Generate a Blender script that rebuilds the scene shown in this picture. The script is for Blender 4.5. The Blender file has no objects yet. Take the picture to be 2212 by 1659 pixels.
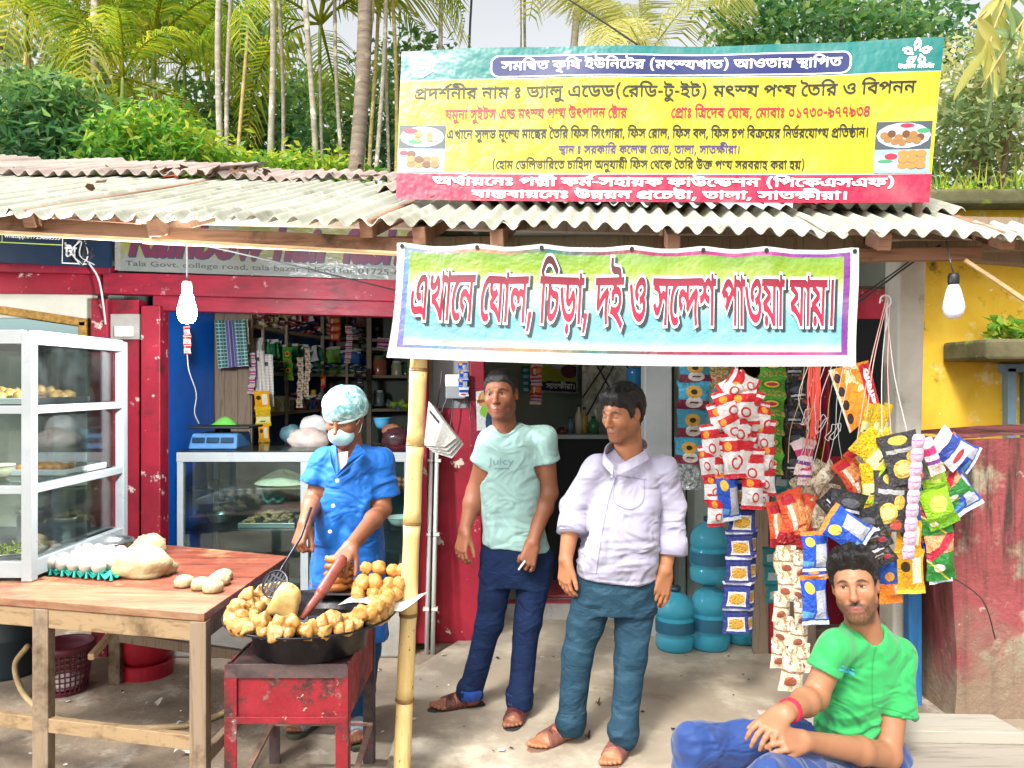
import bpy, math, random
import numpy as np
from mathutils import Vector, Matrix, Euler
from mathutils.geometry import delaunay_2d_cdt
random.seed(7); RS = np.random.RandomState(11)
scn = bpy.context.scene
COL = scn.collection
R = math.radians

FPX, CX, CY, CAMZ = 1703.0, 1106.0, 829.5, 1.6
cam_d = bpy.data.cameras.new("camera"); cam = bpy.data.objects.new("camera", cam_d); COL.objects.link(cam)
cam.location = (0, 0, CAMZ); cam.rotation_euler = (R(90), 0, 0)
cam_d.sensor_width = 36; cam_d.lens = 36*FPX/2212; cam_d.clip_end = 500; cam_d.clip_start = 0.05
scn.camera = cam
SUN_EL, SUN_AZ = 47, 205         # sun behind the photographer's left shoulder
world = bpy.data.worlds.new("World"); scn.world = world; world.use_nodes = True
wn = world.node_tree; wn.nodes.clear()
sky = wn.nodes.new("ShaderNodeTexSky"); sky.sky_type = 'NISHITA'; sky.sun_disc = False
sky.sun_elevation = R(SUN_EL); sky.sun_rotation = R(SUN_AZ); sky.air_density = 1.4; sky.dust_density = 5.0; sky.ozone_density = 0.6
wb = wn.nodes.new("ShaderNodeBackground"); wb.inputs[1].default_value = 0.15
wo = wn.nodes.new("ShaderNodeOutputWorld");
veil = wn.nodes.new("ShaderNodeRGBToBW"); vm = wn.nodes.new("ShaderNodeMix"); vm.data_type = 'RGBA'; vm.inputs[0].default_value = 0.88
wn.links.new(sky.outputs[0], veil.inputs[0]); wn.links.new(sky.outputs[0], vm.inputs[6]); wn.links.new(veil.outputs[0], vm.inputs[7]); wn.links.new(vm.outputs[2], wb.inputs[0])
wn.links.new(wb.outputs[0], wo.inputs[0])
sd = bpy.data.lights.new("sun", 'SUN'); sd.energy = 1.35; sd.angle = R(10); sd.color = (1, 0.95, 0.86)
so = bpy.data.objects.new("sun", sd); COL.objects.link(so)
sdir = Vector((math.sin(R(SUN_AZ))*math.cos(R(SUN_EL)), math.cos(R(SUN_AZ))*math.cos(R(SUN_EL)), math.sin(R(SUN_EL))))
so.rotation_euler = sdir.to_track_quat('Z', 'Y').to_euler(); so.location = (-3, -6, 9)
scn.view_settings.view_transform = 'Standard'; scn.view_settings.look = 'None'; scn.view_settings.gamma = 1
scn.view_settings.use_curve_mapping = False; scn.view_settings.exposure = 1.30
scn.render.engine = 'CYCLES'
scn.cycles.max_bounces = 8; scn.cycles.transparent_max_bounces = 24; scn.cycles.caustics_reflective = False; scn.cycles.caustics_refractive = False

def P(px, py, Y):
 return Vector(((px-CX)/FPX*Y, Y, CAMZ-(py-CY)/FPX*Y))
def GY(py, z=0.0):
 return (CAMZ-z)*FPX/(py-CY)
def PZ(px, py, z):
 return P(px, py, GY(py, z))
def M_(px, Y):
 return px/FPX*Y

def lin(c):
 def f(v): return v/12.92 if v <= 0.04045 else ((v+0.055)/1.055)**2.4
 if isinstance(c, str):
  c = c.lstrip('#'); c = tuple(int(c[i:i+2], 16)/255 for i in (0, 2, 4))
 return tuple(f(v) for v in c)+(1,)

class MB:
 def __init__(s): s.v = []; s.f = []; s.m = []; s.uv = {}; s.cur = 0
 def add(s, vs, fs, uvs=None):
  o = len(s.v); s.v += [tuple(v) for v in vs]
  for i, f in enumerate(fs):
   if uvs: s.uv[len(s.f)] = uvs[i]
   s.f.append(tuple(o+k for k in f)); s.m.append(s.cur)
  return s
 def box(s, c, size, rot=None):
  hx, hy, hz = size[0]/2, size[1]/2, size[2]/2
  vs = [Vector((x*hx, y*hy, z*hz)) for x in (-1, 1) for y in (-1, 1) for z in (-1, 1)]
  if rot is not None:
   Rm = rot if isinstance(rot, Matrix) else Euler(rot).to_matrix()
   vs = [Rm @ v for v in vs]
  c = Vector(c)
  return s.add([c+v for v in vs], [(0, 1, 3, 2), (4, 6, 7, 5), (0, 4, 5, 1), (2, 3, 7, 6), (0, 2, 6, 4), (1, 5, 7, 3)])
 def hexa(s, p):
  return s.add(p, [(3, 2, 1, 0), (4, 5, 6, 7), (0, 1, 5, 4), (1, 2, 6, 5), (2, 3, 7, 6), (3, 0, 4, 7)])
 def beam(s, a, b, w, h, up=(0, 0, 1)):
  a, b = Vector(a), Vector(b); d = (b-a).normalized(); u = Vector(up)
  x = d.cross(u)
  if x.length < 1e-4: x = d.cross(Vector((0, 1, 0)))
  x.normalize(); u = x.cross(d)
  q = [(-1, -1), (1, -1), (1, 1), (-1, 1)]
  pa = [a+x*(i*w/2)+u*(j*h/2) for i, j in q]; pb = [b+x*(i*w/2)+u*(j*h/2) for i, j in q]
  return s.hexa(pa+pb)
 def tube(s, pts, r, n=8, cap=True):
  pts = [Vector(p) for p in pts]; k = len(pts)
  rs = r if isinstance(r, (list, tuple)) else [r]*k
  vs = []; prev = None
  for i, p in enumerate(pts):
   d = (pts[min(i+1, k-1)]-pts[max(i-1, 0)]).normalized()
   ref = prev if prev is not None else (Vector((0, 0, 1)) if abs(d.z) < 0.9 else Vector((1, 0, 0)))
   x = (ref-d*ref.dot(d))
   if x.length < 1e-5: x = d.orthogonal()
   x.normalize(); y = d.cross(x); prev = x
   for j in range(n):
    a = 2*math.pi*j/n; vs.append(p+(x*math.cos(a)+y*math.sin(a))*rs[i])
  fs = [(i*n+j, i*n+(j+1) % n, (i+1)*n+(j+1) % n, (i+1)*n+j) for i in range(k-1) for j in range(n)]
  if cap: fs += [tuple(range(n-1, -1, -1)), tuple((k-1)*n+j for j in range(n))]
  return s.add(vs, fs)
 def lathe(s, prof, c=(0, 0, 0), n=24, sx=1, sy=1):
  c = Vector(c); vs = []; k = len(prof)
  for r, z in prof:
   for j in range(n):
    a = 2*math.pi*j/n; vs.append(c+Vector((r*math.cos(a)*sx, r*math.sin(a)*sy, z)))
  fs = [(i*n+j, i*n+(j+1) % n, (i+1)*n+(j+1) % n, (i+1)*n+j) for i in range(k-1) for j in range(n)]
  if prof[0][0] > 1e-4: fs.append(tuple(range(n-1, -1, -1)))
  if prof[-1][0] > 1e-4: fs.append(tuple((k-1)*n+j for j in range(n)))
  return s.add(vs, fs)
 def grid(s, fn, nu, nv, flip=False, uvs=True):
  vs = [fn(i/nu, j/nv) for j in range(nv+1) for i in range(nu+1)]
  fs = []; uu = []
  for j in range(nv):
   for i in range(nu):
    a = j*(nu+1)+i; q = [a, a+1, a+nu+2, a+nu+1]
    t = [(i/nu, j/nv), ((i+1)/nu, j/nv), ((i+1)/nu, (j+1)/nv), (i/nu, (j+1)/nv)]
    if flip: q = q[::-1]; t = t[::-1]
    fs.append(tuple(q)); uu.append(t)
  return s.add(vs, fs, uu if uvs else None)
 def ball(s, c, r, nu=10, nv=6, rot=None):
  if not isinstance(r, (tuple, list)): r = (r, r, r)
  c = Vector(c); vs = []
  for j in range(nv+1):
   t = math.pi*j/nv
   for i in range(nu):
    a = 2*math.pi*i/nu
    v = Vector((r[0]*math.sin(t)*math.cos(a), r[1]*math.sin(t)*math.sin(a), -r[2]*math.cos(t)))
    if rot is not None: v = rot @ v
    vs.append(c+v)
  fs = [(j*nu+i, j*nu+(i+1) % nu, (j+1)*nu+(i+1) % nu, (j+1)*nu+i) for j in range(nv) for i in range(nu)]
  return s.add(vs, fs)
 def mesh(s, name, mats, smooth=False, off=None):
  me = bpy.data.meshes.new(name)
  vs = s.v
  if off is not None: vs = [(a-off[0], b-off[1], c-off[2]) for a, b, c in vs]
  me.from_pydata(vs, [], s.f)
  mats = mats if isinstance(mats, (list, tuple)) else [mats]
  for m in mats: me.materials.append(m)
  if len(mats) > 1: me.polygons.foreach_set('material_index', s.m)
  if s.uv:
   ul = me.uv_layers.new(name='UVMap'); flat = np.zeros((len(me.loops), 2), np.float32)
   for p in me.polygons:
    t = s.uv.get(p.index)
    if t:
     for k, li in enumerate(p.loop_indices): flat[li] = t[k]
   ul.data.foreach_set('uv', flat.ravel())
  if smooth: me.polygons.foreach_set('use_smooth', [True]*len(me.polygons))
  me.validate(); me.update()
  return me
 def build(s, name, mats, parent=None, smooth=False, bevel=0, **kw):
  off = parent_off(parent)
  me = s.mesh(name, mats, smooth, off)
  return link(name, me, parent, bevel=bevel, **kw)

def parent_off(parent):
 o = Vector((0, 0, 0)); p = parent
 while p is not None: o += p.location; p = p.parent
 return o
def link(name, me, parent=None, bevel=0, loc=None, rot=None, smooth_angle=None):
 ob = bpy.data.objects.new(name, me); COL.objects.link(ob)
 if parent is not None: ob.parent = parent
 if loc is not None: ob.location = loc
 if rot is not None: ob.rotation_euler = rot
 if bevel:
  b = ob.modifiers.new('bevel', 'BEVEL'); b.width = bevel; b.segments = 2; b.limit_method = 'ANGLE'; b.angle_limit = R(40)
 return ob
def tag(o, label=None, cat=None, group=None, kind=None):
 if label: o['label'] = label
 if cat: o['category'] = cat
 if group: o['group'] = group
 if kind: o['kind'] = kind
 return o
def thing(name, label, cat, loc=(0, 0, 0), group=None, rot=None):
 o = bpy.data.objects.new(name, None); COL.objects.link(o); o.location = loc; o.empty_display_size = 0.1
 if rot is not None: o.rotation_euler = rot
 return tag(o, label, cat, group)
def struct(o): o['kind'] = 'structure'; return o
def copy_tree(o, parent=None):
 c = o.copy(); COL.objects.link(c)
 if parent is not None: c.parent = parent
 for ch in list(o.children): copy_tree(ch, c)
 return c
ORD = ['first', 'second', 'third', 'fourth', 'fifth', 'sixth', 'seventh', 'eighth', 'ninth', 'tenth', 'eleventh', 'twelfth',
       'thirteenth', 'fourteenth', 'fifteenth', 'sixteenth', 'seventeenth', 'eighteenth', 'nineteenth', 'twentieth']
def smooth_curve(pts, n=6):
 pts = [Vector(p) for p in pts]; q = [pts[0]*2-pts[1]]+pts+[pts[-1]*2-pts[-2]]; out = []
 for i in range(1, len(q)-2):
  for k in range(n):
   t = k/n; a, b, c, d = q[i-1], q[i], q[i+1], q[i+2]
   out.append(0.5*((2*b)+(c-a)*t+(2*a-5*b+4*c-d)*t*t+(3*b-a-3*c+d)*t**3))
 out.append(pts[-1]); return out

class NT:
 def __init__(s, name):
  s.mat = bpy.data.materials.new(name); s.mat.use_nodes = True
  s.t = s.mat.node_tree; s.n = s.t.nodes; s.l = s.t.links
  s.b = s.n['Principled BSDF']; s._tc = None
 def new(s, ty, **kw):
  n = s.n.new(ty)
  for k, v in kw.items(): setattr(n, k, v)
  return n
 def tc(s, out='Object', scale=None, rot=None):
  if s._tc is None: s._tc = s.new('ShaderNodeTexCoord')
  o = s._tc.outputs[out]
  if scale is None and rot is None: return o
  mp = s.new('ShaderNodeMapping')
  if scale is not None: mp.inputs['Scale'].default_value = scale if isinstance(scale, (tuple, list)) else (scale,)*3
  if rot is not None: mp.inputs['Rotation'].default_value = rot
  s.l.new(o, mp.inputs[0]); return mp.outputs[0]
 def noise(s, vec, scale=5, detail=4, rough=0.6, dist=0):
  n = s.new('ShaderNodeTexNoise'); n.inputs['Scale'].default_value = scale; n.inputs['Detail'].default_value = detail
  n.inputs['Roughness'].default_value = rough; n.inputs['Distortion'].default_value = dist
  s.l.new(vec, n.inputs['Vector']); return n.outputs[0]
 def ramp(s, fac, stops, interp='LINEAR'):
  r = s.new('ShaderNodeValToRGB'); r.color_ramp.interpolation = interp; e = r.color_ramp.elements
  while len(e) < len(stops): e.new(0.5)
  for i, (p, c) in enumerate(stops):
   e[i].position = p; e[i].color = c if not isinstance(c, (int, float)) else (c, c, c, 1)
  s.l.new(fac, r.inputs[0]); return r.outputs[0]
 def mix(s, fac, a, b, blend='MIX'):
  m = s.new('ShaderNodeMix', data_type='RGBA', blend_type=blend)
  for sock, v in ((m.inputs[0], fac), (m.inputs[6], a), (m.inputs[7], b)):
   if hasattr(v, 'node'): s.l.new(v, sock)
   else: sock.default_value = v
  return m.outputs[2]
 def math(s, op, a, b=0.0, clamp=False):
  m = s.new('ShaderNodeMath', operation=op, use_clamp=clamp)
  for sock, v in ((m.inputs[0], a), (m.inputs[1], b)):
   if hasattr(v, 'node'): s.l.new(v, sock)
   else: sock.default_value = v
  return m.outputs[0]
 def sep(s, vec):
  x = s.new('ShaderNodeSeparateXYZ'); s.l.new(vec, x.inputs[0]); return x.outputs
 def bump(s, h, strength=0.3, dist=0.01):
  b = s.new('ShaderNodeBump'); b.inputs['Strength'].default_value = strength; b.inputs['Distance'].default_value = dist
  s.l.new(h, b.inputs['Height']); s.l.new(b.outputs[0], s.b.inputs['Normal']); return b
 def base(s, c):
  if hasattr(c, 'node'): s.l.new(c, s.b.inputs['Base Color'])
  else: s.b.inputs['Base Color'].default_value = c
 def set(s, **kw):
  for k, v in kw.items():
   k = {'rough': 'Roughness', 'metal': 'Metallic', 'ior': 'IOR', 'trans': 'Transmission Weight', 'alpha': 'Alpha', 'spec': 'Specular IOR Level',
                 'sheen': 'Sheen Weight', 'coat': 'Coat Weight', 'sss': 'Subsurface Weight'}.get(k, k)
   if hasattr(v, 'node'): s.l.new(v, s.b.inputs[k])
   else: s.b.inputs[k].default_value = v
  return s.mat

def mat(name, c1, c2=None, scale=6, rough=0.6, bump=0.15, bscale=60, metal=0, stretch=None, lo=0.35, hi=0.65, spec=0.4, bdist=0.004, extra=None, **kw):
 """colour c1 mottled with c2 by noise (stretch = anisotropic scale), fine bump"""
 m = NT(name); v = m.tc('Object', stretch) if stretch else m.tc()
 c1 = lin(c1); c2 = lin(c2) if c2 else tuple(x*0.8 for x in c1[:3])+(1,)
 n = m.noise(v, scale, 5, 0.65, 0.3)
 col = m.ramp(n, [(lo, c1), (hi, c2)])
 for (ec, esc, elo, ehi) in (extra or []):
  k = m.ramp(m.noise(m.tc(), esc, 5, 0.7), [(elo, 0.0), (ehi, 1.0)])
  col = m.mix(k, col, lin(ec))
 m.base(col)
 if bump: m.bump(m.noise(v, bscale, 3, 0.6), bump, bdist)
 rr = m.ramp(m.noise(v, scale*2.3, 3), [(0.3, max(0, rough-0.1)), (0.7, min(1, rough+0.1))])
 m.set(rough=rr, metal=metal, spec=spec, **kw); return m.mat

def wood(name, c1, c2, axis=0, scale=3.0, rough=0.6, bump=0.25, dirt=None, dirt_lo=0.55):
 m = NT(name); st = [14, 14, 14]; st[axis] = 1.0
 v = m.tc('Object', tuple(st)); n = m.noise(v, scale, 6, 0.65, 0.6)
 col = m.ramp(n, [(0.3, lin(c2)), (0.48, lin(c1)), (0.62, lin(c1)), (0.75, lin(c2))])
 if dirt: col = m.mix(m.ramp(m.noise(m.tc(), 3.5, 5, 0.7), [(dirt_lo, 0.0), (dirt_lo+0.15, 1.0)]), col, lin(dirt))
 m.base(col); m.bump(n, bump, 0.004); m.set(rough=rough, spec=0.3); return m.mat

def plain(name, c, rough=0.5, **kw):
 m = NT(name); m.base(lin(c)); return m.set(rough=rough, **kw)
def glass(name, tint=(0.93, 0.98, 0.97), refl=0.10, dirt=0.012):
 """thin pane: mostly clear, a little mirror, a little dust"""
 m = NT(name); m.n.remove(m.b)
 tr = m.new('ShaderNodeBsdfTransparent'); tr.inputs[0].default_value = tint+(1,)
 gl = m.new('ShaderNodeBsdfGlossy'); gl.inputs['Roughness'].default_value = 0.03
 df = m.new('ShaderNodeBsdfDiffuse'); df.inputs[0].default_value = (0.6, 0.66, 0.64, 1)
 lw = m.new('ShaderNodeLayerWeight'); lw.inputs[0].default_value = 0.25
 f = m.math('ADD', m.math('MULTIPLY', lw.outputs['Fresnel'], 0.7), refl*0.4)
 a = m.new('ShaderNodeMixShader'); m.l.new(f, a.inputs[0]); m.l.new(tr.outputs[0], a.inputs[1]); m.l.new(gl.outputs[0], a.inputs[2])
 b = m.new('ShaderNodeMixShader'); d = m.ramp(m.noise(m.tc(), 4, 4), [(0.35, 0.0), (0.8, dirt*2.2)])
 m.l.new(d, b.inputs[0]); m.l.new(a.outputs[0], b.inputs[1]); m.l.new(df.outputs[0], b.inputs[2])
 m.l.new(b.outputs[0], m.n['Material Output'].inputs[0]); return m.mat

def print_mat(name, base, shapes, rough=0.32, crinkle=0.25, metal=0.0, uv=True):
 """flat print on packaging: rectangles / ellipses laid over a base colour in uv space"""
 m = NT(name); x, y, _ = m.sep(m.tc('UV'))
 col = lin(base)
 wob = m.math('MULTIPLY', m.math('SUBTRACT', m.noise(m.tc('UV'), 6, 2), 0.5), 0.06)
 for sh in shapes:
  if sh[0] == 'r':
   _, u0, u1, v0, v1, c = sh
   a = m.math('MULTIPLY', m.math('GREATER_THAN', x, u0), m.math('LESS_THAN', x, u1))
   yy = m.math('ADD', y, wob)
   b = m.math('MULTIPLY', m.math('GREATER_THAN', yy, v0), m.math('LESS_THAN', yy, v1)); f = m.math('MULTIPLY', a, b)
  elif sh[0] == 'e':
   _, cu, cv, ru, rv, c = sh
   dx = m.math('DIVIDE', m.math('SUBTRACT', x, cu), ru); dy = m.math('DIVIDE', m.math('SUBTRACT', y, cv), rv)
   f = m.math('LESS_THAN', m.math('ADD', m.math('MULTIPLY', dx, dx), m.math('MULTIPLY', dy, dy)), 1.0)
  elif sh[0] == 'd':
   _, a_, b_, w_, c = sh
   t = m.math('SUBTRACT', m.math('ADD', y, wob), m.math('ADD', m.math('MULTIPLY', x, a_), b_))
   f = m.math('MULTIPLY', m.math('GREATER_THAN', t, 0.0), m.math('LESS_THAN', t, w_))
  elif sh[0] == 'n':
   _, u0, u1, v0, v1, sc, c = sh
   a = m.math('MULTIPLY', m.math('GREATER_THAN', x, u0), m.math('LESS_THAN', x, u1))
   b = m.math('MULTIPLY', m.math('GREATER_THAN', y, v0), m.math('LESS_THAN', y, v1))
   f = m.math('MULTIPLY', m.math('MULTIPLY', a, b), m.math('GREATER_THAN', m.noise(m.tc('UV'), sc, 3), 0.53))
  elif sh[0] == 's':
   _, freq, duty, c = sh
   f = m.math('LESS_THAN', m.math('FRACT', m.math('MULTIPLY', y, freq)), duty)
  col = m.mix(f, col, lin(c))
 m.base(col)
 if crinkle: m.bump(m.noise(m.tc('UV', (1, 1.4, 1)), 5, 5, 0.6, 1.2), min(1, crinkle*2.6), 0.05)
 m.set(rough=rough, metal=metal, spec=0.5); return m.mat

def leaf_mat(name, dark, mid, light, trans=0.45):
 m = NT(name); m.n.remove(m.b)
 at = m.new('ShaderNodeAttribute', attribute_name='tint')
 c = m.ramp(at.outputs['Fac'], [(0.0, lin(dark)), (0.5, lin(mid)), (1.0, lin(light))])
 d = m.new('ShaderNodeBsdfPrincipled'); m.l.new(c, d.inputs['Base Color']); d.inputs['Roughness'].default_value = 0.45
 t = m.new('ShaderNodeBsdfTranslucent'); m.l.new(c, t.inputs[0])
 mx = m.new('ShaderNodeMixShader'); mx.inputs[0].default_value = trans
 m.l.new(d.outputs[0], mx.inputs[1]); m.l.new(t.outputs[0], mx.inputs[2]); m.l.new(mx.outputs[0], m.n['Material Output'].inputs[0])
 return m.mat

def np_mesh(name, V, Fq, mats, tint=None, smooth=False, col=None):
 """quads / tris from numpy arrays"""
 me = bpy.data.meshes.new(name); V = np.asarray(V, np.float32); Fq = np.asarray(Fq, np.int32); k = Fq.shape[1]
 me.vertices.add(len(V)); me.vertices.foreach_set('co', V.ravel())
 me.loops.add(Fq.size); me.loops.foreach_set('vertex_index', Fq.ravel())
 me.polygons.add(len(Fq)); me.polygons.foreach_set('loop_start', np.arange(0, Fq.size, k, dtype=np.int32))
 try: me.polygons.foreach_set('loop_total', np.full(len(Fq), k, np.int32))
 except Exception: pass
 if smooth: me.polygons.foreach_set('use_smooth', np.ones(len(Fq), bool))
 for m in (mats if isinstance(mats, (list, tuple)) else [mats]): me.materials.append(m)
 if tint is not None:
  a = me.attributes.new('tint', 'FLOAT', 'POINT'); a.data.foreach_set('value', np.asarray(tint, np.float32))
 if col is not None:
  a = me.attributes.new('Col', 'FLOAT_COLOR', 'POINT')
  c4 = np.ones((len(V), 4), np.float32); c4[:, :3] = col; a.data.foreach_set('color', c4.ravel())
 me.update(calc_edges=True); me.validate()
 return me

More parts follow.
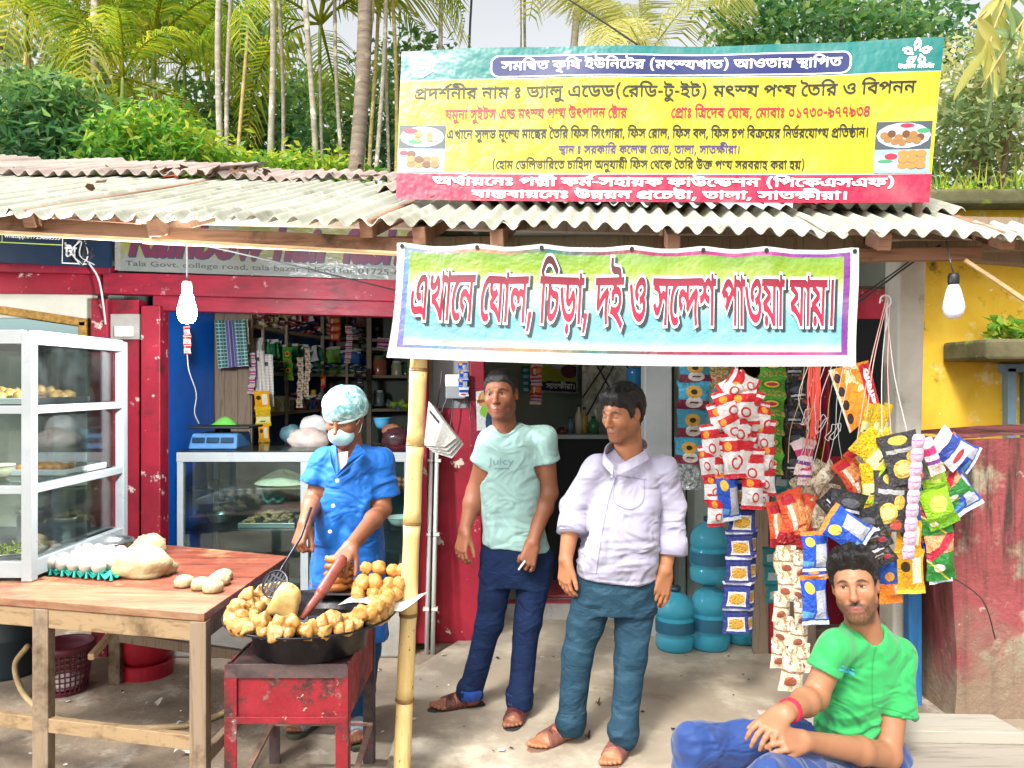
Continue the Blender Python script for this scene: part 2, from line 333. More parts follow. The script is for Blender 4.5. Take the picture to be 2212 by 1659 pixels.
GLYPHS = [
[],
[[31,78,30,-22,33,-38,12,-20,-16,-8,-35,44,-16,15,-21,13],[20,128,4,11,8,9,10,6,13,2,12,-2,11,-6,10,-14,2,-12,-2,-13,-10,-14,-11,-6,-12,-2,-13,2,-18,14,-4,12],[37,116,5,-8,8,-4,10,0,8,4,4,8,-1,15,-3,4,-8,4,-10,0,-11,-8,-2,-5]],
[[20,128,4,11,8,9,10,6,13,2,12,-2,11,-6,10,-14,2,-12,-2,-13,-10,-14,-11,-6,-12,-2,-13,2,-18,14,-4,12],[37,116,5,-8,8,-4,10,0,8,4,4,8,-1,15,-11,8,-10,0,-11,-8,-2,-5],[20,41,4,11,8,9,16,7,13,0,17,-7,10,-14,2,-13,-2,-12,-6,-11,-9,-7,-12,-4,-13,0,-16,7,-8,9,-4,12],[37,29,5,-8,13,-5,9,2,7,7,2,9,-2,10,-7,6,-9,2,-9,-2,-7,-6,-2,-5]],
[[226,156,0,-18,-26,0,0,-138,-20,0,-11,18,-14,15,-16,12,7,17,26,-22,9,-13,-1,21,0,90,-182,0,0,18],[83,24,-11,2,-21,11,-19,21,-17,32,-8,20,19,6,18,-42,15,-18,16,-11,28,-3,14,4,9,7,5,10,1,21,-7,14,-6,6,-14,4,-13,-4,-4,-14,2,-7,-19,-4,-3,24,9,13,9,6,17,3,18,-3,14,-9,11,-13,6,-26,-3,-18,-9,-15,-14,-11,-9,-4,-11,-2],[86,116,-7,14,-11,7,-7,2,6,11,20,-7,11,-8,4,-5,4,-13]],
[[224,156,0,-18,-24,0,0,-138,-20,0,-11,18,-14,15,-16,12,7,17,26,-22,9,-13,-1,21,0,90,-182,0,0,18],[83,24,-11,2,-21,11,-19,21,-17,32,-8,20,19,6,18,-42,15,-18,16,-11,28,-3,14,4,9,7,5,10,1,21,-7,14,-6,6,-14,4,-13,-4,-4,-14,2,-7,-19,-4,-3,24,9,13,9,6,17,3,18,-3,14,-9,11,-13,6,-26,-3,-18,-9,-15,-14,-11,-9,-4,-11,-2],[86,116,-7,14,-11,7,-7,2,6,11,20,-7,11,-8,4,-5,4,-13],[292,156,0,-18,-26,0,0,-138,-20,0,0,120,-2,6,-7,8,-15,4,0,18,15,-4,8,-7,2,-4,-1,31,14,0,6,-16]],
[[90,156,-5,14,-4,3,-11,2,-44,2,-15,7,-10,13,-3,11,1,20,18,-1,2,-25,8,-6,58,-5,10,-4,10,-14,3,-17],[83,122,17,-8,10,-12,6,-21,-2,-12,-4,-11,-8,-9,-11,-7,-15,-5,-17,-2,3,3,32,-13,41,-27,-11,-14,-46,30,-44,19,-22,5,3,18,29,-5,19,0,22,7,10,13,0,17,-3,7,-13,9,-8,3,-24,-1,-8,-5,-2,-11,1,-6,-18,-3,-2,21,5,10,15,10,14,3],[44,116,-4,10,-9,8,-13,5,6,11,12,-3,20,-12,4,-5,4,-13],[135,156,0,-18,-137,0,0,18]],
[[127,156,-2,11,-7,6,-11,2,-53,1,-18,5,-12,11,-6,27,2,9,18,-1,2,-25,8,-6,23,-3,52,-2,16,-10,6,-19,0,-6],[180,156,0,-18,-91,0,2,-56,4,-3,10,1,7,4,20,24,15,2,13,-24,4,-16,-3,-28,-9,-17,-15,-12,-10,-4,-23,-3,-21,3,-19,7,-17,14,-15,21,-7,13,-18,52,19,5,13,-40,7,-16,16,-23,19,-13,22,-4,13,1,10,3,14,13,4,9,0,23,-10,19,11,5,-20,-26,-16,-10,-11,-2,-19,7,-7,10,-2,21,0,40,-72,0,0,18]],
[[145,155,14,-9,7,-12,1,-12,0,-122,-19,0,-3,9,-8,9,-23,4,-58,-4,-25,8,-14,16,-5,17,2,35,20,-2,-3,-29,3,-11,9,-10,12,-5,52,3,21,-1,11,-4,9,-9,0,90,-4,18,-5,4,-16,1,-22,-10,-14,-17,-4,-15,2,-6,9,-5,14,1,2,-17,-24,-2,-13,7,-5,6,-3,8,-1,16,8,20,17,18,14,9,16,4]],
[[139,156,10,-3,8,-5,6,-8,4,-9,0,-18,-5,-14,-17,-16,-25,-13,-8,18,11,4,15,9,6,6,3,6,0,13,-5,9,-15,5,-27,-8,-16,-16,1,-13,11,-4,-5,-19,-16,6,-9,9,-3,18,5,12,8,11,27,17,16,4],[169,43,-6,-11,-8,-9,-12,-7,-13,-4,-17,-2,-22,3,-31,15,-18,19,-16,26,-19,54,19,5,14,-42,17,-30,9,-11,11,-9,11,-6,12,-3,24,-1,16,6,9,12,0,15,-5,11,-17,10,20,9,13,-9,8,-13,2,-7]],
[[204,156,0,-18,-81,0,0,-20,0,-118,-19,0,-12,19,-8,9,-30,22,-23,9,-12,2,-10,24,49,25,51,19,-5,-10,0,19,-106,0,0,18],[104,117,5,-7,-53,-22,-24,-12,29,-10,28,-19,13,-16,5,-9,-2,0,-1,25],[189,61,-8,-13,-10,-6,-7,-2,-22,1,2,18,20,1,5,6,2,8,-6,16,-7,7,-23,10,-15,3,0,18,25,-5,11,-4,18,-12,12,-16,3,-9]],
[[176,156,0,-18,-26,0,0,-138,-19,0,-22,26,-30,21,-17,8,-20,5,-6,23,12,-9,27,-7,31,-17,21,-19,5,-7,-1,24,0,124,13,0,6,-16],[112,108,-7,-15,-13,-12,-18,-8,-22,-4,-12,2,-4,12,23,3,24,10,5,4,6,16,-4,14,-6,9,-5,4,14,13,14,-17,5,-14],[36,108,-15,7,-5,6,-3,7,3,26,2,3,19,-5,-5,-14,4,-10,13,-3,15,7,15,21,14,3,0,-12,-7,-14,-15,-15,-18,-7]],
[[121,0,0,106,5,-16,-26,33,-14,11,-15,5,-21,-3,-16,-14,-4,-6,18,6,19,-2,10,-6,9,-17,-1,-14,-3,-9,-13,-16,-23,-15,-13,18,23,13,6,5,4,16,-1,3,-6,5,-25,-1,-8,-4,-20,16,16,23,12,11,14,7,24,2,15,-4,20,-13,20,-22,-5,3,-1,51,13,0,6,-16,26,0,0,-18,-26,0,0,-138]],
[[160,156,0,-18,-26,0,0,-138,-19,0,-13,14,-26,18,-22,9,-24,4,-9,21,34,24,14,-2,-20,-2,-8,1,-13,5,-9,8,-3,5,-2,12,3,14,4,6,22,17,17,-9,-20,-12,-6,-15,3,-10,13,-7,18,2,15,7,11,-15,-50,-33,-5,-4,-3,5,34,-9,25,-13,20,-18,0,18,0,97,-117,0,0,18]],
[[144,156,0,-18,-101,0,0,-44,1,-58,3,-7,8,-4,19,1,21,14,11,16,4,18,-5,11,-33,4,-21,10,-9,9,-2,4,3,22,11,-16,14,-9,14,-3,30,-2,10,-6,6,-11,0,-21,-6,-19,-11,-16,-20,-17,-15,-6,-22,-2,-18,7,-10,14,-2,21,0,90,-26,0,0,18]],
[[151,61,-6,-13,-16,-14,-34,-10,-5,6,53,-14,28,-13,-9,-15,-53,22,-43,10,-30,4,2,18,34,-4,26,3,19,7,15,17,2,6,0,15,-8,12,-6,4,-22,3,-2,-1,-3,16,30,-1,17,-10,10,-13,4,-14],[42,56,-11,6,-6,10,-2,18,0,50,19,0,0,-57,4,-8,7,-3,18,1,11,5,10,11,2,7,-2,5,-29,4,-14,6,-10,9,3,16,12,-11,20,-5,26,-4,9,-7,3,-7,0,-13,-7,-14,-12,-11,-17,-7,-9,-2],[-2,138,0,18,176,0,0,-18]],
[[91,16,-19,5,-9,4,-24,21,-14,23,-18,47,19,5,12,-36,7,-14,16,-21,18,-11,22,-4,21,3,12,11,3,8,1,19,-6,14,16,0,-20,-17,-17,-7,-13,-2,-18,4,-8,6,-6,10,-2,12,4,15,11,15,19,12,-24,0,-76,0,0,18,234,0,0,-18,-78,0,-20,0,-24,-11,-19,-15,-7,-13,0,-8,7,-8,12,-1,11,4,17,13,21,-8,5,-17,0,-19,-5,-15,-11,-13,-7,-5,-21,-6],[202,28,7,-26,-19,-4,-9,48,2,33,6,18,-23,2,-18,6,-20,16,-9,15,19,4,14,-17,19,-7,31,0,9,-18,-10,-30]],
[[144,156,0,-18,-101,0,0,-87,4,-22,8,-4,19,1,21,14,11,17,4,18,-4,12,-8,4,-19,-2,-3,18,21,3,17,-4,8,-6,7,-17,-3,-27,-9,-18,-13,-14,-13,-10,-15,-6,-22,-2,-18,7,-10,14,-2,21,0,90,-26,0,0,18],[99,156,-5,14,-4,3,-11,2,-49,2,-15,7,-10,13,-3,11,1,20,18,-1,2,-25,8,-6,23,-3,40,-2,14,-7,8,-16,1,-12]],
[[180,156,0,-18,-91,0,2,-56,4,-3,10,1,7,4,20,24,15,2,13,-24,4,-16,-3,-28,-9,-17,-15,-12,-10,-4,-23,-3,-21,3,-19,7,-17,14,-15,21,-7,13,-18,52,19,5,13,-40,7,-16,16,-23,19,-13,22,-4,13,1,10,3,14,13,4,9,0,23,-10,19,11,5,-20,-26,-16,-10,-11,-2,-19,7,-7,10,-2,21,0,40,-72,0,0,18]],
[[102,12,-26,5,-24,14,-11,11,-18,30,-16,44,19,6,19,-52,16,-22,8,-7,10,-5,22,-4,20,2,13,8,9,22,0,12,-7,18,-13,11,-18,2,-11,-7,-2,-12,2,-8,-19,-4,-3,19,2,12,11,12,5,3,20,3,19,-3,16,-9,11,-15,4,-9,2,-31,-6,-18,-5,-8,-15,-12,-21,-7],[179,156,0,-18,-181,0,0,18]],
[[164,156,0,-18,-26,0,0,-138,-20,0,-22,26,-19,15,-22,11,-26,8,-6,23,13,-9,26,-7,21,-10,31,-26,5,-7,-1,24,0,124,14,0,5,-16],[63,156,16,-5,12,-9,7,-12,2,-14,-2,-12,-5,-11,-9,-9,-12,-7,-15,-5,-17,-3,-12,2,-5,12,24,3,17,6,10,9,6,15,-3,13,-10,7,-15,3,-13,-2,-8,-6,-2,-10,3,-6,6,-3,-12,-16,-13,13,-3,21,4,10,9,9,21,7]],
[[153,156,0,-18,-113,0,0,-75,-4,5,32,28,51,26,16,-16,-13,-41,3,-45,5,-18,-18,-4,-9,38,3,50,7,16,3,-1,-28,-14,-44,-34,-9,-9,-15,10,0,84,-22,0,0,18]],
[[154,156,0,-18,-27,0,0,-138,-19,0,0,61,4,-14,-18,21,-20,14,-13,5,-18,-1,-8,-7,-3,-11,2,-9,7,-7,13,-6,-10,-18,-24,17,-8,16,0,16,5,13,15,12,19,4,16,-2,21,-10,19,-16,6,-7,-4,-1,-1,23,0,45,-110,0,0,18]],
[[182,156,0,-18,-27,0,0,-138,-19,0,0,99,6,-16,-35,43,-21,12,-18,1,-22,-10,-14,-15,12,2,15,-3,6,-5,6,-12,-1,-16,-4,2,18,18,31,29,13,-13,-72,-67,-14,13,20,20,-9,-11,-5,-3,6,10,-1,15,-5,5,-8,2,-16,-5,-18,18,27,29,15,10,16,5,18,0,16,-5,15,-9,29,-33,-5,2,-1,28,0,32,13,0,6,-16]],
[[212,156,0,-18,-180,0,18,-6,34,-24,1,-14,-49,-25,-5,-3,-3,4,13,-2,31,-12,25,-17,15,-14,-1,18,0,85,47,-7,27,-17,13,-26,0,-11,-3,-11,-11,-12,-12,-4,-23,1,1,17,22,2,5,6,0,16,-4,8,-17,12,-12,4,-14,2,0,-108,-19,0,-14,17,-17,14,-20,11,-39,11,-9,23,51,28,-31,16,-20,6,8,16,0,-4,-22,0,0,18]],
[[152,156,0,-18,-27,0,0,-138,-19,0,-12,19,-18,17,-32,18,-25,7,-10,24,50,26,53,20,-6,-11,0,18,-108,0,0,18],[106,118,5,-6,-53,-22,-26,-14,10,-2,29,-13,19,-13,8,-8,12,-18,-3,0,-1,25]],
[[95,11,-20,5,-18,10,-17,17,-14,23,-13,31,-6,19,19,5,13,-38,16,-27,8,-10,9,-7,10,-5,11,-3,20,-1,15,4,10,8,7,11,2,19,-11,28,12,19,14,-27,4,-17,-3,-28,-9,-17,-15,-12,-10,-4],[78,74,-12,11,-3,7,3,27,2,3,20,-6,-5,-14,0,-5,7,-7,17,1,16,12,9,13,16,3,-2,-13,-20,-24,-23,-11],[183,156,0,-18,-185,0,0,18]],
[[158,156,0,-18,-26,0,0,-138,-20,0,0,34,5,-14,-30,38,-13,9,-21,3,-10,-4,-5,-9,0,-11,5,-9,18,-9,-7,-20,-21,12,-13,15,-4,17,3,14,3,6,15,12,13,4,15,0,17,-5,14,-9,17,-19,5,-8,-4,-1,-2,24,0,68,-114,0,0,18],[74,75,-19,5,-2,17,-6,12,-5,5,-13,6,-19,4,3,18,11,-4,15,-2,18,-9,12,-15,5,-22]],
[[159,156,0,-18,-26,0,0,-138,-19,0,-24,25,-29,17,-12,5,-28,6,-9,23,51,28,-31,16,-20,6,8,16,0,-4,-22,0,0,18],[114,138,-80,0,46,-26,4,-4,1,-14,-49,-25,-5,-3,-3,4,14,-2,24,-8,37,-24,15,-15,-4,-1,0,23]],
[[152,156,0,-18,-27,0,0,-138,-19,0,-12,19,-18,17,-32,18,-25,7,-10,24,50,26,53,20,-6,-11,0,18,-108,0,0,18],[106,118,5,-6,-53,-22,-26,-14,10,-2,29,-13,19,-13,8,-8,12,-18,-3,0,-1,25],[39,0,-6,5,-2,8,2,8,9,7,8,0,7,-4,4,-7,0,-8,-4,-7,-7,-3]],
[[185,156,0,-18,-26,0,0,-138,-19,0,0,84,1,-7,-11,13,-16,5,-12,-7,-2,-20,-16,-2,-3,13,-14,16,-18,3,-13,-6,-4,-9,3,-16,10,-9,15,-8,-6,-18,-22,10,-11,10,-9,20,0,15,5,12,9,10,12,6,22,1,15,-4,12,-9,5,-7,-4,0,6,9,9,6,10,2,20,-6,10,-8,-3,-3,0,42,-142,0,0,18]],
[[172,156,0,-18,-26,0,0,-138,-20,0,0,128,2,5,-2,39,14,0,6,-16],[103,156,11,-5,17,-18,3,-6,-2,-26,-11,20,-14,14,-16,4,-12,-2,-7,-8,-3,-11,1,-7,7,-10,15,-6,11,-1,-1,-19,-20,3,-14,8,-12,17,-2,24,9,19,21,11],[26,157,19,-7,9,-10,4,-7,2,-8,0,-16,-4,-13,-4,-6,-12,-9,-16,-5,-10,-1,-2,19,24,6,8,10,1,13,-6,10,-12,5,-27,-2,-2,19]],
[[161,156,0,-18,-27,0,0,-138,-19,0,-16,18,-28,20,-22,9,-28,6,-9,23,47,26,11,4,15,2,0,-14,-49,-25,32,-10,34,-21,14,-13,0,59,-1,54,-117,0,0,18],[19,142,42,-15,40,-24,16,-14,0,-23,-22,20,-17,12,-48,23,-18,5]],
[[173,156,0,-18,-26,0,0,-138,-19,0,0,88,5,-16,-20,21,-11,-1,-32,-50,-12,-9,-24,1,-21,20,-4,7,15,9,11,-16,13,-3,14,11,24,41,13,9,10,0,10,-4,15,-14,-5,-1,-1,45,-130,0,0,18],[68,68,-5,27,-9,15,-11,7,-33,7,3,19,49,-17,13,-17,4,-20]],
[[83,122,17,-8,10,-12,6,-21,-2,-12,-4,-11,-8,-9,-11,-7,-15,-5,-17,-2,3,3,32,-13,41,-27,-11,-14,-46,30,-44,19,-22,5,3,18,29,-5,19,0,22,7,10,13,0,17,-3,7,-13,9,-8,3,-24,-1,-8,-5,-2,-11,1,-6,-18,-3,-2,21,5,10,15,10,14,3],[44,116,-4,10,-9,8,-13,5,6,11,12,-3,20,-12,4,-5,4,-13],[135,156,0,-18,-137,0,0,18]],
[[69,156,0,-18,-26,0,0,-138,-19,0,0,117,-9,15,-17,6,0,18,16,-4,10,-11,0,31,13,0,5,-16]],
[[69,156,0,-18,-26,0,0,-138,-19,0,0,138,-26,0,0,18,22,0,-15,20,18,27,15,14,18,9,31,3,25,-5,16,-7,40,-27,8,-7,-10,-14,-49,34,-17,6,-19,2,-16,-2,-14,-6,-16,-16,-9,-14,14,-17]],
[[69,138,-26,0,0,-138,-19,0,0,138,-26,0,0,18,26,0,-5,19,-9,15,-22,14,-29,7,-59,-3,-8,-4,-2,-9,10,-4,48,-1,11,-3,10,-9,6,-18,0,-6,-17,0,-2,12,-7,6,-55,2,-13,4,-9,9,-2,10,2,9,5,8,9,6,13,5,16,3,21,1,31,-2,26,-6,21,-10,15,-14,10,-18,5,-23,25,0]],
[[-86,-64,-14,10,-5,10,-1,6,5,15,5,6,8,4,30,3,19,-5,30,-16,31,-23,-11,-14,-39,29,-18,9,-16,4,-18,-1,-6,-5,-2,-6,2,-8,10,-5,10,0,16,10,7,19,0,24,19,0,-1,-30,-7,-18,-14,-15,-16,-5]],
[[-59,-58,-13,9,-3,4,-2,11,4,14,13,8,17,3,0,11,19,0,0,-16,-8,-12,-19,0,-6,-3,-2,-6,4,-7,10,-3,13,2,12,7,10,10,26,-12,25,-16,-11,-14,-30,20,-6,2,-10,-8,-23,-6]],
[[-89,-20,48,21,15,5,6,-16,-49,-18,-3,2,43,-8,31,-15,7,-5,-9,-14,-34,18,-36,9,-10,1]],
[[89,156,0,-18,-16,-4,-23,-19,-13,-22,-5,-27,2,-21,7,-15,15,-11,15,-2,16,6,9,-15,-9,-6,-21,-3,-19,3,-16,11,-7,8,-9,20,-3,24,4,26,10,22,15,17,19,13,10,4,-19,-9,-53,0,0,18]],
[[79,157,21,-8,11,-15,2,-12,-1,-11,-3,-8,-6,-7,-8,-5,-21,-5,-27,5,-12,6,6,17,26,-9,20,3,7,13,-3,10,-8,6,-13,3,-15,-2,-11,-6,-8,-9,-4,-11,1,-19,12,-15,25,-16,51,-27,11,-12,6,-22,-18,-3,-11,22,-50,26,-29,19,-15,23,-3,18,7,26,12,13,17,9]],
[[180,156,0,-18,-91,0,2,-56,4,-3,10,1,7,4,20,24,15,2,13,-24,4,-16,-3,-28,-9,-17,-15,-12,-10,-4,-23,-3,-21,3,-19,7,-17,14,-15,21,-7,13,-18,52,19,5,13,-40,7,-16,16,-23,19,-13,22,-4,13,1,10,3,14,13,4,9,0,23,-10,19,11,5,-20,-26,-16,-10,-11,-2,-19,7,-7,10,-2,21,0,40,-72,0,0,18],[87,-37,-7,4,-4,6,0,8,4,7,7,4,8,0,9,-7,2,-8,-2,-7,-9,-7]],
[[159,156,0,-18,-26,0,0,-138,-19,0,-24,25,-29,17,-12,5,-28,6,-9,23,51,28,-31,16,-20,6,8,16,0,-4,-22,0,0,18],[114,138,-80,0,46,-26,4,-4,1,-14,-49,-25,-5,-3,-3,4,14,-2,24,-8,37,-24,15,-15,-4,-1,0,23],[38,0,-6,5,-2,12,4,7,7,4,8,0,7,-4,4,-7,0,-8,-4,-7,-7,-3]],
[[62,23,-18,6,-7,4,-12,14,-4,9,-3,22,6,28,11,16,8,6,20,7,25,0,10,-2,17,-10,10,-15,5,-28,-6,-28,-11,-15,-17,-11],[68,118,-12,-4,-13,-14,-5,-22,6,-24,4,-5,10,-6,15,-3,13,3,12,6,10,17,2,15,-4,20,-12,13,-12,4]],
[[59,1,-11,3,-7,5,-6,7,-4,14,0,7,11,17,16,7,8,-19,-13,-7,-2,-5,5,-8,9,-3,24,3,7,4,7,12,0,17,-4,8,-45,36,-19,19,-4,14,9,22,4,4,17,-9,-8,-19,5,-9,43,-33,16,-16,5,-12,1,-23,-6,-16,-11,-11,-16,-8]],
[[138,62,-5,-21,-9,-16,-7,-7,-19,-7,-20,-1,-16,4,-8,4,-14,13,-7,9,-17,42,-9,40,19,6,5,-24,11,-36,12,-23,14,-12,18,-4,14,2,10,8,6,12,3,23,-2,19,-9,22,-10,9,-15,3,-6,-3,-4,-6,3,-17,2,-3,-20,-6,-6,17,0,14,5,10,8,7,10,4,20,0,19,-9,13,-16,5,-10,6,-23]],
[[56,1,-14,4,-12,7,-8,8,-5,11,0,20,3,8,13,14,24,11,0,-6,-22,11,-9,8,-6,9,-2,12,3,12,9,12,13,8,29,6,25,-3,23,-11,9,-17,-1,-19,-11,-13,-25,-13,-1,5,22,-10,9,-6,6,-7,3,-9,0,-23,-5,-11,-9,-8,-11,-6,-15,-4],[86,19,10,2,12,9,3,6,1,12,-9,13,-29,12,-12,-3,-17,-9,-8,-12,0,-13,3,-6,5,-5,8,-4,9,-2],[74,91,12,3,14,8,9,12,1,4,-5,10,-12,7,-26,3,-20,-6,-8,-10,0,-10,8,-10,16,-8]],
[[96,75,12,-3,-21,-8,-20,-2,-15,1,-12,4,-10,6,-7,8,-4,10,-1,19,4,14,13,16,18,12,21,4,26,-7,10,-10,5,-25,0,-78,2,-12,7,-4,8,-1,-2,-19,-25,6,-7,8,-2,16],[79,81,22,8,-5,-5,-2,43,-8,9,-12,2,-17,-5,-14,-13,-5,-13,1,-13,2,-5,10,-6,7,-2]],
[[58,77,12,-6,8,-8,5,-11,-1,-18,-8,-14,-4,-4,-1,2,14,2,23,9,7,7,5,8,1,15,-4,10,-15,13,-46,16,-29,12,-11,8,-5,10,1,14,11,16,15,-9,-6,-16,7,-8,51,-17,28,-12,16,-14,8,-28,-1,-10,-7,-16,-12,-12,-16,-8,-31,-7,-27,-1,-6,17,13,6,11,13,0,12,-5,8,-9,5,-16,-1,-7,-8,3,-14,-19,-4,-4,23,7,13,15,7]],
[[232,156,0,-18,-78,0,0,-138,-20,0,0,21,2,7,-2,22,0,58,0,30,-136,0,0,18],[218,58,-8,-13,-10,-6,-23,-2,-5,1,4,18,12,0,8,4,4,12,-7,12,-17,7,-45,2,-25,7,-11,9,-6,14,1,21,19,-1,0,-18,7,-10,7,-3,53,-3,19,-6,17,-12,7,-18],[94,66,13,-4,22,-18,9,-12,0,-18,-2,-6,-21,28,-16,10,-16,2,-8,-7,3,-16,-20,-4,-4,17,7,18,9,7,12,3],[62,113,14,-7,6,-6,8,-15,3,-25,-2,-8,-19,0,2,12,-5,21,-10,11,-16,2,-9,-6,1,-16,-19,-4,-4,19,4,11,16,12,9,2],[31,101,0,18,-8,19,-6,5,-7,3,24,4,12,-15,4,-14,-1,-21]],
[[-64,177,82,52,10,-14,-80,-54]],
[[73,157,18,-5,15,-10,15,-14,15,-19,-15,-11,-25,29,-12,8,-12,4,-18,-1,-25,-18,-5,-1,15,7,24,-1,12,-8,6,-16,-4,-15,-7,-10,-28,-19,-11,18,22,12,7,8,-1,10,-4,4,-27,-3,-5,-2,-17,14,16,21,13,10,21,8]],
[[59,157,15,-4,14,-8,28,-27,-14,-12,-25,25,-16,7,-19,-1,-10,-10,-2,-9,1,-7,3,-6,12,-8,19,-4,-1,-21,-28,7,-14,9,-9,13,-3,16,3,17,12,16,19,7]],
[[-2,138,0,18,139,0,0,-18],[60,121,17,-8,8,-7,3,-5,-4,0,5,9,9,6,11,2,21,-6,19,-16,-15,-12,-11,12,-13,4,-12,-6,-2,-4,0,-14,-16,-1,-3,11,-9,12,-16,6,-15,-5,-5,-12,3,-11,9,-8,14,-6,-6,-18,-15,5,-12,8,-11,16,-2,7,0,14,8,16,17,10]],
[[114,76,-10,3,-8,5,-13,16,-5,9,3,1,-3,-11,-13,-19,-4,-3,-16,-2,-14,5,-22,24,15,9,12,-15,7,-4,7,0,10,7,6,18,2,19,17,0,5,-18,8,-14,12,-10,21,-3,8,4,4,8,0,12,-5,12,-12,15,20,4,10,-13,6,-19,-1,-16,-3,-9,-6,-7,-7,-5,-9,-3],[173,156,0,-18,-175,0,0,18]],
[[66,156,0,-18,-17,0,15,5,-19,-19,-5,-14,0,-23,8,-38,-2,-25,-4,-10,-13,-14,-31,-13,-6,17,18,6,14,12,4,27,-8,55,5,20,14,19,4,-5,-45,0,0,18]],
[[235,156,0,-18,-237,0,0,18],[137,129,13,-10,5,-15,0,-28,0,-76,-19,0,-8,16,-10,5,-55,-3,-17,1,-17,7,-9,8,-4,6,-4,16,2,32,19,-3,-2,-19,2,-15,7,-9,18,-6,56,4,14,-5,8,-9,0,70,-3,13,-9,5,-16,-1,-19,-12,-7,-13,0,-8,17,-5,7,1,1,-18,-17,-2,-13,3,-7,4,-7,12,-1,14,7,17,9,10,18,12,14,4],[199,105,15,-7,8,-14,2,-9,-6,-20,-9,-10,-15,-8,-10,-3,-6,18,20,8,6,8,-1,15,-3,3,-12,3,-12,-3,-11,-10,-10,-16,-11,10,14,20,7,7,16,8]],
[[137,129,13,-10,5,-15,0,-7,0,-97,-19,0,-8,16,-10,5,-55,-3,-17,1,-17,7,-9,8,-4,6,-4,16,2,32,19,-3,-2,-19,2,-15,7,-9,18,-6,56,4,14,-5,8,-9,0,70,-3,13,-9,5,-16,-1,-19,-12,-7,-13,0,-8,17,-5,7,1,1,-18,-17,-2,-13,3,-7,4,-7,12,-1,14,7,17,9,10,18,12,14,4],[181,156,0,-18,-183,0,0,18]],
[[191,156,0,-18,-26,0,0,-138,-19,0,0,99,5,-16,-29,38,-21,15,-23,3,-22,-10,-17,-16,14,3,16,-3,6,-5,6,-12,-1,-16,-4,2,18,18,31,29,12,-13,-71,-67,-14,13,20,20,-9,-11,-5,-3,6,14,-1,11,-5,5,-8,2,-11,-2,-5,-3,-19,18,28,29,15,10,16,5,18,0,16,-5,14,-9,15,-14,15,-19,-5,2,-1,28,0,32,13,0,6,-16],[165,-11,-19,0,-6,13,-13,8,-50,-3,-29,1,-23,10,-9,11,-5,30,3,13,19,-3,-2,-23,7,-14,10,-5,19,-3,47,5,18,-3,10,-6,4,-5,0,23,19,0]],
[[62,126,21,-10,21,-18,6,-7,-10,-15,-23,23,-17,9,-12,2,-14,-6,-2,-9,4,-8,6,-4,-12,-15,-14,14,-4,11,0,12,4,10,8,7,16,5],[156,156,0,-18,-158,0,0,18],[129,145,0,-145,-19,0,-21,18,-14,8,-29,8,-10,22,52,26,27,12,-5,-4,0,55],[110,77,5,-2,-50,-23,-11,-6,-2,4,32,-10,19,-11,8,-7]],
[[133,131,10,-3,13,-11,3,-8,1,-17,-2,-7,-13,-16,-22,-13,-9,-3,-7,17,25,12,5,4,4,12,-2,9,-12,7,-22,-2,-18,-9,-9,-13,8,-9,5,-1,-5,-18,-15,5,-9,9,-3,17,13,21,26,14,15,4],[164,42,-2,-12,-5,-10,-9,-9,-11,-6,-13,-4,-37,1,-20,8,-18,13,-9,9,-15,23,-13,31,-5,18,19,6,13,-38,15,-26,9,-10,10,-8,22,-8,23,0,15,5,6,4,3,6,1,13,-6,10,-16,9,20,9,17,-14,5,-13],[199,117,15,-7,8,-14,2,-9,-6,-20,-9,-10,-15,-8,-10,-3,-6,18,20,8,6,8,0,10,-4,8,-12,3,-11,-2,-11,-7,-14,-15,-8,7,19,25,16,8],[235,156,0,-18,-237,0,0,18]],
[[205,156,0,-18,-91,0,2,-56,4,-3,10,1,18,16,9,12,15,2,15,-32,2,-17,-3,-20,-4,-9,-13,-14,-18,-9,-22,-3,-30,6,-19,12,-17,20,-16,30,18,7,10,-21,12,-17,14,-11,8,-4,19,-3,12,1,10,3,9,6,6,7,4,9,-2,29,-9,13,12,5,-15,-21,-21,-15,-11,-2,-14,3,-10,10,-5,45,0,20,-96,0,0,18],[59,124,25,-12,17,-16,3,-24,-19,19,-19,12,-23,4,-10,-5,-2,-8,4,-10,6,-4,-13,-16,-13,14,-4,10,0,12,8,15,10,7,11,3]],
[[226,156,0,-18,-113,0,0,-75,-3,5,6,8,34,26,42,20,16,-16,-12,-35,1,-43,7,-26,-19,-4,-9,48,2,35,8,21,4,-1,-46,-26,-36,-31,-14,10,0,58,0,26,-96,0,0,18],[62,117,23,-11,15,-16,0,-22,-15,17,-17,12,-16,4,-10,-2,-7,-6,-3,-9,2,-8,6,-7,10,-5,-9,-18,-16,9,-10,14,-3,7,0,16,9,16,10,7,12,3]],
[[154,156,0,-18,-27,0,0,-90,-19,0,0,30,3,-15,-27,28,-20,12,-19,2,-11,-7,-2,-11,7,-10,11,-6,-10,-17,-15,9,-6,6,-7,14,0,15,4,10,13,11,12,4,15,0,24,-8,27,-22,6,-7,-4,0,-1,52,-110,0,0,18],[73,49,22,-12,25,-27,-4,-20,-30,33,-20,10,-16,-1,-5,-4,-2,-6,4,-9,12,-6,-9,-17,-14,7,-10,11,-3,14,2,11,6,9,14,8,5,1],[127,51,0,-62,-19,0,0,54,0,7]],
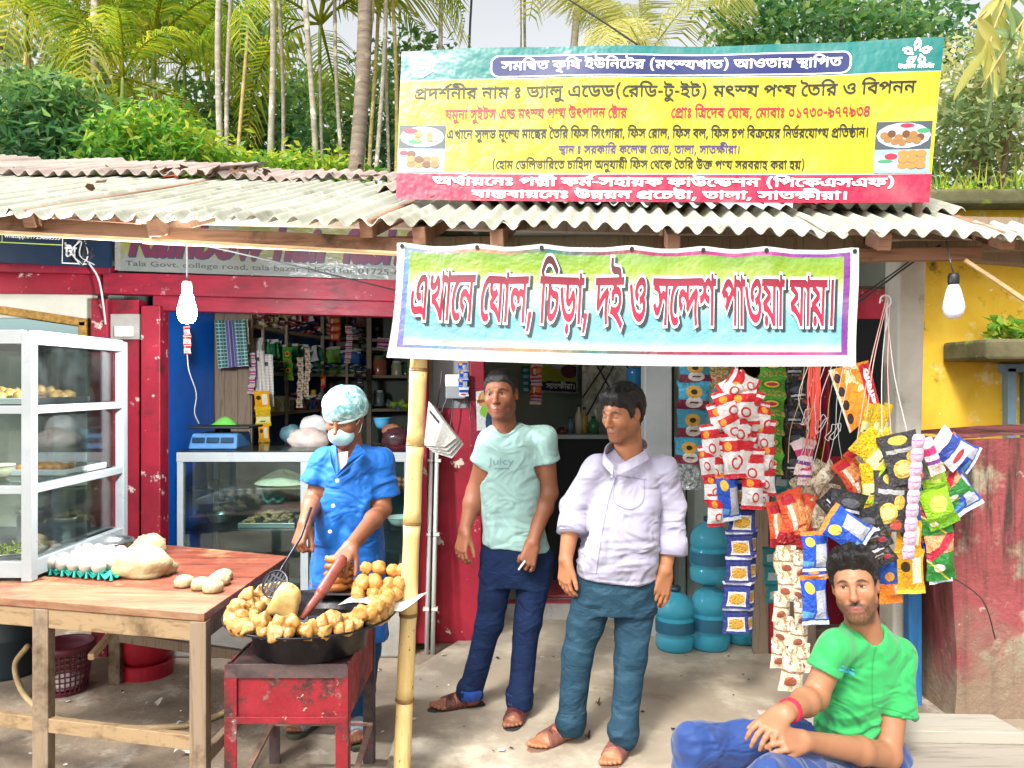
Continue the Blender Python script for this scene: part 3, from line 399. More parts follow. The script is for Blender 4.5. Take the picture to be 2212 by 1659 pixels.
[[185,156,0,-18,-26,0,0,-85,-19,0,0,38,1,-7,-11,12,-16,5,-10,-4,-4,-9,0,-14,-16,-1,-2,9,-9,14,-6,5,-7,3,-19,-1,-7,-6,-2,-9,3,-11,14,-10,7,-3,-6,-18,-14,5,-16,12,-8,19,0,14,8,15,17,10,13,2,18,-2,19,-12,5,-7,-4,0,10,13,10,4,11,0,19,-9,5,-4,-3,-4,0,36,-142,0,0,18],[84,48,12,-6,8,-8,7,8,16,2,23,-13,-10,4,0,25,19,0,0,-71,-19,0,0,45,8,-22,-15,14,-8,2,-11,-6,-1,-16,-15,-1,-4,15,-9,9,-6,3,-14,-1,-7,-11,2,-8,7,-7,12,-5,-7,-17,-24,14,-8,14,0,17,3,7,12,11,8,3]],
[[83,153,13,-4,10,-6,7,-8,5,-10,-1,-26,-11,-17,-17,-10,-21,-5,-16,0,-16,4,-18,14,-4,7,-2,8,0,16,4,13,13,14,25,10],[55,137,-16,-8,-8,-14,0,-13,3,-6,11,-9,24,-3,17,6,9,8,5,16,-1,7,-7,11,-6,4,-8,2],[32,137,14,-5,38,-22,22,-17,-9,-15,-35,27,-42,20],[144,156,0,-18,-43,0,-32,4,-54,-4,-17,0,0,18],[98,156,0,6,-8,11,-12,2,-47,2,-15,7,-10,13,-3,11,1,20,18,-1,4,-27,15,-6,53,-3,16,-10,6,-19,0,-6],[62,-2,-11,3,-9,6,-7,8,-4,9,-1,17,9,16,18,14,17,8,23,-3,-39,-24,-7,-9,-2,-14,7,-10,11,-4,22,1,14,6,7,9,-2,11,-7,6,12,14,11,-8,5,-8,1,-16,-2,-7,-9,-12,-14,-9,-9,-3]],
[[84,1,-12,4,-12,7,-9,8,-8,10,-6,12,5,17,21,3,13,6,12,11,6,21,-2,29,-3,9,-91,0,0,18,80,0,-13,20,-5,18,3,13,13,17,7,5,13,-14,-12,-11,-4,-13,3,-11,18,-24,77,0,0,-18,-58,0,21,-24,8,-12,6,-13,4,-14,1,-26,-7,-20,-5,-9,-7,-7,-19,-10,-11,-2],[108,19,14,5,14,16,4,14,-1,22,-9,23,-28,35,4,-1,6,-31,-3,-19,-10,-17,-11,-10,-16,-8,-22,-6,3,15,5,-15,9,-12,18,-10],[52,140,-16,-13,-5,-11,0,-12,8,-13,10,-5,25,-2,17,3,10,6,-9,-17,-26,-9,-31,5,-12,9,-9,13,-2,7,0,15,9,19,10,8],[34,137,14,-5,26,-14,23,-18,9,-9,-7,-12,-11,10,-38,24,-28,12]],
[[115,77,-18,8,-13,15,-5,9,3,1,-8,-21,-12,-12,-16,-2,-14,5,-22,24,16,9,8,-12,10,-7,8,0,9,7,5,11,3,26,17,0,11,-28,14,-14,21,-3,8,4,4,8,0,12,-8,17,-9,10,20,4,10,-13,6,-14,0,-21,-3,-8,-6,-7,-7,-5,-10,-3],[184,156,0,-18,-186,0,0,18],[94,-13,-25,7,-22,14,-10,10,-18,28,-8,18,19,6,13,-27,14,-19,18,-12,20,-6,25,0,11,3,7,4,6,7,3,7,-2,23,-10,10,-15,4,-12,-4,-5,-9,3,-14,-19,-3,-3,23,4,10,19,11,13,2,18,-3,8,-3,11,-10,9,-21,0,-17,-2,-9,-9,-15,-15,-10,-20,-5]],
[[114,77,-10,3,-15,11,-11,18,3,1,-3,-11,-13,-19,-4,-3,-16,-2,-14,5,-22,24,15,9,12,-15,7,-4,7,0,10,7,6,18,2,19,17,0,5,-18,8,-14,12,-10,21,-3,8,4,4,8,0,12,-5,12,-12,15,20,4,10,-13,6,-19,-1,-16,-3,-9,-13,-11,-9,-3],[183,156,0,-18,-185,0,0,18],[130,78,18,-7,14,-20,0,-19,-11,-16,-21,-9,-14,-3,1,7,46,-18,13,-8,-9,-14,-47,24,-50,13,4,17,32,-5,22,3,12,7,4,12,-4,12,-9,7,-15,3,-12,-2,-6,-5,-2,-10,2,-5,-18,-4,-3,21,4,9,13,9,13,2]],
[[89,156,0,-18,-16,-4,-23,-19,-13,-22,-5,-27,2,-21,7,-15,15,-11,15,-2,16,6,9,-15,-9,-6,-21,-3,-20,3,-15,11,-7,8,-9,20,-3,24,3,24,13,29,20,21,30,17]],
[[71,151,-2,15,-6,7,-42,4,-15,7,-11,13,-3,11,1,20,19,-1,2,-25,8,-6,44,-5,14,-7,8,-16,1,-12],[89,156,0,-18,-16,-4,-23,-19,-13,-22,-5,-27,2,-21,7,-15,15,-11,15,-2,16,6,9,-15,-9,-6,-21,-3,-20,3,-15,11,-7,8,-9,20,-3,24,3,24,13,29,20,21,30,17]],
[[69,156,0,-18,-26,0,0,-138,-19,0,0,138,-26,0,0,18,22,0,-15,20,14,19,16,16,19,11,11,4,37,3,39,-8,37,-18,29,-19,-10,-14,-37,23,-32,14,-25,4,-30,-2,-23,-11,-13,-11,-10,-14,13,-17]],
[[211,156,0,-18,-101,0,0,-87,4,-22,3,-3,11,-2,12,2,17,10,18,27,1,17,-4,7,-7,4,-19,-2,-3,18,21,3,16,-4,9,-6,5,-10,2,-14,-3,-20,-10,-18,-19,-19,-21,-11,-23,-2,-17,7,-10,14,-3,21,0,90,-26,0,0,18],[165,156,0,6,-5,8,-17,4,-46,2,-15,7,-11,13,-3,11,1,20,19,-1,2,-25,12,-8,56,-6,16,-3,8,-16,1,-12],[69,156,0,-18,-26,0,0,-138,-19,0,0,138,-26,0,0,18,22,0,-15,20,18,27,15,14,18,9,22,3,23,-2,20,-7,31,-19,22,-17,-10,-12,-44,30,-19,7,-20,3,-23,-5,-18,-14,-14,-20,14,-17]],
[[-86,-64,-14,10,-5,10,-1,6,5,15,5,6,8,4,30,3,19,-5,30,-16,31,-23,-11,-14,-39,29,-18,9,-16,4,-18,-1,-6,-5,-2,-6,2,-8,10,-5,10,0,16,10,7,19,0,42,18,0,-3,-54,-8,-17,-11,-10,-15,-5]],
[[64,-34,-11,17,-9,18,-12,40,-4,42,4,42,5,20,7,19,9,18,11,16,20,0,-19,-35,-7,-19,-5,-20,-4,-41,4,-42,5,-20,7,-19,19,-36]],
[[20,-34,11,17,9,18,12,39,4,41,-4,42,-5,20,-16,38,-11,17,21,0,11,-17,9,-18,7,-19,8,-42,0,-42,-3,-21,-5,-20,-7,-19,-20,-34]],
[[48,29,0,-9,-20,-50,-16,0,10,50,1,9]],
[[12,84,61,0,0,-20,-61,0]],
[[48,0,0,156,21,0,0,-156]],
]
TEXTS = [
[4446,[[7,0,0],[10,190,0],[34,364,0],[40,430,0],[21,516,0],[0,668,0],[70,732,0],[12,819,0],[34,977,0],[29,1043,0],[77,1226,0],[0,1292,0],[35,1357,0],[13,1423,0],[42,1565,0],[34,1743,0],[77,1810,0],[0,1875,0],[20,1940,0],[5,2091,0],[0,2224,0],[8,2288,0],[0,2473,0],[32,2538,0],[40,2708,0],[63,2795,0],[30,3019,0],[0,3188,0],[22,3253,0],[34,3432,0],[8,3499,0],[43,3683,0],[34,3840,0],[0,3906,0],[27,3971,0],[34,4128,0],[43,4194,0],[79,4351,0]]],
[5162,[[32,0,0],[26,170,0],[35,326,0],[60,392,0],[18,546,0],[0,722,0],[9,787,0],[39,934,0],[35,989,0],[31,1056,0],[0,1214,0],[5,1279,0],[6,1411,0],[35,1589,0],[21,1656,0],[40,1807,0],[16,1893,0],[28,2035,0],[0,2184,0],[75,2249,0],[26,2354,0],[41,2509,0],[55,2640,0],[27,2811,0],[10,2967,0],[34,3141,0],[18,3208,0],[76,3384,0],[0,3489,0],[4,3554,0],[8,3844,0],[18,4028,0],[34,4205,0],[43,4272,0],[0,4428,0],[69,4493,0],[34,4673,0],[35,4740,0],[22,4806,0],[18,4985,0]]],
[6756,[[59,0,0],[20,189,0],[30,340,0],[51,494,0],[21,509,0],[36,660,0],[28,726,0],[0,875,0],[21,940,0],[34,1091,0],[26,1158,0],[0,1313,0],[2,1378,0],[0,1488,0],[25,1553,0],[56,1733,0],[34,1797,0],[29,1863,0],[37,2046,0],[0,2046,0],[7,2111,0],[40,2300,0],[17,2387,0],[17,2565,0],[75,2743,0],[70,2848,0],[28,2934,0],[35,3083,0],[17,3150,0],[78,3328,0],[16,3413,0],[74,3534,0],[78,3554,0],[5,3640,0],[16,3772,0],[76,3914,0],[0,4018,0],[26,4084,0],[41,4239,0],[55,4370,0],[27,4540,0],[0,4697,0],[22,4762,0],[53,4941,0],[27,5044,0],[0,5201,0],[71,5266,0],[18,5352,0],[35,5529,0],[28,5596,0],[0,5744,0],[8,5810,0],[0,5994,0],[35,6059,0],[24,6126,0],[22,6274,0],[21,6454,0],[21,6604,0]]],
[4279,[[27,0,0],[26,156,0],[37,312,0],[21,312,0],[34,463,0],[0,530,0],[32,594,0],[37,765,0],[5,765,0],[16,898,0],[32,1039,0],[0,1210,0],[7,1275,0],[62,1464,0],[0,1667,0],[26,1732,0],[41,1888,0],[55,2019,0],[27,2189,0],[0,2346,0],[22,2410,0],[53,2590,0],[27,2693,0],[0,2849,0],[6,2914,0],[41,3092,0],[22,3224,0],[34,3402,0],[20,3469,0],[21,3620,0],[0,3771,0],[70,3836,0],[66,3922,0],[34,4064,0],[28,4130,0]]],
[4224,[[70,0,0],[59,86,0],[34,275,0],[2,342,0],[0,451,0],[35,516,0],[58,583,0],[40,762,0],[20,848,0],[24,999,0],[0,1148,0],[70,1213,0],[12,1299,0],[34,1457,0],[31,1524,0],[77,1682,0],[0,1748,0],[70,1812,0],[26,1899,0],[34,2054,0],[24,2121,0],[34,2270,0],[2,2336,0],[0,2446,0],[44,2511,0],[45,2659,0],[48,2807,0],[46,2955,0],[44,3103,0],[78,3251,0],[49,3336,0],[48,3484,0],[48,3632,0],[49,3780,0],[46,3928,0],[47,4076,0]]],
[10626,[[7,0,0],[10,190,0],[34,364,0],[40,430,0],[21,516,0],[0,668,0],[32,732,0],[37,903,0],[29,903,0],[25,1086,0],[0,1266,0],[26,1331,0],[38,1486,0],[40,1486,0],[54,1573,0],[27,1707,0],[0,1864,0],[26,1929,0],[34,2084,0],[40,2151,0],[14,2237,0],[28,2409,0],[0,2558,0],[71,2623,0],[18,2710,0],[35,2886,0],[28,2953,0],[0,3102,0],[72,3167,0],[23,3233,0],[32,3443,0],[0,3613,0],[35,3678,0],[32,3745,0],[1,3915,0],[11,4025,0],[34,4189,0],[28,4255,0],[34,4404,0],[77,4471,0],[0,4536,0],[72,4602,0],[23,4668,0],[32,4878,0],[0,5048,0],[70,5113,0],[28,5200,0],[34,5348,0],[29,5415,0],[77,5598,0],[0,5664,0],[72,5728,0],[23,5795,0],[32,6004,0],[0,6175,0],[24,6240,0],[29,6389,0],[77,6572,0],[0,6638,0],[72,6702,0],[23,6769,0],[32,6978,0],[0,7149,0],[13,7214,0],[22,7356,0],[0,7535,0],[35,7600,0],[24,7666,0],[57,7815,0],[40,8048,0],[43,8134,0],[28,8291,0],[0,8440,0],[35,8505,0],[21,8571,0],[25,8722,0],[51,8861,0],[28,8902,0],[40,9052,0],[27,9138,0],[34,9294,0],[52,9361,0],[27,9484,0],[0,9641,0],[59,9706,0],[35,9895,0],[18,9961,0],[67,10138,0],[34,10314,0],[21,10380,0],[79,10532,0]]],
[4525,[[69,0,0],[34,180,0],[21,247,0],[0,398,0],[2,463,0],[0,572,0],[32,637,0],[28,808,0],[9,957,0],[34,1158,0],[35,1225,0],[28,1292,0],[0,1440,0],[9,1506,0],[40,1707,0],[29,1794,0],[15,1976,0],[0,2206,0],[70,2271,0],[28,2357,0],[34,2506,0],[17,2573,0],[77,2751,0],[0,2816,0],[18,2882,0],[34,3058,0],[29,3125,0],[34,3308,0],[77,3374,0],[0,3440,0],[32,3505,0],[34,3675,0],[18,3742,0],[50,3918,0],[36,4148,0],[28,4215,0],[34,4364,0],[79,4430,0]]],
[7883,[[75,0,0],[70,105,0],[33,191,0],[34,324,0],[26,390,0],[0,546,0],[70,611,0],[17,697,0],[72,875,0],[29,942,0],[25,1124,0],[34,1305,0],[35,1371,0],[28,1438,0],[40,1587,0],[18,1673,0],[0,1850,0],[13,1915,0],[34,2057,0],[35,2123,0],[33,2190,0],[20,2322,0],[34,2473,0],[0,2540,0],[3,2604,0],[21,2828,0],[37,2979,0],[27,2979,0],[34,3135,0],[43,3202,0],[36,3358,0],[0,3425,0],[72,3490,0],[23,3556,0],[32,3766,0],[0,3936,0],[70,4001,0],[19,4088,0],[40,4249,0],[9,4336,0],[0,4537,0],[71,4602,0],[18,4689,0],[35,4866,0],[28,4932,0],[0,5081,0],[6,5146,0],[61,5324,0],[0,5556,0],[22,5622,0],[53,5800,0],[27,5904,0],[0,6060,0],[32,6125,0],[28,6296,0],[24,6445,0],[28,6594,0],[34,6743,0],[33,6809,0],[0,6942,0],[9,7007,0],[28,7208,0],[34,7358,0],[0,7424,0],[33,7489,0],[43,7622,0],[76,7778,0]]],
[5378,[[3,0,0],[19,223,0],[51,369,0],[34,384,0],[43,451,0],[40,608,0],[21,694,0],[2,845,0],[0,954,0],[22,1020,0],[65,1198,0],[36,1381,0],[0,1448,0],[9,1513,0],[26,1714,0],[51,1870,0],[78,1870,0],[32,1955,0],[33,2126,0],[34,2258,0],[43,2324,0],[9,2481,0],[0,2683,0],[23,2748,0],[34,2957,0],[6,3024,0],[40,3202,0],[62,3288,0],[30,3491,0],[21,3660,0],[0,3811,0],[75,3876,0],[35,3981,0],[22,4048,0],[40,4226,0],[9,4313,0],[7,4515,0],[32,4704,0],[7,4875,0],[23,5064,0],[76,5274,0]]],
[4282,[[24,0,0],[34,149,0],[68,216,0],[24,398,0],[34,546,0],[43,613,0],[40,770,0],[21,856,0],[2,1007,0],[0,1116,0],[6,1182,0],[64,1360,0],[43,1510,0],[21,1667,0],[0,1818,0],[59,1883,0],[40,2072,0],[13,2158,0],[66,2300,0],[34,2441,0],[77,2508,0],[0,2574,0],[18,2638,0],[34,2815,0],[29,2882,0],[34,3064,0],[77,3131,0],[0,3197,0],[32,3262,0],[34,3432,0],[18,3499,0],[50,3676,0],[36,3905,0],[28,3972,0],[34,4121,0],[79,4187,0]]],
[1326,[[6,0,0],[64,178,0],[43,329,0],[21,486,0],[0,636,0],[59,702,0],[40,890,0],[13,977,0],[66,1118,0],[34,1260,0]]],
[1663,[[22,0,0],[65,179,0],[36,362,0],[0,428,0],[9,493,0],[26,695,0],[51,850,0],[78,850,0],[32,936,0],[33,1106,0],[34,1238,0],[43,1305,0],[9,1462,0]]],
[1064,[[23,0,0],[34,210,0],[6,276,0],[40,454,0],[62,540,0],[30,743,0],[21,912,0]]],
[1020,[[32,0,0],[34,170,0],[18,237,0],[50,414,0],[36,644,0],[28,710,0],[34,859,0],[79,926,0]]],
[208,[[16,0,0],[34,142,0]]],
[640,[[59,0,0],[35,189,0],[18,255,0],[73,432,0]]],
]

GLY = []
for g in GLYPHS:
 cs = []
 for c in g:
  x = y = 0; q = []
  for i in range(0, len(c), 2): x += c[i]; y += c[i+1]; q.append((x/250, y/250))
  cs.append(q)
 GLY.append(cs)
def area(c): return 0.5*sum(c[i-1][0]*c[i][1]-c[i][0]*c[i-1][1] for i in range(len(c)))
def inside(p, c):
 r = False
 for i in range(len(c)):
  (x0, y0), (x1, y1) = c[i-1], c[i]
  if (y0 > p[1]) != (y1 > p[1]) and p[0] < (x1-x0)*(p[1]-y0)/(y1-y0)+x0: r = not r
 return r
def grow(c, w, sgn):
 n = len(c); o = []
 for i in range(n):
  p, a, b = c[i], c[i-1], c[(i+1) % n]
  d0 = (p[0]-a[0], p[1]-a[1]); d1 = (b[0]-p[0], b[1]-p[1])
  l0 = math.hypot(*d0) or 1; l1 = math.hypot(*d1) or 1
  n0 = (d0[1]/l0, -d0[0]/l0); n1 = (d1[1]/l1, -d1[0]/l1)
  m = (n0[0]+n1[0], n0[1]+n1[1]); L = math.hypot(*m)
  if L < 0.3: m, L = n0, 1
  m = (m[0]/L, m[1]/L); k = min(1.6, 1/max(0.4, m[0]*n0[0]+m[1]*n0[1]))
  o.append((p[0]+m[0]*w*k*sgn, p[1]+m[1]*w*k*sgn))
 return o
def text_fill(cs, w=0.0):
 """triangles of one glyph: constrained triangulation of every contour, kept where the winding number is not zero"""
 if not cs: return [], []
 big = max(cs, key=lambda c: abs(area(c))); s0 = 1 if area(big) > 0 else -1
 if w: cs = [grow(c, w, s0) for c in cs if area(c)*s0 > 0 or abs(area(c)) > 3*w*w]
 pts = []; ed = []
 for c in cs:
  o = len(pts); pts += [Vector(p) for p in c]; ed += [(o+i, o+(i+1) % len(c)) for i in range(len(c))]
 r = delaunay_2d_cdt(pts, ed, [], 0, 1e-5); vs, fs = r[0], r[2]
 seg = np.array([[*c[i-1], *c[i]] for c in cs for i in range(len(c))]); keep = []
 for f in fs:
  x = sum(vs[i].x for i in f)/len(f); y = sum(vs[i].y for i in f)/len(f)
  up = (seg[:, 1] <= y) & (seg[:, 3] > y); dn = (seg[:, 3] <= y) & (seg[:, 1] > y)
  cr = (seg[:, 2]-seg[:, 0])*(y-seg[:, 1])-(x-seg[:, 0])*(seg[:, 3]-seg[:, 1])
  if np.sum(up & (cr > 0))-np.sum(dn & (cr < 0)) != 0: keep.append(tuple(f))
 return [(v.x, v.y) for v in vs], keep
def bangla(i):
 w, gl = TEXTS[i]
 sets = []
 for g, x, y in gl: sets.append([[(px+x/250, py+y/250) for px, py in c] for c in GLY[g]])
 return w/250, sets
def latin(txt, bold=0.0, shear=0.0):
 fc = bpy.data.curves.new('t', 'FONT'); fc.body = txt; fc.size = 1; fc.resolution_u = 3; fc.shear = shear; fc.fill_mode = 'NONE'
 ob = bpy.data.objects.new('t', fc); COL.objects.link(ob)
 dg = bpy.context.evaluated_depsgraph_get(); dg.update(); me = bpy.data.meshes.new_from_object(ob.evaluated_get(dg))
 nb = {}
 for e in me.edges:
  a, b = e.vertices; nb.setdefault(a, []).append(b); nb.setdefault(b, []).append(a)
 seen = set(); cs = []
 for v in nb:
  if v in seen: continue
  loop = [v]; seen.add(v); cur = v
  while True:
   nx = [q for q in nb[cur] if q not in seen]
   if not nx: break
   cur = nx[0]; seen.add(cur); loop.append(cur)
  if len(loop) > 2: cs.append([(me.vertices[q].co.x, me.vertices[q].co.y) for q in loop])
 bpy.data.objects.remove(ob); bpy.data.curves.remove(fc)
 outs = []; hs = []
 for c in cs:
  d = sum(inside(c[0], o) for o in cs if o is not c)
  (hs if d % 2 else outs).append(c)
 sets = []
 for o in outs:
  if area(o) < 0: o = o[::-1]
  st = [o]
  for h in hs:
   if inside(h[0], o): st.append(h[::-1] if area(h) > 0 else h)
  sets.append(st)
 w = max(p[0] for c in cs for p in c)
 return w, sets
def lettering(name, sets_w, surf, x0, x1, y0, height, material, parent, lift=0.0025, bold=0.0, shear=0.0, sx=None, dx=0, dy=0):
 """print a line of text on surf(u, v) between u = x0..x1, baseline v = y0, em height 'height' (surface units)"""
 w, sets = sets_w; ku = (x1-x0)/w; mb = MB(); lay = 0
 for cs in sets:
  flat, tris = text_fill(cs, bold)
  if not tris: continue
  lay = (lay+1) % 4
  mb.add([surf(x0+(p[0]+shear*p[1])*ku+dx, y0+p[1]*height+dy, lift+lay*0.0001) for p in flat], tris)
 return mb.build(name, material, parent)

# ================================================================== SETTING
mt = {}
mt['red'] = mat('red_paint', '#98182f', '#7f1428', 4, 0.55, 0.25, 70, extra=[('#c9b5ac', 9, 0.61, 0.65), ('#4a1c22', 5, 0.54, 0.70)])
mt['redwood'] = mat('red_board_paint', '#921830', '#761228', 5, 0.5, 0.2, 50, stretch=(1, 4, 4), extra=[('#b87a84', 14, 0.63, 0.70), ('#4a1820', 3, 0.56, 0.72)])
mt['redpeel'] = mat('peeling_red_wall', '#a82036', '#8c182c', 4, 0.7, 0.3, 50, extra=[('#d8cdbb', 6, 0.62, 0.65), ('#4a4038', 3, 0.63, 0.72)])
mt['ground'] = mat('dusty_ground', '#9a8c7a', '#6e6152', 1.9, 0.9, 0.5, 30, bdist=0.01, extra=[('#bdb3a4', 3.1, 0.55, 0.7), ('#574c44', 9, 0.63, 0.75)])
mt['porch'] = mat('worn_concrete', '#a99d8c', '#8d806e', 1.1, 0.85, 0.35, 40, bdist=0.006, extra=[('#c6bba6', 2.0, 0.50, 0.68), ('#5f5448', 14, 0.70, 0.76), ('#6e6150', 1.4, .6, .75)])
mt['concrete'] = mat('grey_concrete', '#a8a49c', '#85817a', 3, 0.85, 0.3, 50, extra=[('#5c5852', 6, 0.62, 0.75)])
mt['pillar'] = mat('whitewashed_concrete', '#c9c4b8', '#aaa498', 2.5, 0.8, 0.25, 60, extra=[('#7d776c', 5, 0.6, 0.72)])
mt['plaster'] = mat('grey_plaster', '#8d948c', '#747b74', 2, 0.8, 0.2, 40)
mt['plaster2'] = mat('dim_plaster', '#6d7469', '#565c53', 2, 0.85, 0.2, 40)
mt['yellow'] = mat('yellow_limewash', '#ecc344', '#dfae26', 2.2, 0.85, 0.3, 50, extra=[('#ecd591', 2.2, 0.56, 0.64), ('#5c4a28', 3.0, 0.57, 0.66), ('#f0e6c8', 11, 0.66, 0.7)])
def stained(name, c1, c2, spots, drip, dripc, foot):
 m = NT(name); v = m.tc(); col = m.ramp(m.noise(v, 2.2, 5, .65, .3), [(.35, lin(c1)), (.65, lin(c2))])
 for c, sc, a, b in spots: col = m.mix(m.ramp(m.noise(v, sc, 5, .7), [(a, 0.0), (b, 1.0)]), col, lin(c))
 z = m.sep(v)[2]; col = m.mix(m.ramp(m.math('ADD', m.math('MULTIPLY', z, -1.0), m.noise(v, 2.4, 4)), [(.0, 0.0), (.25, foot)]), col, lin('#7d7660'))
 k = m.math('MULTIPLY', m.ramp(m.noise(m.tc('Object', (5, 5, .45)), 2.0, 5, .7), [(.5, 0.0), (.62, drip)]), m.ramp(z, [(.1, .25), (1.2, 1.0)])); col = m.mix(k, col, lin(dripc))
 m.base(col); m.bump(m.noise(v, 24, 5, .7), .7, .02); m.set(rough=.92); return m.mat
mt['mossy'] = stained('mossy_pink_wall', '#93474a', '#7d3d3d', [('#9c917a', 2.0, .54, .62), ('#b7ab9c', 9, .66, .71), ('#5a5a38', 3.7, .6, .72)], .9, '#2f2b22', .75)
mt['mosstop'] = mat('mossy_concrete', '#6f6a4e', '#4b4c30', 5, 0.95, 0.6, 30, extra=[('#8c9a3c', 4, 0.56, 0.68), ('#b8b29c', 3, 0.62, 0.72)])
mt['blue'] = mat('blue_enamel', '#0d5bb5', '#0b4da0', 2, 0.35, 0.05, 20)
mt['bluewood'] = mat('blue_painted_wood', '#2b6ea6', '#215a8c', 5, 0.5, 0.2, 40, stretch=(6, 6, 1))
mt['wood_old'] = wood('grey_old_wood', '#8a7866', '#65563f', 2, 4, 0.75, 0.3)
mt['wood_shelf'] = wood('shelf_wood', '#93836d', '#6d5f4c', 0, 4, 0.7, 0.2)
mt['wood_beam'] = wood('beam_wood', '#96705a', '#6d4b3c', 0, 3, 0.75, 0.3, dirt='#4a3a30')
mt['wood_raw'] = wood('raw_plank', '#c9ab82', '#a9875c', 0, 4, 0.6, 0.2)  # pale unpainted plank wood
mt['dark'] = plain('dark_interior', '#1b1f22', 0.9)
mt['tin'] = mat('weathered_roof_sheet', '#b4b5a9', '#9a9b8c', 1.6, 0.65, 0.1, 40, extra=[('#797667', 2.6, 0.56, 0.74), ('#cacac2', 6, 0.55, 0.7)])
mt['tin2'] = mat('older_roof_sheet', '#b5a79e', '#9a8b84', 1.6, 0.75, 0.15, 40, extra=[('#857a70', 3, 0.56, 0.72), ('#c9c3b4', 7, 0.6, 0.7)])
mt['alu'] = mat('white_aluminium', '#9ea4a6', '#92989a', 3, 0.35, 0.03, 40)
mt['steel'] = plain('brushed_steel', '#b9bcbd', 0.3, metal=1.0)
mt['black'] = plain('black_plastic', '#17181a', 0.45)
mt['white'] = plain('white_plastic', '#e6e6e2', 0.4)
mt['grey'] = plain('grey_plastic', '#8d9397', 0.5)
mt['glass'] = glass('showcase_glass'); mt['glass2'] = glass('counter_glass', (0.80, 0.92, 0.90), 0.12, 0.012)
mt['pvc'] = plain('grey_white_pvc', '#c9cac4', 0.45)
mt['wire'] = plain('dark_wire', '#2a2a2c', 0.5); mt['wire2'] = plain('pale_wire', '#c7c8c6', 0.5)

mb = MB(); mb.grid(lambda u, v: (-60+120*u, -20+140*v, 0.0), 12, 14)
struct(mb.build('ground', mt['ground']))
mb = MB()
a, b, c, d = PZ(884, 1452, 0), PZ(1012, 1374, 0), Vector((1.62, 5.3, 0)), Vector((1.62, 1.2, 0))
e = Vector((-0.47, 1.2, 0))
pp = [e, d, c, Vector((-0.33, 5.3, 0)), Vector((b.x, b.y, 0)), Vector((a.x+0.02, a.y, 0))]
n = len(pp); mb.add([p+Vector((0, 0, -0.05)) for p in pp]+[p+Vector((0, 0, 0.018)) for p in pp],
     [tuple(range(n, 2*n))]+[(i, (i+1) % n, n+(i+1) % n, n+i) for i in range(n)])
struct(mb.build('pavement', mt['porch'], bevel=0.008))

def wall_box(mb, px0, px1, z0, z1, Y, th=0.12):
 x0, x1 = (px0-CX)/FPX*Y, (px1-CX)/FPX*Y
 return mb.box(((x0+x1)/2, Y+th/2, (z0+z1)/2), (x1-x0, th, z1-z0))

bld = thing('shop_building', 'long red painted shop building under the corrugated roof', 'building', (0, 4.8, 0))
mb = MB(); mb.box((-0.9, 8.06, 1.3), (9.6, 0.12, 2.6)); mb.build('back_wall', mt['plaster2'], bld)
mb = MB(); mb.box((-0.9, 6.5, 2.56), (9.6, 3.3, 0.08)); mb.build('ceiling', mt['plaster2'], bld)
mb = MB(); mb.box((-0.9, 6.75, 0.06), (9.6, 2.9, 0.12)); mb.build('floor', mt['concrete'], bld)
for px, Y, Y2 in ((250, 4.95, 8.0), (925, 4.95, 8.0), (1560, 4.95, 8.0)):
 mb = MB(); x = (px-CX)/FPX*Y; mb.box((x, (Y+Y2)/2, 1.32), (0.1, Y2-Y, 2.4)); mb.build('partition', mt['plaster'], bld)
mb = MB(); wall_box(mb, 304, 346, 0, 2.06, 4.62, 0.12); mb.build('red_post', mt['red'], bld, bevel=0.006)
mb = MB(); wall_box(mb, 236, 300, 0, 2.1, 4.68, 0.1); mb.build('red_panel', mt['red'], bld)
mb = MB(); wall_box(mb, 196, 232, 0, 2.1, 4.62, 0.12); mb.build('red_post', mt['red'], bld, bevel=0.006)
def slope_board(p0, p1, h, Y, th, m, name, parent=bld):
 a, b = P(p0[0], p0[1], Y), P(p1[0], p1[1], Y); hh = M_(h, Y)
 mb = MB(); o = Vector((0, th, 0)); dn = Vector((0, 0, -hh))
 mb.hexa([a+dn, b+dn, b+dn+o, a+dn+o, a, b, b+o, a+o]); return mb.build(name, m, parent, bevel=0.004)
slope_board((222, 588), (905, 606), 46, 4.60, 0.1, mt['redwood'], 'lintel_board')
slope_board((330, 636), (905, 652), 34, 4.66, 0.1, mt['redwood'], 'lintel_board')
slope_board((-60, 566), (238, 572), 20, 4.60, 0.08, mt['redwood'], 'lintel_board')
slope_board((-60, 588), (222, 592), 44, 4.66, 0.08, mt['red'], 'lintel_board')
slope_board((-60, 634), (200, 636), 52, 4.70, 0.06, mat('cream_board', '#d8d6c8', '#c8c6b6', 3, 0.6, 0.05), 'cream_board')
mir = thing('wall_mirror', 'gilt framed mirror above the white showcase', 'mirror', P(60, 740, 4.72))
mb = MB(); a, b, c_, d_ = P(-60, 740, 4.72), P(172, 740, 4.72), P(172, 706, 4.72), P(-60, 672, 4.72)
mb.add([a, b, c_, d_], [(0, 1, 2, 3)]); mb.build('pane', plain('mirror_glass', '#7f9798', 0.12, metal=0.9), mir)
gilt = mat('gilt', '#b58a3a', '#7c5a22', 30, 0.4, 0.3, 60)
mb = MB(); mb.beam(P(-60, 660, 4.70), P(190, 698, 4.70), 0.05, 0.05); mb.beam(P(182, 694, 4.70), P(182, 760, 4.70), 0.05, 0.05); mb.build('frame', gilt, mir, bevel=0.006)
mb = MB(); a, b = P(344, 700, 4.72), P(462, 700, 5.36)
mb.hexa([(a.x, a.y, 0.1), (b.x, b.y, 0.1), (b.x-0.05, b.y+0.02, 0.1), (a.x-0.05, a.y+0.02, 0.1), (a.x, a.y, 2.12), (b.x, b.y, 2.12), (b.x-0.05, b.y+0.02, 2.12), (a.x-0.05, a.y+0.02, 2.12)])
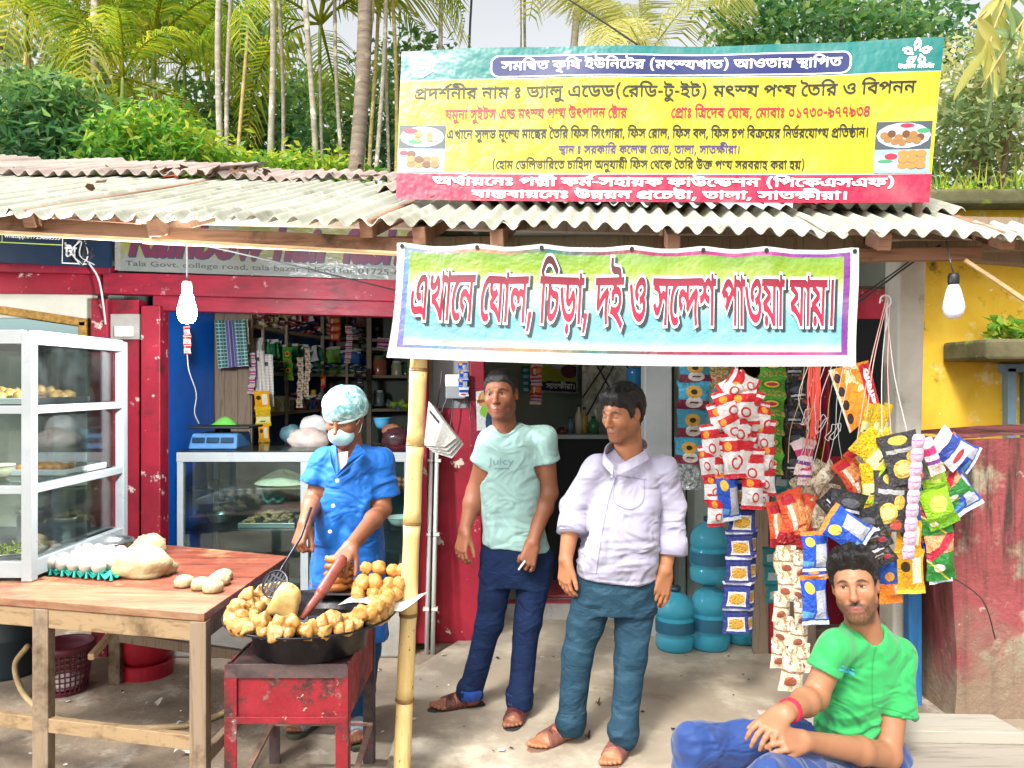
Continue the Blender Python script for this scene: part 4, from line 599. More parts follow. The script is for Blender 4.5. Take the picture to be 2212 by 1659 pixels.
mb.build('blue_wall', mt['blue'], bld)
for k in range(3):
 mb = MB(); x0 = 458+k*28
 wall_box(mb, x0, x0+27, 0.12, 2.2, 5.42+0.004*k, 0.04); mb.build('plank', mt['wood_old'], bld)
mb = MB(); x0, x1 = (300-CX)/FPX*4.6, (884-CX)/FPX*4.6
mb.box(((x0+x1)/2, 5.05, 0.14), (x1-x0, 0.9, 0.28)); mb.build('plinth', mt['concrete'], bld, bevel=0.015)
mb = MB(); wall_box(mb, 888, 922, 0.05, 2.3, 4.7, 0.14); mb.build('red_post', mt['redpeel'], bld, bevel=0.008)
mb = MB(); wall_box(mb, 940, 1040, 0.0, 1.45, 4.86, 0.12); mb.build('red_half_wall', mt['redpeel'], bld, bevel=0.008)
mb = MB(); wall_box(mb, 936, 1012, 1.45, 2.3, 4.9, 0.06); mb.build('meter_board', mt['grey'], bld)
mb = MB(); wall_box(mb, 1014, 1046, 0.8, 2.3, 4.84, 0.12); mb.build('red_post', mt['redwood'], bld, bevel=0.006)
mb = MB(); wall_box(mb, 1392, 1452, 0.0, 2.3, 4.95, 0.14); mb.build('door_jamb', mat('pale_grey_paint', '#aeb2b2', '#9da2a2', 3, 0.5, 0.08), bld, bevel=0.008)
mb = MB(); wall_box(mb, 1456, 1482, 0.0, 2.3, 4.98, 0.08); mb.build('door_jamb', mt['plaster2'], bld, bevel=0.006)
mb = MB(); wall_box(mb, 1484, 1582, 0.0, 2.2, 5.02, 0.05); mb.build('door', mt['plaster'], bld)
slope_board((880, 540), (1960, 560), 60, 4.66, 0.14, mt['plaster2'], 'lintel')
mb = MB(); mb.box((0.42, 6.9, 1.25), (1.7, 0.08, 2.4)); mb.build('inner_wall', mat('pale_green_plaster', '#b4bfb2', '#98a496', 2, .8, .2), bld)
mb = MB(); mb.box((0.42, 5.36, 0.06), (2.3, 0.1, 0.13)); mb.build('door_step', mat('red_oxide', '#a8444a', '#8b383d', 4, 0.7, 0.2), bld, bevel=0.008)
mb = MB(); a = PZ(1172, 1292, 0.135); mb.box((0.36, 5.75, 0.136), (0.55, 0.62, 0.016)); o = mb.build('doormat', mat('red_mat', '#a6484c', '#8f3a40', 20, 0.9, 0.3, 200))
tag(o, 'flat reddish door mat inside the middle doorway', 'doormat')

mb = MB(); wall_box(mb, 1800, 1960, 1.2, 1.96, 4.35, 0.05); mb.build('black_board', mt['dark'], bld)
for k in range(4):
 mb = MB(); wall_box(mb, 1628+k*34, 1660+k*34, 0.0, 0.95, 4.62+0.003*(k % 2), 0.03)
 mb.build('plank', [mt['wood_old'], mt['redpeel'], mt['wood_old'], mt['wood_old']][k], bld)
mb = MB(); mb.box((P(1780, 0, 4.9).x, 4.95, 0.97), (0.95, 0.6, 0.04)); mb.build('counter_top', mt['wood_old'], bld)
mb = MB(); mb.box((2.35, 5.3, 1.2), (0.5, 0.1, 2.4)); mb.build('side_wall', mt['redpeel'], bld)

mb = MB(); a, b = P(1944, 560, 4.0), P(2003, 560, 4.0); c, d = P(1926, 1500, 4.0), P(1968, 1500, 4.0)
z0 = -0.05
mb.hexa([(c.x, 4, z0), (d.x+0.02, 4, z0), (d.x+0.02, 4.16, z0), (c.x, 4.16, z0), (a.x, 4, 2.36), (b.x, 4, 2.36), (b.x, 4.16, 2.36), (a.x, 4.16, 2.36)])
tag(mb.build('concrete_pillar', mt['pillar'], bevel=0.012), 'whitewashed square pillar behind the hanging snack packets', 'pillar')
mb = MB(); mb.box((P(1978, 0, 3.92).x, 3.95, 0.62), (0.065, 0.06, 1.28)); tag(mb.build('blue_post', mt['bluewood'], bevel=0.005), 'blue painted wooden post behind the man in green', 'post')
mb = MB(); mb.box((P(2046, 0, 4.3).x, 4.33, 0.62), (0.07, 0.07, 1.25)); tag(mb.build('wooden_post', mt['wood_old'], bevel=0.006), 'short dark wooden post in the gap by the mossy wall', 'post')
mb = MB(); mb.box((P(2020, 0, 4.9).x+0.1, 5.0, 0.6), (0.5, 0.04, 1.2)); tag(mb.build('gap_shade', mt['dark'], None), 'dark shutter in the gap beside the blue post', 'shutter')  # dark sheet added to stand for the shade in the gap

mb = MB()
x0 = P(2062, 0, 3.75).x
def mw(u, v): return (x0+u*2.6+0.012*math.sin(9*v), 3.75+0.02*math.sin(7*u+3*v), 1.335*v+0.02*math.sin(5*u)*v)
mb.grid(mw, 14, 8)
mb.grid(lambda u, v: (x0+u*2.6, 3.75+0.75*v+0.02*math.sin(7*u+3)*(1-v), 1.335+0.02*math.sin(5*u)+0.015*math.sin(9*u+5*v)), 14, 4)
mb.grid(lambda u, v: (x0+0.012*math.sin(9*v), 4.5-0.75*u, 1.335*v), 4, 8)
tag(mb.build('low_wall', [mt['mossy']], smooth=True), 'stained pink masonry wall with moss at the right edge', 'wall')

yh = thing('yellow_house', 'yellow limewashed house with a blue window at the right', 'house', (4.0, 5.4, 0))
Yy = 5.4; xl = P(1990, 0, Yy).x-0.5
mb = MB(); mb.grid(lambda u, v: (xl+4.2*u, Yy+0.008*math.sin(11*u+8*v), 2.82*v), 30, 18)
mb.box((xl+2.1, Yy+1.6, 1.41), (4.2, 3.0, 2.82)); mb.build('wall', mt['yellow'], yh)
mb = MB(); mb.box((xl+2.1, Yy+1.5, 2.84), (4.5, 3.4, 0.10)); mb.build('roof', mt['mosstop'], yh, bevel=0.02)
mb = MB(); mb.box((P(2178, 0, Yy-.25).x+0.35, Yy-0.26, P(0, 758, Yy-.25).z), (1.3, 0.5, 0.13))
mb.build('sunshade', mt['mosstop'], yh, bevel=0.02)
wf = MB(); xa = P(2166, 0, Yy).x; zt, zb = P(0, 795, Yy).z, P(0, 985, Yy).z
for x in (xa, xa+0.12, xa+0.62): wf.box((x+0.03, Yy-0.02, (zt+zb)/2), (0.06, 0.07, zt-zb))
wf.box((xa+0.32, Yy-0.02, zt), (0.7, 0.07, 0.06)); wf.box((xa+0.4, Yy-0.016, zb+0.22), (0.5, 0.06, 0.05))
w_ = wf.build('window', mat('pale_blue_paint', '#7d9cae', '#6b8798', 4, 0.5, 0.15), yh, bevel=0.004)
mb = MB(); mb.box((xa+0.38, Yy-0.005, (zt+zb)/2), (0.5, 0.02, zt-zb)); mb.build('pane', mt['dark'], w_)

rb = thing('roof_frame', 'rough wooden beams carrying the corrugated roof edge', 'roof frame', (0, 3.3, 2.1))
def bx(p0, p1, Y0, Y1, w, h, m=None, name='beam'):
 mb = MB(); mb.beam(P(p0[0], p0[1], Y0), P(p1[0], p1[1], Y1), w, h); return mb.build(name, m or mt['wood_beam'], rb, bevel=0.005)
bx((-80, 480), (330, 506), 3.34, 3.34, 0.05, 0.07); bx((305, 507), (905, 534), 3.36, 3.36, 0.05, 0.07)
bx((-80, 498), (880, 549), 3.30, 3.30, 0.03, 0.016, mt['wood_raw'], 'batten')
bx((-80, 452), (300, 476), 3.40, 3.40, 0.05, 0.045); bx((840, 530), (1860, 528), 3.46, 3.46, 0.06, 0.07, mt['wood_old'])
bx((1848, 552), (2115, 548), 3.42, 3.42, 0.06, 0.055); bx((2100, 545), (2290, 560), 3.6, 3.6, 0.07, 0.09, mt['wood_old'])
bx((1850, 536), (2290, 530), 3.55, 3.55, 0.05, 0.05, mt['wood_old'])
for px, py in ((330, 492), (905, 510), (1073, 515), (1455, 525), (790, 495), (1912, 522), (2180, 520), (60, 472)):
 mb = MB(); a = P(px, py, 3.26); mb.beam(a, (a.x+0.121*1.5, 4.76, a.z+0.51), 0.055, 0.075); mb.build('rafter', mt['wood_beam'], rb, bevel=0.004)
for px in (-40, 640, 1200, 1700, 2150):
 pass
for k, Yb in enumerate((3.75, 4.3)):
 mb = MB(); z = 2.225+0.34*(Yb-3.2)-0.055; mb.beam((-2.9, Yb, z+0.06), (2.9, Yb, z-0.07), 0.05, 0.05); mb.build('purlin', mt['wood_old'], rb)

roof = thing('corrugated_roof', 'weathered pale corrugated roof with a ragged overlapping second row', 'roof', (0, 4.2, 2.4))
def roof_z(x, y): return 2.245-0.0226*x+0.34*(y-3.2)
def seam(x): return 4.75 if x < -1.1 else (4.75-(x+1.1)*0.85 if x < -0.2 else 3.98-0.05*(x+0.2))
def ridge(x): return 5.8 if x < -3.5 else (5.8-(x+3.5)*0.30 if x < -0.9 else 4.95)
PITCH = 0.0835
def sheet(x0, nw, y0, y1, dz, tilt, m, skew=0.121, ph=0.0, sag=0.0):
 mb = MB(); n = 8*nw; L = 8; th = 0.005
 def top(u, v):
  x = x0+u*nw*PITCH; y = y0+(y1-y0)*v
  xx = x+skew*(y-3.2)
  z = roof_z(x, y)+dz+0.017*math.sin(2*math.pi*(u*nw)+ph)+tilt*(u-0.5)+sag*math.sin(math.pi*v)+0.004*math.sin(5*u+7*v+x0*9)
  return (xx, y+0.012*math.sin(3*u*nw+x0*5)*(1-v), z)
 mb.grid(top, n, L); mb.grid(lambda u, v: (lambda p: (p[0], p[1], p[2]-th))(top(u, v)), n, L, flip=True)
 mb.grid(lambda u, v: (lambda p: (p[0], p[1], p[2]-th*(1-v)))(top(u, 0)), n, 1)
 mb.grid(lambda u, v: (lambda p: (p[0], p[1], p[2]-th*(1-v)))(top(1, u)), L, 1)
 mb.grid(lambda u, v: (lambda p: (p[0], p[1], p[2]-th*v))(top(0, u)), L, 1)
 ob = mb.build('corrugated_sheet', m, roof, smooth=True); return ob
rr = random.Random(5)
x = -3.4; k = 0
while x < 2.6:
 xm = x+0.38
 y1 = seam(xm)+0.12 if xm < 1.75 else 3.56
 sheet(x, 9, 3.2+rr.uniform(-0.025, 0.02), y1, 0.0+0.006*(k % 2), rr.uniform(-0.01, 0.01), mt['tin'])
 x += 8*PITCH; k += 1
x = -5.0; k = 0
while x < 1.75:
 xm = x+0.3
 y0 = seam(xm)-rr.uniform(-0.02, 0.10); sheet(x, 8, y0, ridge(xm), 0.042+rr.uniform(-0.012, 0.02), rr.uniform(-0.025, 0.025), mt['tin2'] if xm < 0.2 else mt['tin'], ph=rr.uniform(0, 6))
 x += 7*PITCH+rr.uniform(-0.02, 0.02); k += 1
lf = MB(); rr = random.Random(9)
for i in range(60):
 xx = rr.uniform(-2.7, 1.6); yy = (seam(xx)+rr.gauss(0.0, 0.10)) if i < 46 else rr.uniform(3.4, 5.8)
 c = Vector((xx+0.121*(yy-3.2), yy, roof_z(xx, yy)+0.066)); s = rr.uniform(0.02, 0.055)
 Rm = Euler((rr.uniform(-.6, .6), rr.uniform(-.6, .6), rr.uniform(0, 6))).to_matrix()
 pts = [(-1, 0, 0), (-.3, -.4, .15), (.4, -.35, .1), (1, 0, .3), (.4, .35, .05), (-.3, .4, .1)]
 lf.add([c+Rm @ Vector(p)*s for p in pts], [(0, 1, 5), (1, 2, 4, 5), (2, 3, 4)])
tag(lf.build('leaves', mat('dead_leaf', '#6e4a30', '#3d2a20', 8, 0.9, 0), None), 'dry brown leaves caught along the roof seams', 'leaves', kind='stuff')
mb = MB(); c = P(363, 389, 5.75)
mb.grid(lambda u, v: c+Vector((0.07*(u-.5)*2*(1-.3*v), 0.05*math.sin(6*u+3*v), 0.13*v-0.06+0.03*math.sin(9*u))), 8, 6)
tag(mb.build('rag', plain('orange_rag', '#a8432a', 0.9), smooth=True), 'small orange brown rag lying on the roof', 'rag')

# ================================================================== SIGNS AND BANNERS
def bilerp(tl, tr, br, bl, u, v):
 return (bl*(1-u)+br*u)*(1-v)+(tl*(1-u)+tr*u)*v
tb = thing('event_banner', 'large printed banner in teal yellow and pink standing above the roof', 'banner', P(1440, 434, 4.0))
TB = (P(866, 107, 3.84), P(2035, 84, 3.72), P(2008, 437, 3.66), P(855, 430, 3.74))
def s1(u, v, lift=0.0):
 p = bilerp(*TB, u, v)
 return p+Vector((0, -lift+0.012*math.sin(9*u+2*v)*(0.4+v)+0.016*math.sin(23*u-5*v)*max(0, v-.55)**1.0, -0.012*math.sin(math.pi*u)*0.6))
def gridded(fn, nu, nv):
 T = [[fn(i/nu, j/nv) for i in range(nu+1)] for j in range(nv+1)]
 def g(u, v, lift=0.0):
  a = min(max(u, 0), 0.99999)*nu; b = min(max(v, 0), 0.99999)*nv; i, j = int(a), int(b); fu, fv = a-i, b-j
  p = (T[j][i]*(1-fu)+T[j][i+1]*fu)*(1-fv)+(T[j+1][i]*(1-fu)+T[j+1][i+1]*fu)*fv
  return p+Vector((0, -lift, 0))
 return g
s1 = gridded(s1, 48, 10)
def banner_mat(name, stops_v, extra=None, ink=.56):
 m = NT(name); x, y, _ = m.sep(m.tc('UV'))
 col = m.ramp(y, stops_v[0], stops_v[1]);
 if extra: col = extra(m, x, y, col)
 col = m.mix(1.0, col, (ink, ink, ink, 1), 'MULTIPLY'); fade = m.ramp(m.noise(m.tc('UV', (3, 1, 1)), 3, 4), [(.5, 0.0), (.8, .22)]); col = m.mix(fade, col, lin('#b8b4a8'))
 m.base(col); m.bump(m.noise(m.tc('UV', (7, 2, 1)), 2.5, 3), 0.45, 0.03); m.set(rough=0.35, spec=0.5); return m.mat
def logo_extra(m, x, y, col):
 return col
bm1 = banner_mat('banner_print', ([(0.0, lin('#d80e4c')), (0.17, lin('#ffffff')), (0.176, lin('#f2e41c')), (0.79, lin('#ffffff')), (0.795, lin('#0c8f8a'))], 'CONSTANT'))
mb = MB(); mb.grid(lambda u, v: s1(u, v), 48, 10); mb.grid(lambda u, v: s1(u, v, -0.004), 48, 10, flip=True)
mb.build('banner_sheet', bm1, tb, smooth=True)
mb = MB()
for u in (0.03, 0.97, 0.5):
 a = s1(u, 0.90)+Vector((0, 0.03, 0)); b = Vector((a.x, a.y+0.06, roof_z(a.x, a.y)-0.05)); mb.beam(a, b, 0.035, 0.035)
mb.beam(s1(0.0, 0.88)+Vector((0, 0.035, 0)), s1(1.0, 0.88)+Vector((0, 0.035, 0)), 0.03, 0.03)
mb.build('prop_frame', mt['wood_old'], tb)
K = plain('print_black', '#0a0a09', 0.4); RD = plain('print_red', '#9c1022', 0.4); WH = plain('print_white', '#f2f2f0', 0.4); NV = plain('print_navy', '#101d5c', 0.35)
PU = plain('print_purple', '#3c2668', 0.4)
def rrect(u0, u1, v0, v1, ru, rv, n=5):
 o = []
 for cu, cv, a0 in ((u1-ru, v1-rv, 0), (u0+ru, v1-rv, 90), (u0+ru, v0+rv, 180), (u1-ru, v0+rv, 270)):
  for k in range(n+1):
   a = R(a0+90*k/n); o.append((cu+ru*math.cos(a), cv+rv*math.sin(a)))
 return o
def flat_shape(name, poly, surf, lift, material, parent, div=1):
 xs = [p[0] for p in poly]; lo_, hi_ = min(xs), max(xs); n = max(1, int((hi_-lo_)*40)); mb = MB()
 def yr(x):
  ys = []
  for i in range(len(poly)):
   (x0, y0), (x1, y1) = poly[i-1], poly[i]
   if min(x0, x1)-1e-9 <= x <= max(x0, x1)+1e-9 and abs(x1-x0) > 1e-9: ys.append(y0+(y1-y0)*(x-x0)/(x1-x0))
  return (min(ys), max(ys)) if ys else (0, 0)
 cuts = sorted(set([lo_+(hi_-lo_)*i/n for i in range(n+1)]+xs)); e = 1e-5
 for a, b in zip(cuts, cuts[1:]):
  if b-a < 2e-5: continue
  a0, a1 = yr(a+e); b0, b1 = yr(b-e)
  m0, m1 = (a0+a1)/2, (b0+b1)/2
  mb.add([surf(a, a0, lift), surf(b, b0, lift), surf(b, m1, lift), surf(a, m0, lift), surf(b, b1, lift), surf(a, a1, lift)], [(0, 1, 2, 3), (3, 2, 4, 5)])
 return mb.build(name, material, parent)
flat_shape('title_box', rrect(0.171, 0.840, 0.803, 0.945, 0.016, 0.05), s1, 0.003, WH, tb)
flat_shape('title_box', rrect(0.1745, 0.8365, 0.812, 0.936, 0.014, 0.044), s1, 0.0045, NV, tb)
lettering('lettering', bangla(1), s1, 0.192, 0.822, 0.848, 0.088, WH, tb, 0.006, bold=0.022)
lettering('lettering', bangla(2), s1, 0.027, 0.957, 0.668, 0.112, K, tb, 0.004, bold=0.010)
lettering('lettering', bangla(3), s1, 0.088, 0.43, 0.532, 0.098, RD, tb, 0.004, bold=0.016)
lettering('lettering', bangla(4), s1, 0.512, 0.88, 0.532, 0.098, RD, tb, 0.004, bold=0.016)
lettering('lettering', bangla(5), s1, 0.092, 0.88, 0.403, 0.090, K, tb, 0.004, bold=0.018)
lettering('lettering', bangla(6), s1, 0.305, 0.645, 0.303, 0.080, PU, tb, 0.004, bold=0.014)
lettering('lettering', bangla(7), s1, 0.18, 0.767, 0.207, 0.082, K, tb, 0.004, bold=0.014)
lettering('lettering', bangla(8), s1, 0.07, 0.935, 0.098, 0.078, WH, tb, 0.005, bold=0.03)
lettering('lettering', bangla(9), s1, 0.145, 0.85, 0.02, 0.072, WH, tb, 0.005, bold=0.03)
lettering('lettering', bangla(10), s1, 0.922, 0.986, 0.815, 0.035, WH, tb, 0.003, bold=0.03)
hexo = [(0.04+0.027*math.cos(R(90+60*k)), 0.9+0.092*math.sin(R(90+60*k))) for k in range(6)]
hexi = [(0.04+0.024*math.cos(R(90+60*k)), 0.9+0.082*math.sin(R(90+60*k))) for k in range(6)]
flat_shape('emblem', hexo, s1, 0.003, WH, tb); flat_shape('emblem', hexi, s1, 0.0042, plain('print_slate', '#33606f', 0.4), tb)
hx2 = [(0.04+0.02*math.cos(R(90+60*k)), 0.9+0.07*math.sin(R(90+60*k))) for k in range(6)]
flat_shape('emblem', [p for p in hx2], s1, 0.0052, WH, tb)
flat_shape('emblem', [(0.04+0.0165*math.cos(R(90+60*k)), 0.9+0.058*math.sin(R(90+60*k))) for k in range(6)], s1, 0.0062, plain('print_slate', '#33606f', 0.4), tb)
lettering('lettering', bangla(11), s1, 0.024, 0.056, 0.897, 0.026, WH, tb, 0.0075, bold=0.02); lettering('lettering', bangla(12), s1, 0.027, 0.053, 0.868, 0.026, WH, tb, 0.0075, bold=0.02)
mb = MB(); cu, cv = 0.953, 0.905
def ring(uc, vc, r0, w, n=10):
 for k in range(n):
  a0, a1 = 2*math.pi*k/n, 2*math.pi*(k+1)/n
  q = [(uc+(r)*math.cos(a)*0.3, vc+(r)*math.sin(a)) for a in (a0, a1) for r in (r0-w, r0+w)]
  mb.add([s1(*q[0], 0.003), s1(*q[1], 0.003), s1(*q[3], 0.003), s1(*q[2], 0.003)], [(0, 1, 2, 3)])
for k in range(5):
 a = R(90+72*k); ring(cu+0.016*math.cos(a), cv+0.050*math.sin(a), 0.018, 0.006)
 b = R(90+72*k+36);
 for (r0, r1) in ((0.02, 0.075),):
  for s_ in (-1, 1):
   ua, va = cu+0.3*r0*math.cos(b), cv+r0*math.sin(b); ub, vb = cu+0.3*r1*math.cos(a+s_*0.25), cv+r1*math.sin(a+s_*0.25)
   du, dv = -(vb-va), (ub-ua)/0.09; L = math.hypot(du*0.3, dv) or 1; du, dv = du*0.3/L*0.006*0.3/0.3, dv/L*0.006
   mb.add([s1(ua-du*.3, va-dv, 0.0034), s1(ua+du*.3, va+dv, 0.0034), s1(ub+du*.3, vb+dv, 0.0034), s1(ub-du*.3, vb-dv, 0.0034)], [(0, 1, 2, 3)])
 ring(cu+0.024*math.cos(a), cv+0.082*math.sin(a), 0.006, 0.006, 8)
mb.build('emblem', WH, tb)
def food_pic(name, u0, u1, v0, v1, bg, plate, blobs, parent=tb):
 flat_shape('printed_photo', [(u0, v0), (u1, v0), (u1, v1), (u0, v1)], s1, 0.003, bg, parent)
 def el(cu, cv, ru, rv, m, l):
  flat_shape('printed_photo', [(u0+(u1-u0)*(cu+ru*math.cos(2*math.pi*k/14)), v0+(v1-v0)*(cv+rv*math.sin(2*math.pi*k/14))) for k in range(14)], s1, l, m, parent)
 el(*plate[:4], plate[4], 0.0040)
 for i, b in enumerate(blobs): el(*b[:4], b[4], 0.0050+0.0004*(i % 7))
ppl = plain('print_plate', '#a9b0b8', 0.4); pgy = plain('print_table', '#3c464e', 0.4); pbr = plain('print_fritter', '#8f6630', 0.4); pbd = plain('print_fritter_dark', '#5c3818', 0.4)
pgr = plain('print_herb', '#2f8a5a', 0.4); psa = plain('print_sauce', '#b02038', 0.4); ptn = plain('print_golden', '#a87838', 0.4); pcy = plain('print_pale', '#86a4b4', 0.4)
food_pic('a', 0.893, 0.993, 0.322, 0.492, pgy, (0.5, 0.5, 0.49, 0.46, ppl), [(0.55, 0.85, 0.13, 0.08, psa), (0.85, 0.66, 0.12, 0.08, pgr)]+[(0.15+0.13*i, 0.5+0.08*math.sin(i*2.3), 0.075, 0.13, (pbr, pbd)[i % 2]) for i in range(6)]+[(0.22+0.13*i, 0.3+0.06*math.cos(i*1.9), 0.075, 0.12, pbr) for i in range(5)])
food_pic('b', 0.893, 0.993, 0.178, 0.322, pcy, (0.4, 0.45, 0.4, 0.4, ppl), [(0.3, 0.7, 0.12, 0.14, psa), (0.2, 0.5, 0.14, 0.07, pgr)]+[(0.52+0.16*(i % 3), 0.32+0.25*(i//3), 0.1, 0.15, ptn) for i in range(9)])
food_pic('c', 0.002, 0.09, 0.335, 0.49, pgy, (0.5, 0.5, 0.48, 0.45, ppl), [(0.25, 0.75, 0.16, 0.12, psa), (0.35, 0.3, 0.15, 0.1, pgr)]+[(0.42+0.13*(i % 4), 0.42+0.18*(i//4), 0.09, 0.12, (ptn, ppl)[i % 2]) for i in range(8)])
food_pic('d', 0.002, 0.09, 0.178, 0.335, pcy, (0.5, 0.5, 0.47, 0.45, ppl), [(0.12, 0.8, 0.1, 0.1, psa)]+[(0.28+0.17*(i % 4), 0.32+0.22*(i//4), 0.1, 0.14, (pbr, ptn, pbd)[i % 3]) for i in range(9)])

lb = thing('shop_banner', 'white edged banner with big pink lettering hung under the roof edge', 'banner', P(1345, 780, 3.08))
LB = (P(858, 524, 3.12), P(1854, 535, 3.10), P(1849, 791, 3.06), P(834, 772, 3.06))
GU = (0.012, 0.175, 0.315, 0.51, 0.665, 0.80, 0.99)
def s2(u, v, lift=0.0):
 p = bilerp(*LB, u, v)
 d = 0.0
 for g in GU: d += 0.010*math.exp(-((u-g-0.07*(1-v))/0.03)**2)*max(0, v-0.35)
 sag = min(abs(u-g) for g in GU)
 e = -0.012*max(0, 1-abs(u)/0.03)*(1-abs(2*v-1)**2)
 return p+Vector((0.0-e, -lift-d+0.010*math.sin(5*u+1)*(1-v)+0.006*math.sin(13*u+6*v), -0.012*min(sag, 0.06)/0.06*v**3-0.014*math.sin(math.pi*u)*(1-v)))
s2 = gridded(s2, 64, 12)
def ex2(m, x, y, col):
 col = m.mix(m.math('MULTIPLY', m.noise(m.tc('UV', (6, 3, 1)), 1.0, 2), 0.35), col, lin('#9dc81e'), 'MIX')
 g = m.ramp(y, [(0.0, lin('#f4f6f4')), (0.118, lin('#e8ecc8')), (0.2, lin('#90d0e0')), (0.38, lin('#80c8e0')), (0.56, lin('#d0e8e8')), (0.66, lin('#dcebc8')), (0.78, lin('#9dc02c')), (0.90, lin('#6aac3a')), (0.94, lin('#4f9c50'))])
 a = m.math('MULTIPLY', m.math('GREATER_THAN', x, 0.032), m.math('LESS_THAN', x, 0.968)); b = m.math('MULTIPLY', m.math('GREATER_THAN', y, 0.118), m.math('LESS_THAN', y, 0.93))
 brd = m.ramp(m.math('ADD', x, m.math('MULTIPLY', y, 0.12)), [(0.03, lin('#8a78c8')), (0.12, lin('#6aa0d0')), (0.3, lin('#e0a070')), (0.45, lin('#1f7a70')), (0.62, lin('#a01848')), (0.9, lin('#c83a9a')), (1.0, lin('#8a3aa0'))])
 ao = m.math('MULTIPLY', m.math('GREATER_THAN', x, 0.018), m.math('LESS_THAN', x, 0.982)); bo = m.math('MULTIPLY', m.math('GREATER_THAN', y, 0.092), m.math('LESS_THAN', y, 0.962))
 c = m.mix(m.math('MULTIPLY', ao, bo), lin('#eef0ee'), brd)
 gg = m.mix(m.math('MULTIPLY', m.math('GREATER_THAN', y, 0.62), m.math('MULTIPLY', m.noise(m.tc('UV', (5, 2, 1)), 1.5, 2), 0.6)), g, lin('#b8c83c'))
 return m.mix(m.math('MULTIPLY', a, b), c, gg)
bm2 = banner_mat('shop_banner_print', ([(0, lin('#ffffff')), (1, lin('#ffffff'))], 'LINEAR'), ex2)
mb = MB(); mb.grid(lambda u, v: s2(u, v), 64, 12); mb.grid(lambda u, v: s2(u, v, -0.003), 64, 12, flip=True); mb.build('banner_sheet', bm2, lb, smooth=True)
mm = NT('big_letter_print'); _, _, zz = mm.sep(mm.tc())
mm.base(mm.ramp(mm.math('MULTIPLY', zz, 2.2), [(0.18, lin('#a80c3c')), (0.62, lin('#8c082c')), (0.80, lin('#480616'))])); mm.set(rough=0.4)
lettering('letter_shadow', bangla(0), s2, 0.040, 0.952, 0.345, 0.60, plain('print_shadow', '#20302e', 0.4), lb, 0.004, bold=0.058, shear=-0.02, dx=0.0065, dy=-0.022)
lettering('letter_outline', bangla(0), s2, 0.040, 0.952, 0.345, 0.60, WH, lb, 0.0055, bold=0.058, shear=-0.02)
lettering('lettering', bangla(0), s2, 0.040, 0.952, 0.345, 0.60, mm.mat, lb, 0.007, bold=0.020, shear=-0.02)
for g in GU:
 mb = MB(); c = s2(g, 0.968, 0.004); mb.lathe([(0.004, 0), (0.0085, 0.0), (0.0085, 0.003), (0.004, 0.003)], (0, 0, 0), 12)
 mb.v = [(c.x+a, c.y-z, c.z+b) for a, b, z in mb.v]; mb.build('eyelet', mt['black'], lb)

def quad_surf(tl, tr, br, bl): return lambda u, v, lift=0.0: bilerp(tl, tr, br, bl, u, v)+Vector((0, -lift, 0))
hs = thing('salon_sign', 'faded yellow green sign with purple lettering over the left shop', 'sign', P(560, 600, 4.62))
S3 = (P(248, 470, 4.58), P(900, 478, 4.58), P(900, 607, 4.60), P(248, 583, 4.60)); s3 = quad_surf(*S3)
def ex3(m, x, y, col):
 n = m.noise(m.tc('UV', (5, 1.5, 1)), 1.2, 3); c = m.ramp(n, [(0.3, lin('#8f9a6e')), (0.5, lin('#a8a552')), (0.65, lin('#9aa6a0'))])
 c = m.mix(m.ramp(y, [(0.2, 1.0), (0.42, 0.0)]), c, lin('#a4aaa6'))
 return m.mix(m.math('LESS_THAN', x, 0.018), c, lin('#b9b6ac'))
bm3 = banner_mat('salon_print', ([(0, lin('#a8a860')), (1, lin('#a8a860'))], 'LINEAR'), ex3, .45)
mb = MB(); mb.grid(lambda u, v: s3(u, v), 24, 4); mb.grid(lambda u, v: s3(u, v, -0.03), 24, 4, flip=True); mb.build('board', bm3, hs)
vi = plain('print_violet', '#5a2440', 0.5); vd = plain('print_violet_dark', '#2c2c48', 0.5); gk = plain('print_charcoal', '#3c4440', 0.5)
tw = latin('Rainbow hair fashion')
lettering('letter_shadow', tw, s3, 0.04, 1.10, 0.30, 0.80, vd, hs, 0.002, bold=0.05, shear=0.25, dx=0.004, dy=-0.015)
lettering('lettering', tw, s3, 0.04, 1.10, 0.30, 0.80, plain('print_plum', '#561a34', 0.5), hs, 0.004, bold=0.035, shear=0.25)
lettering('lettering', latin('Tala Govt. college road, tala bazar. Need for 01725-666'), s3, 0.035, 0.985, 0.09, 0.135, gk, hs, 0.002, bold=0.008)
ds = thing('dark_sign', 'dark blue sign with white lettering at the far left', 'sign', P(110, 570, 4.6))
S4 = (P(-60, 486, 4.56), P(238, 500, 4.56), P(236, 578, 4.56), P(-60, 564, 4.56)); s4 = quad_surf(*S4)
mb = MB(); mb.grid(lambda u, v: s4(u, v), 6, 3); mb.grid(lambda u, v: s4(u, v, -0.03), 6, 3, flip=True); mb.build('board', mat('dark_blue_board', '#122a44', '#0e2238', 3, 0.5, 0.05), ds)
ly = plain('print_lime', '#b8c860', 0.5)
for q in ([(0.0, 0.545), (0.66, 0.545), (0.66, 0.575), (0.0, 0.575)], [(0.215, 0.57), (0.221, 0.57), (0.221, 0.98), (0.215, 0.98)]): flat_shape('line', q, s4, 0.002, ly, ds)
for q in ([(0.655, 0.08), (0.661, 0.08), (0.661, 0.98), (0.655, 0.98)], [(0.655, 0.05), (0.84, 0.05), (0.84, 0.08), (0.655, 0.08)]): flat_shape('line', q, s4, 0.0025, WH, ds)
lettering('lettering', latin('whatapp:01725666333'), s4, 0.235, 0.64, 0.70, 0.17, WH, ds, 0.003, bold=0.01)
lettering('lettering', bangla(14), s4, 0.675, 0.76, 0.24, 0.42, WH, ds, 0.003, bold=0.03)
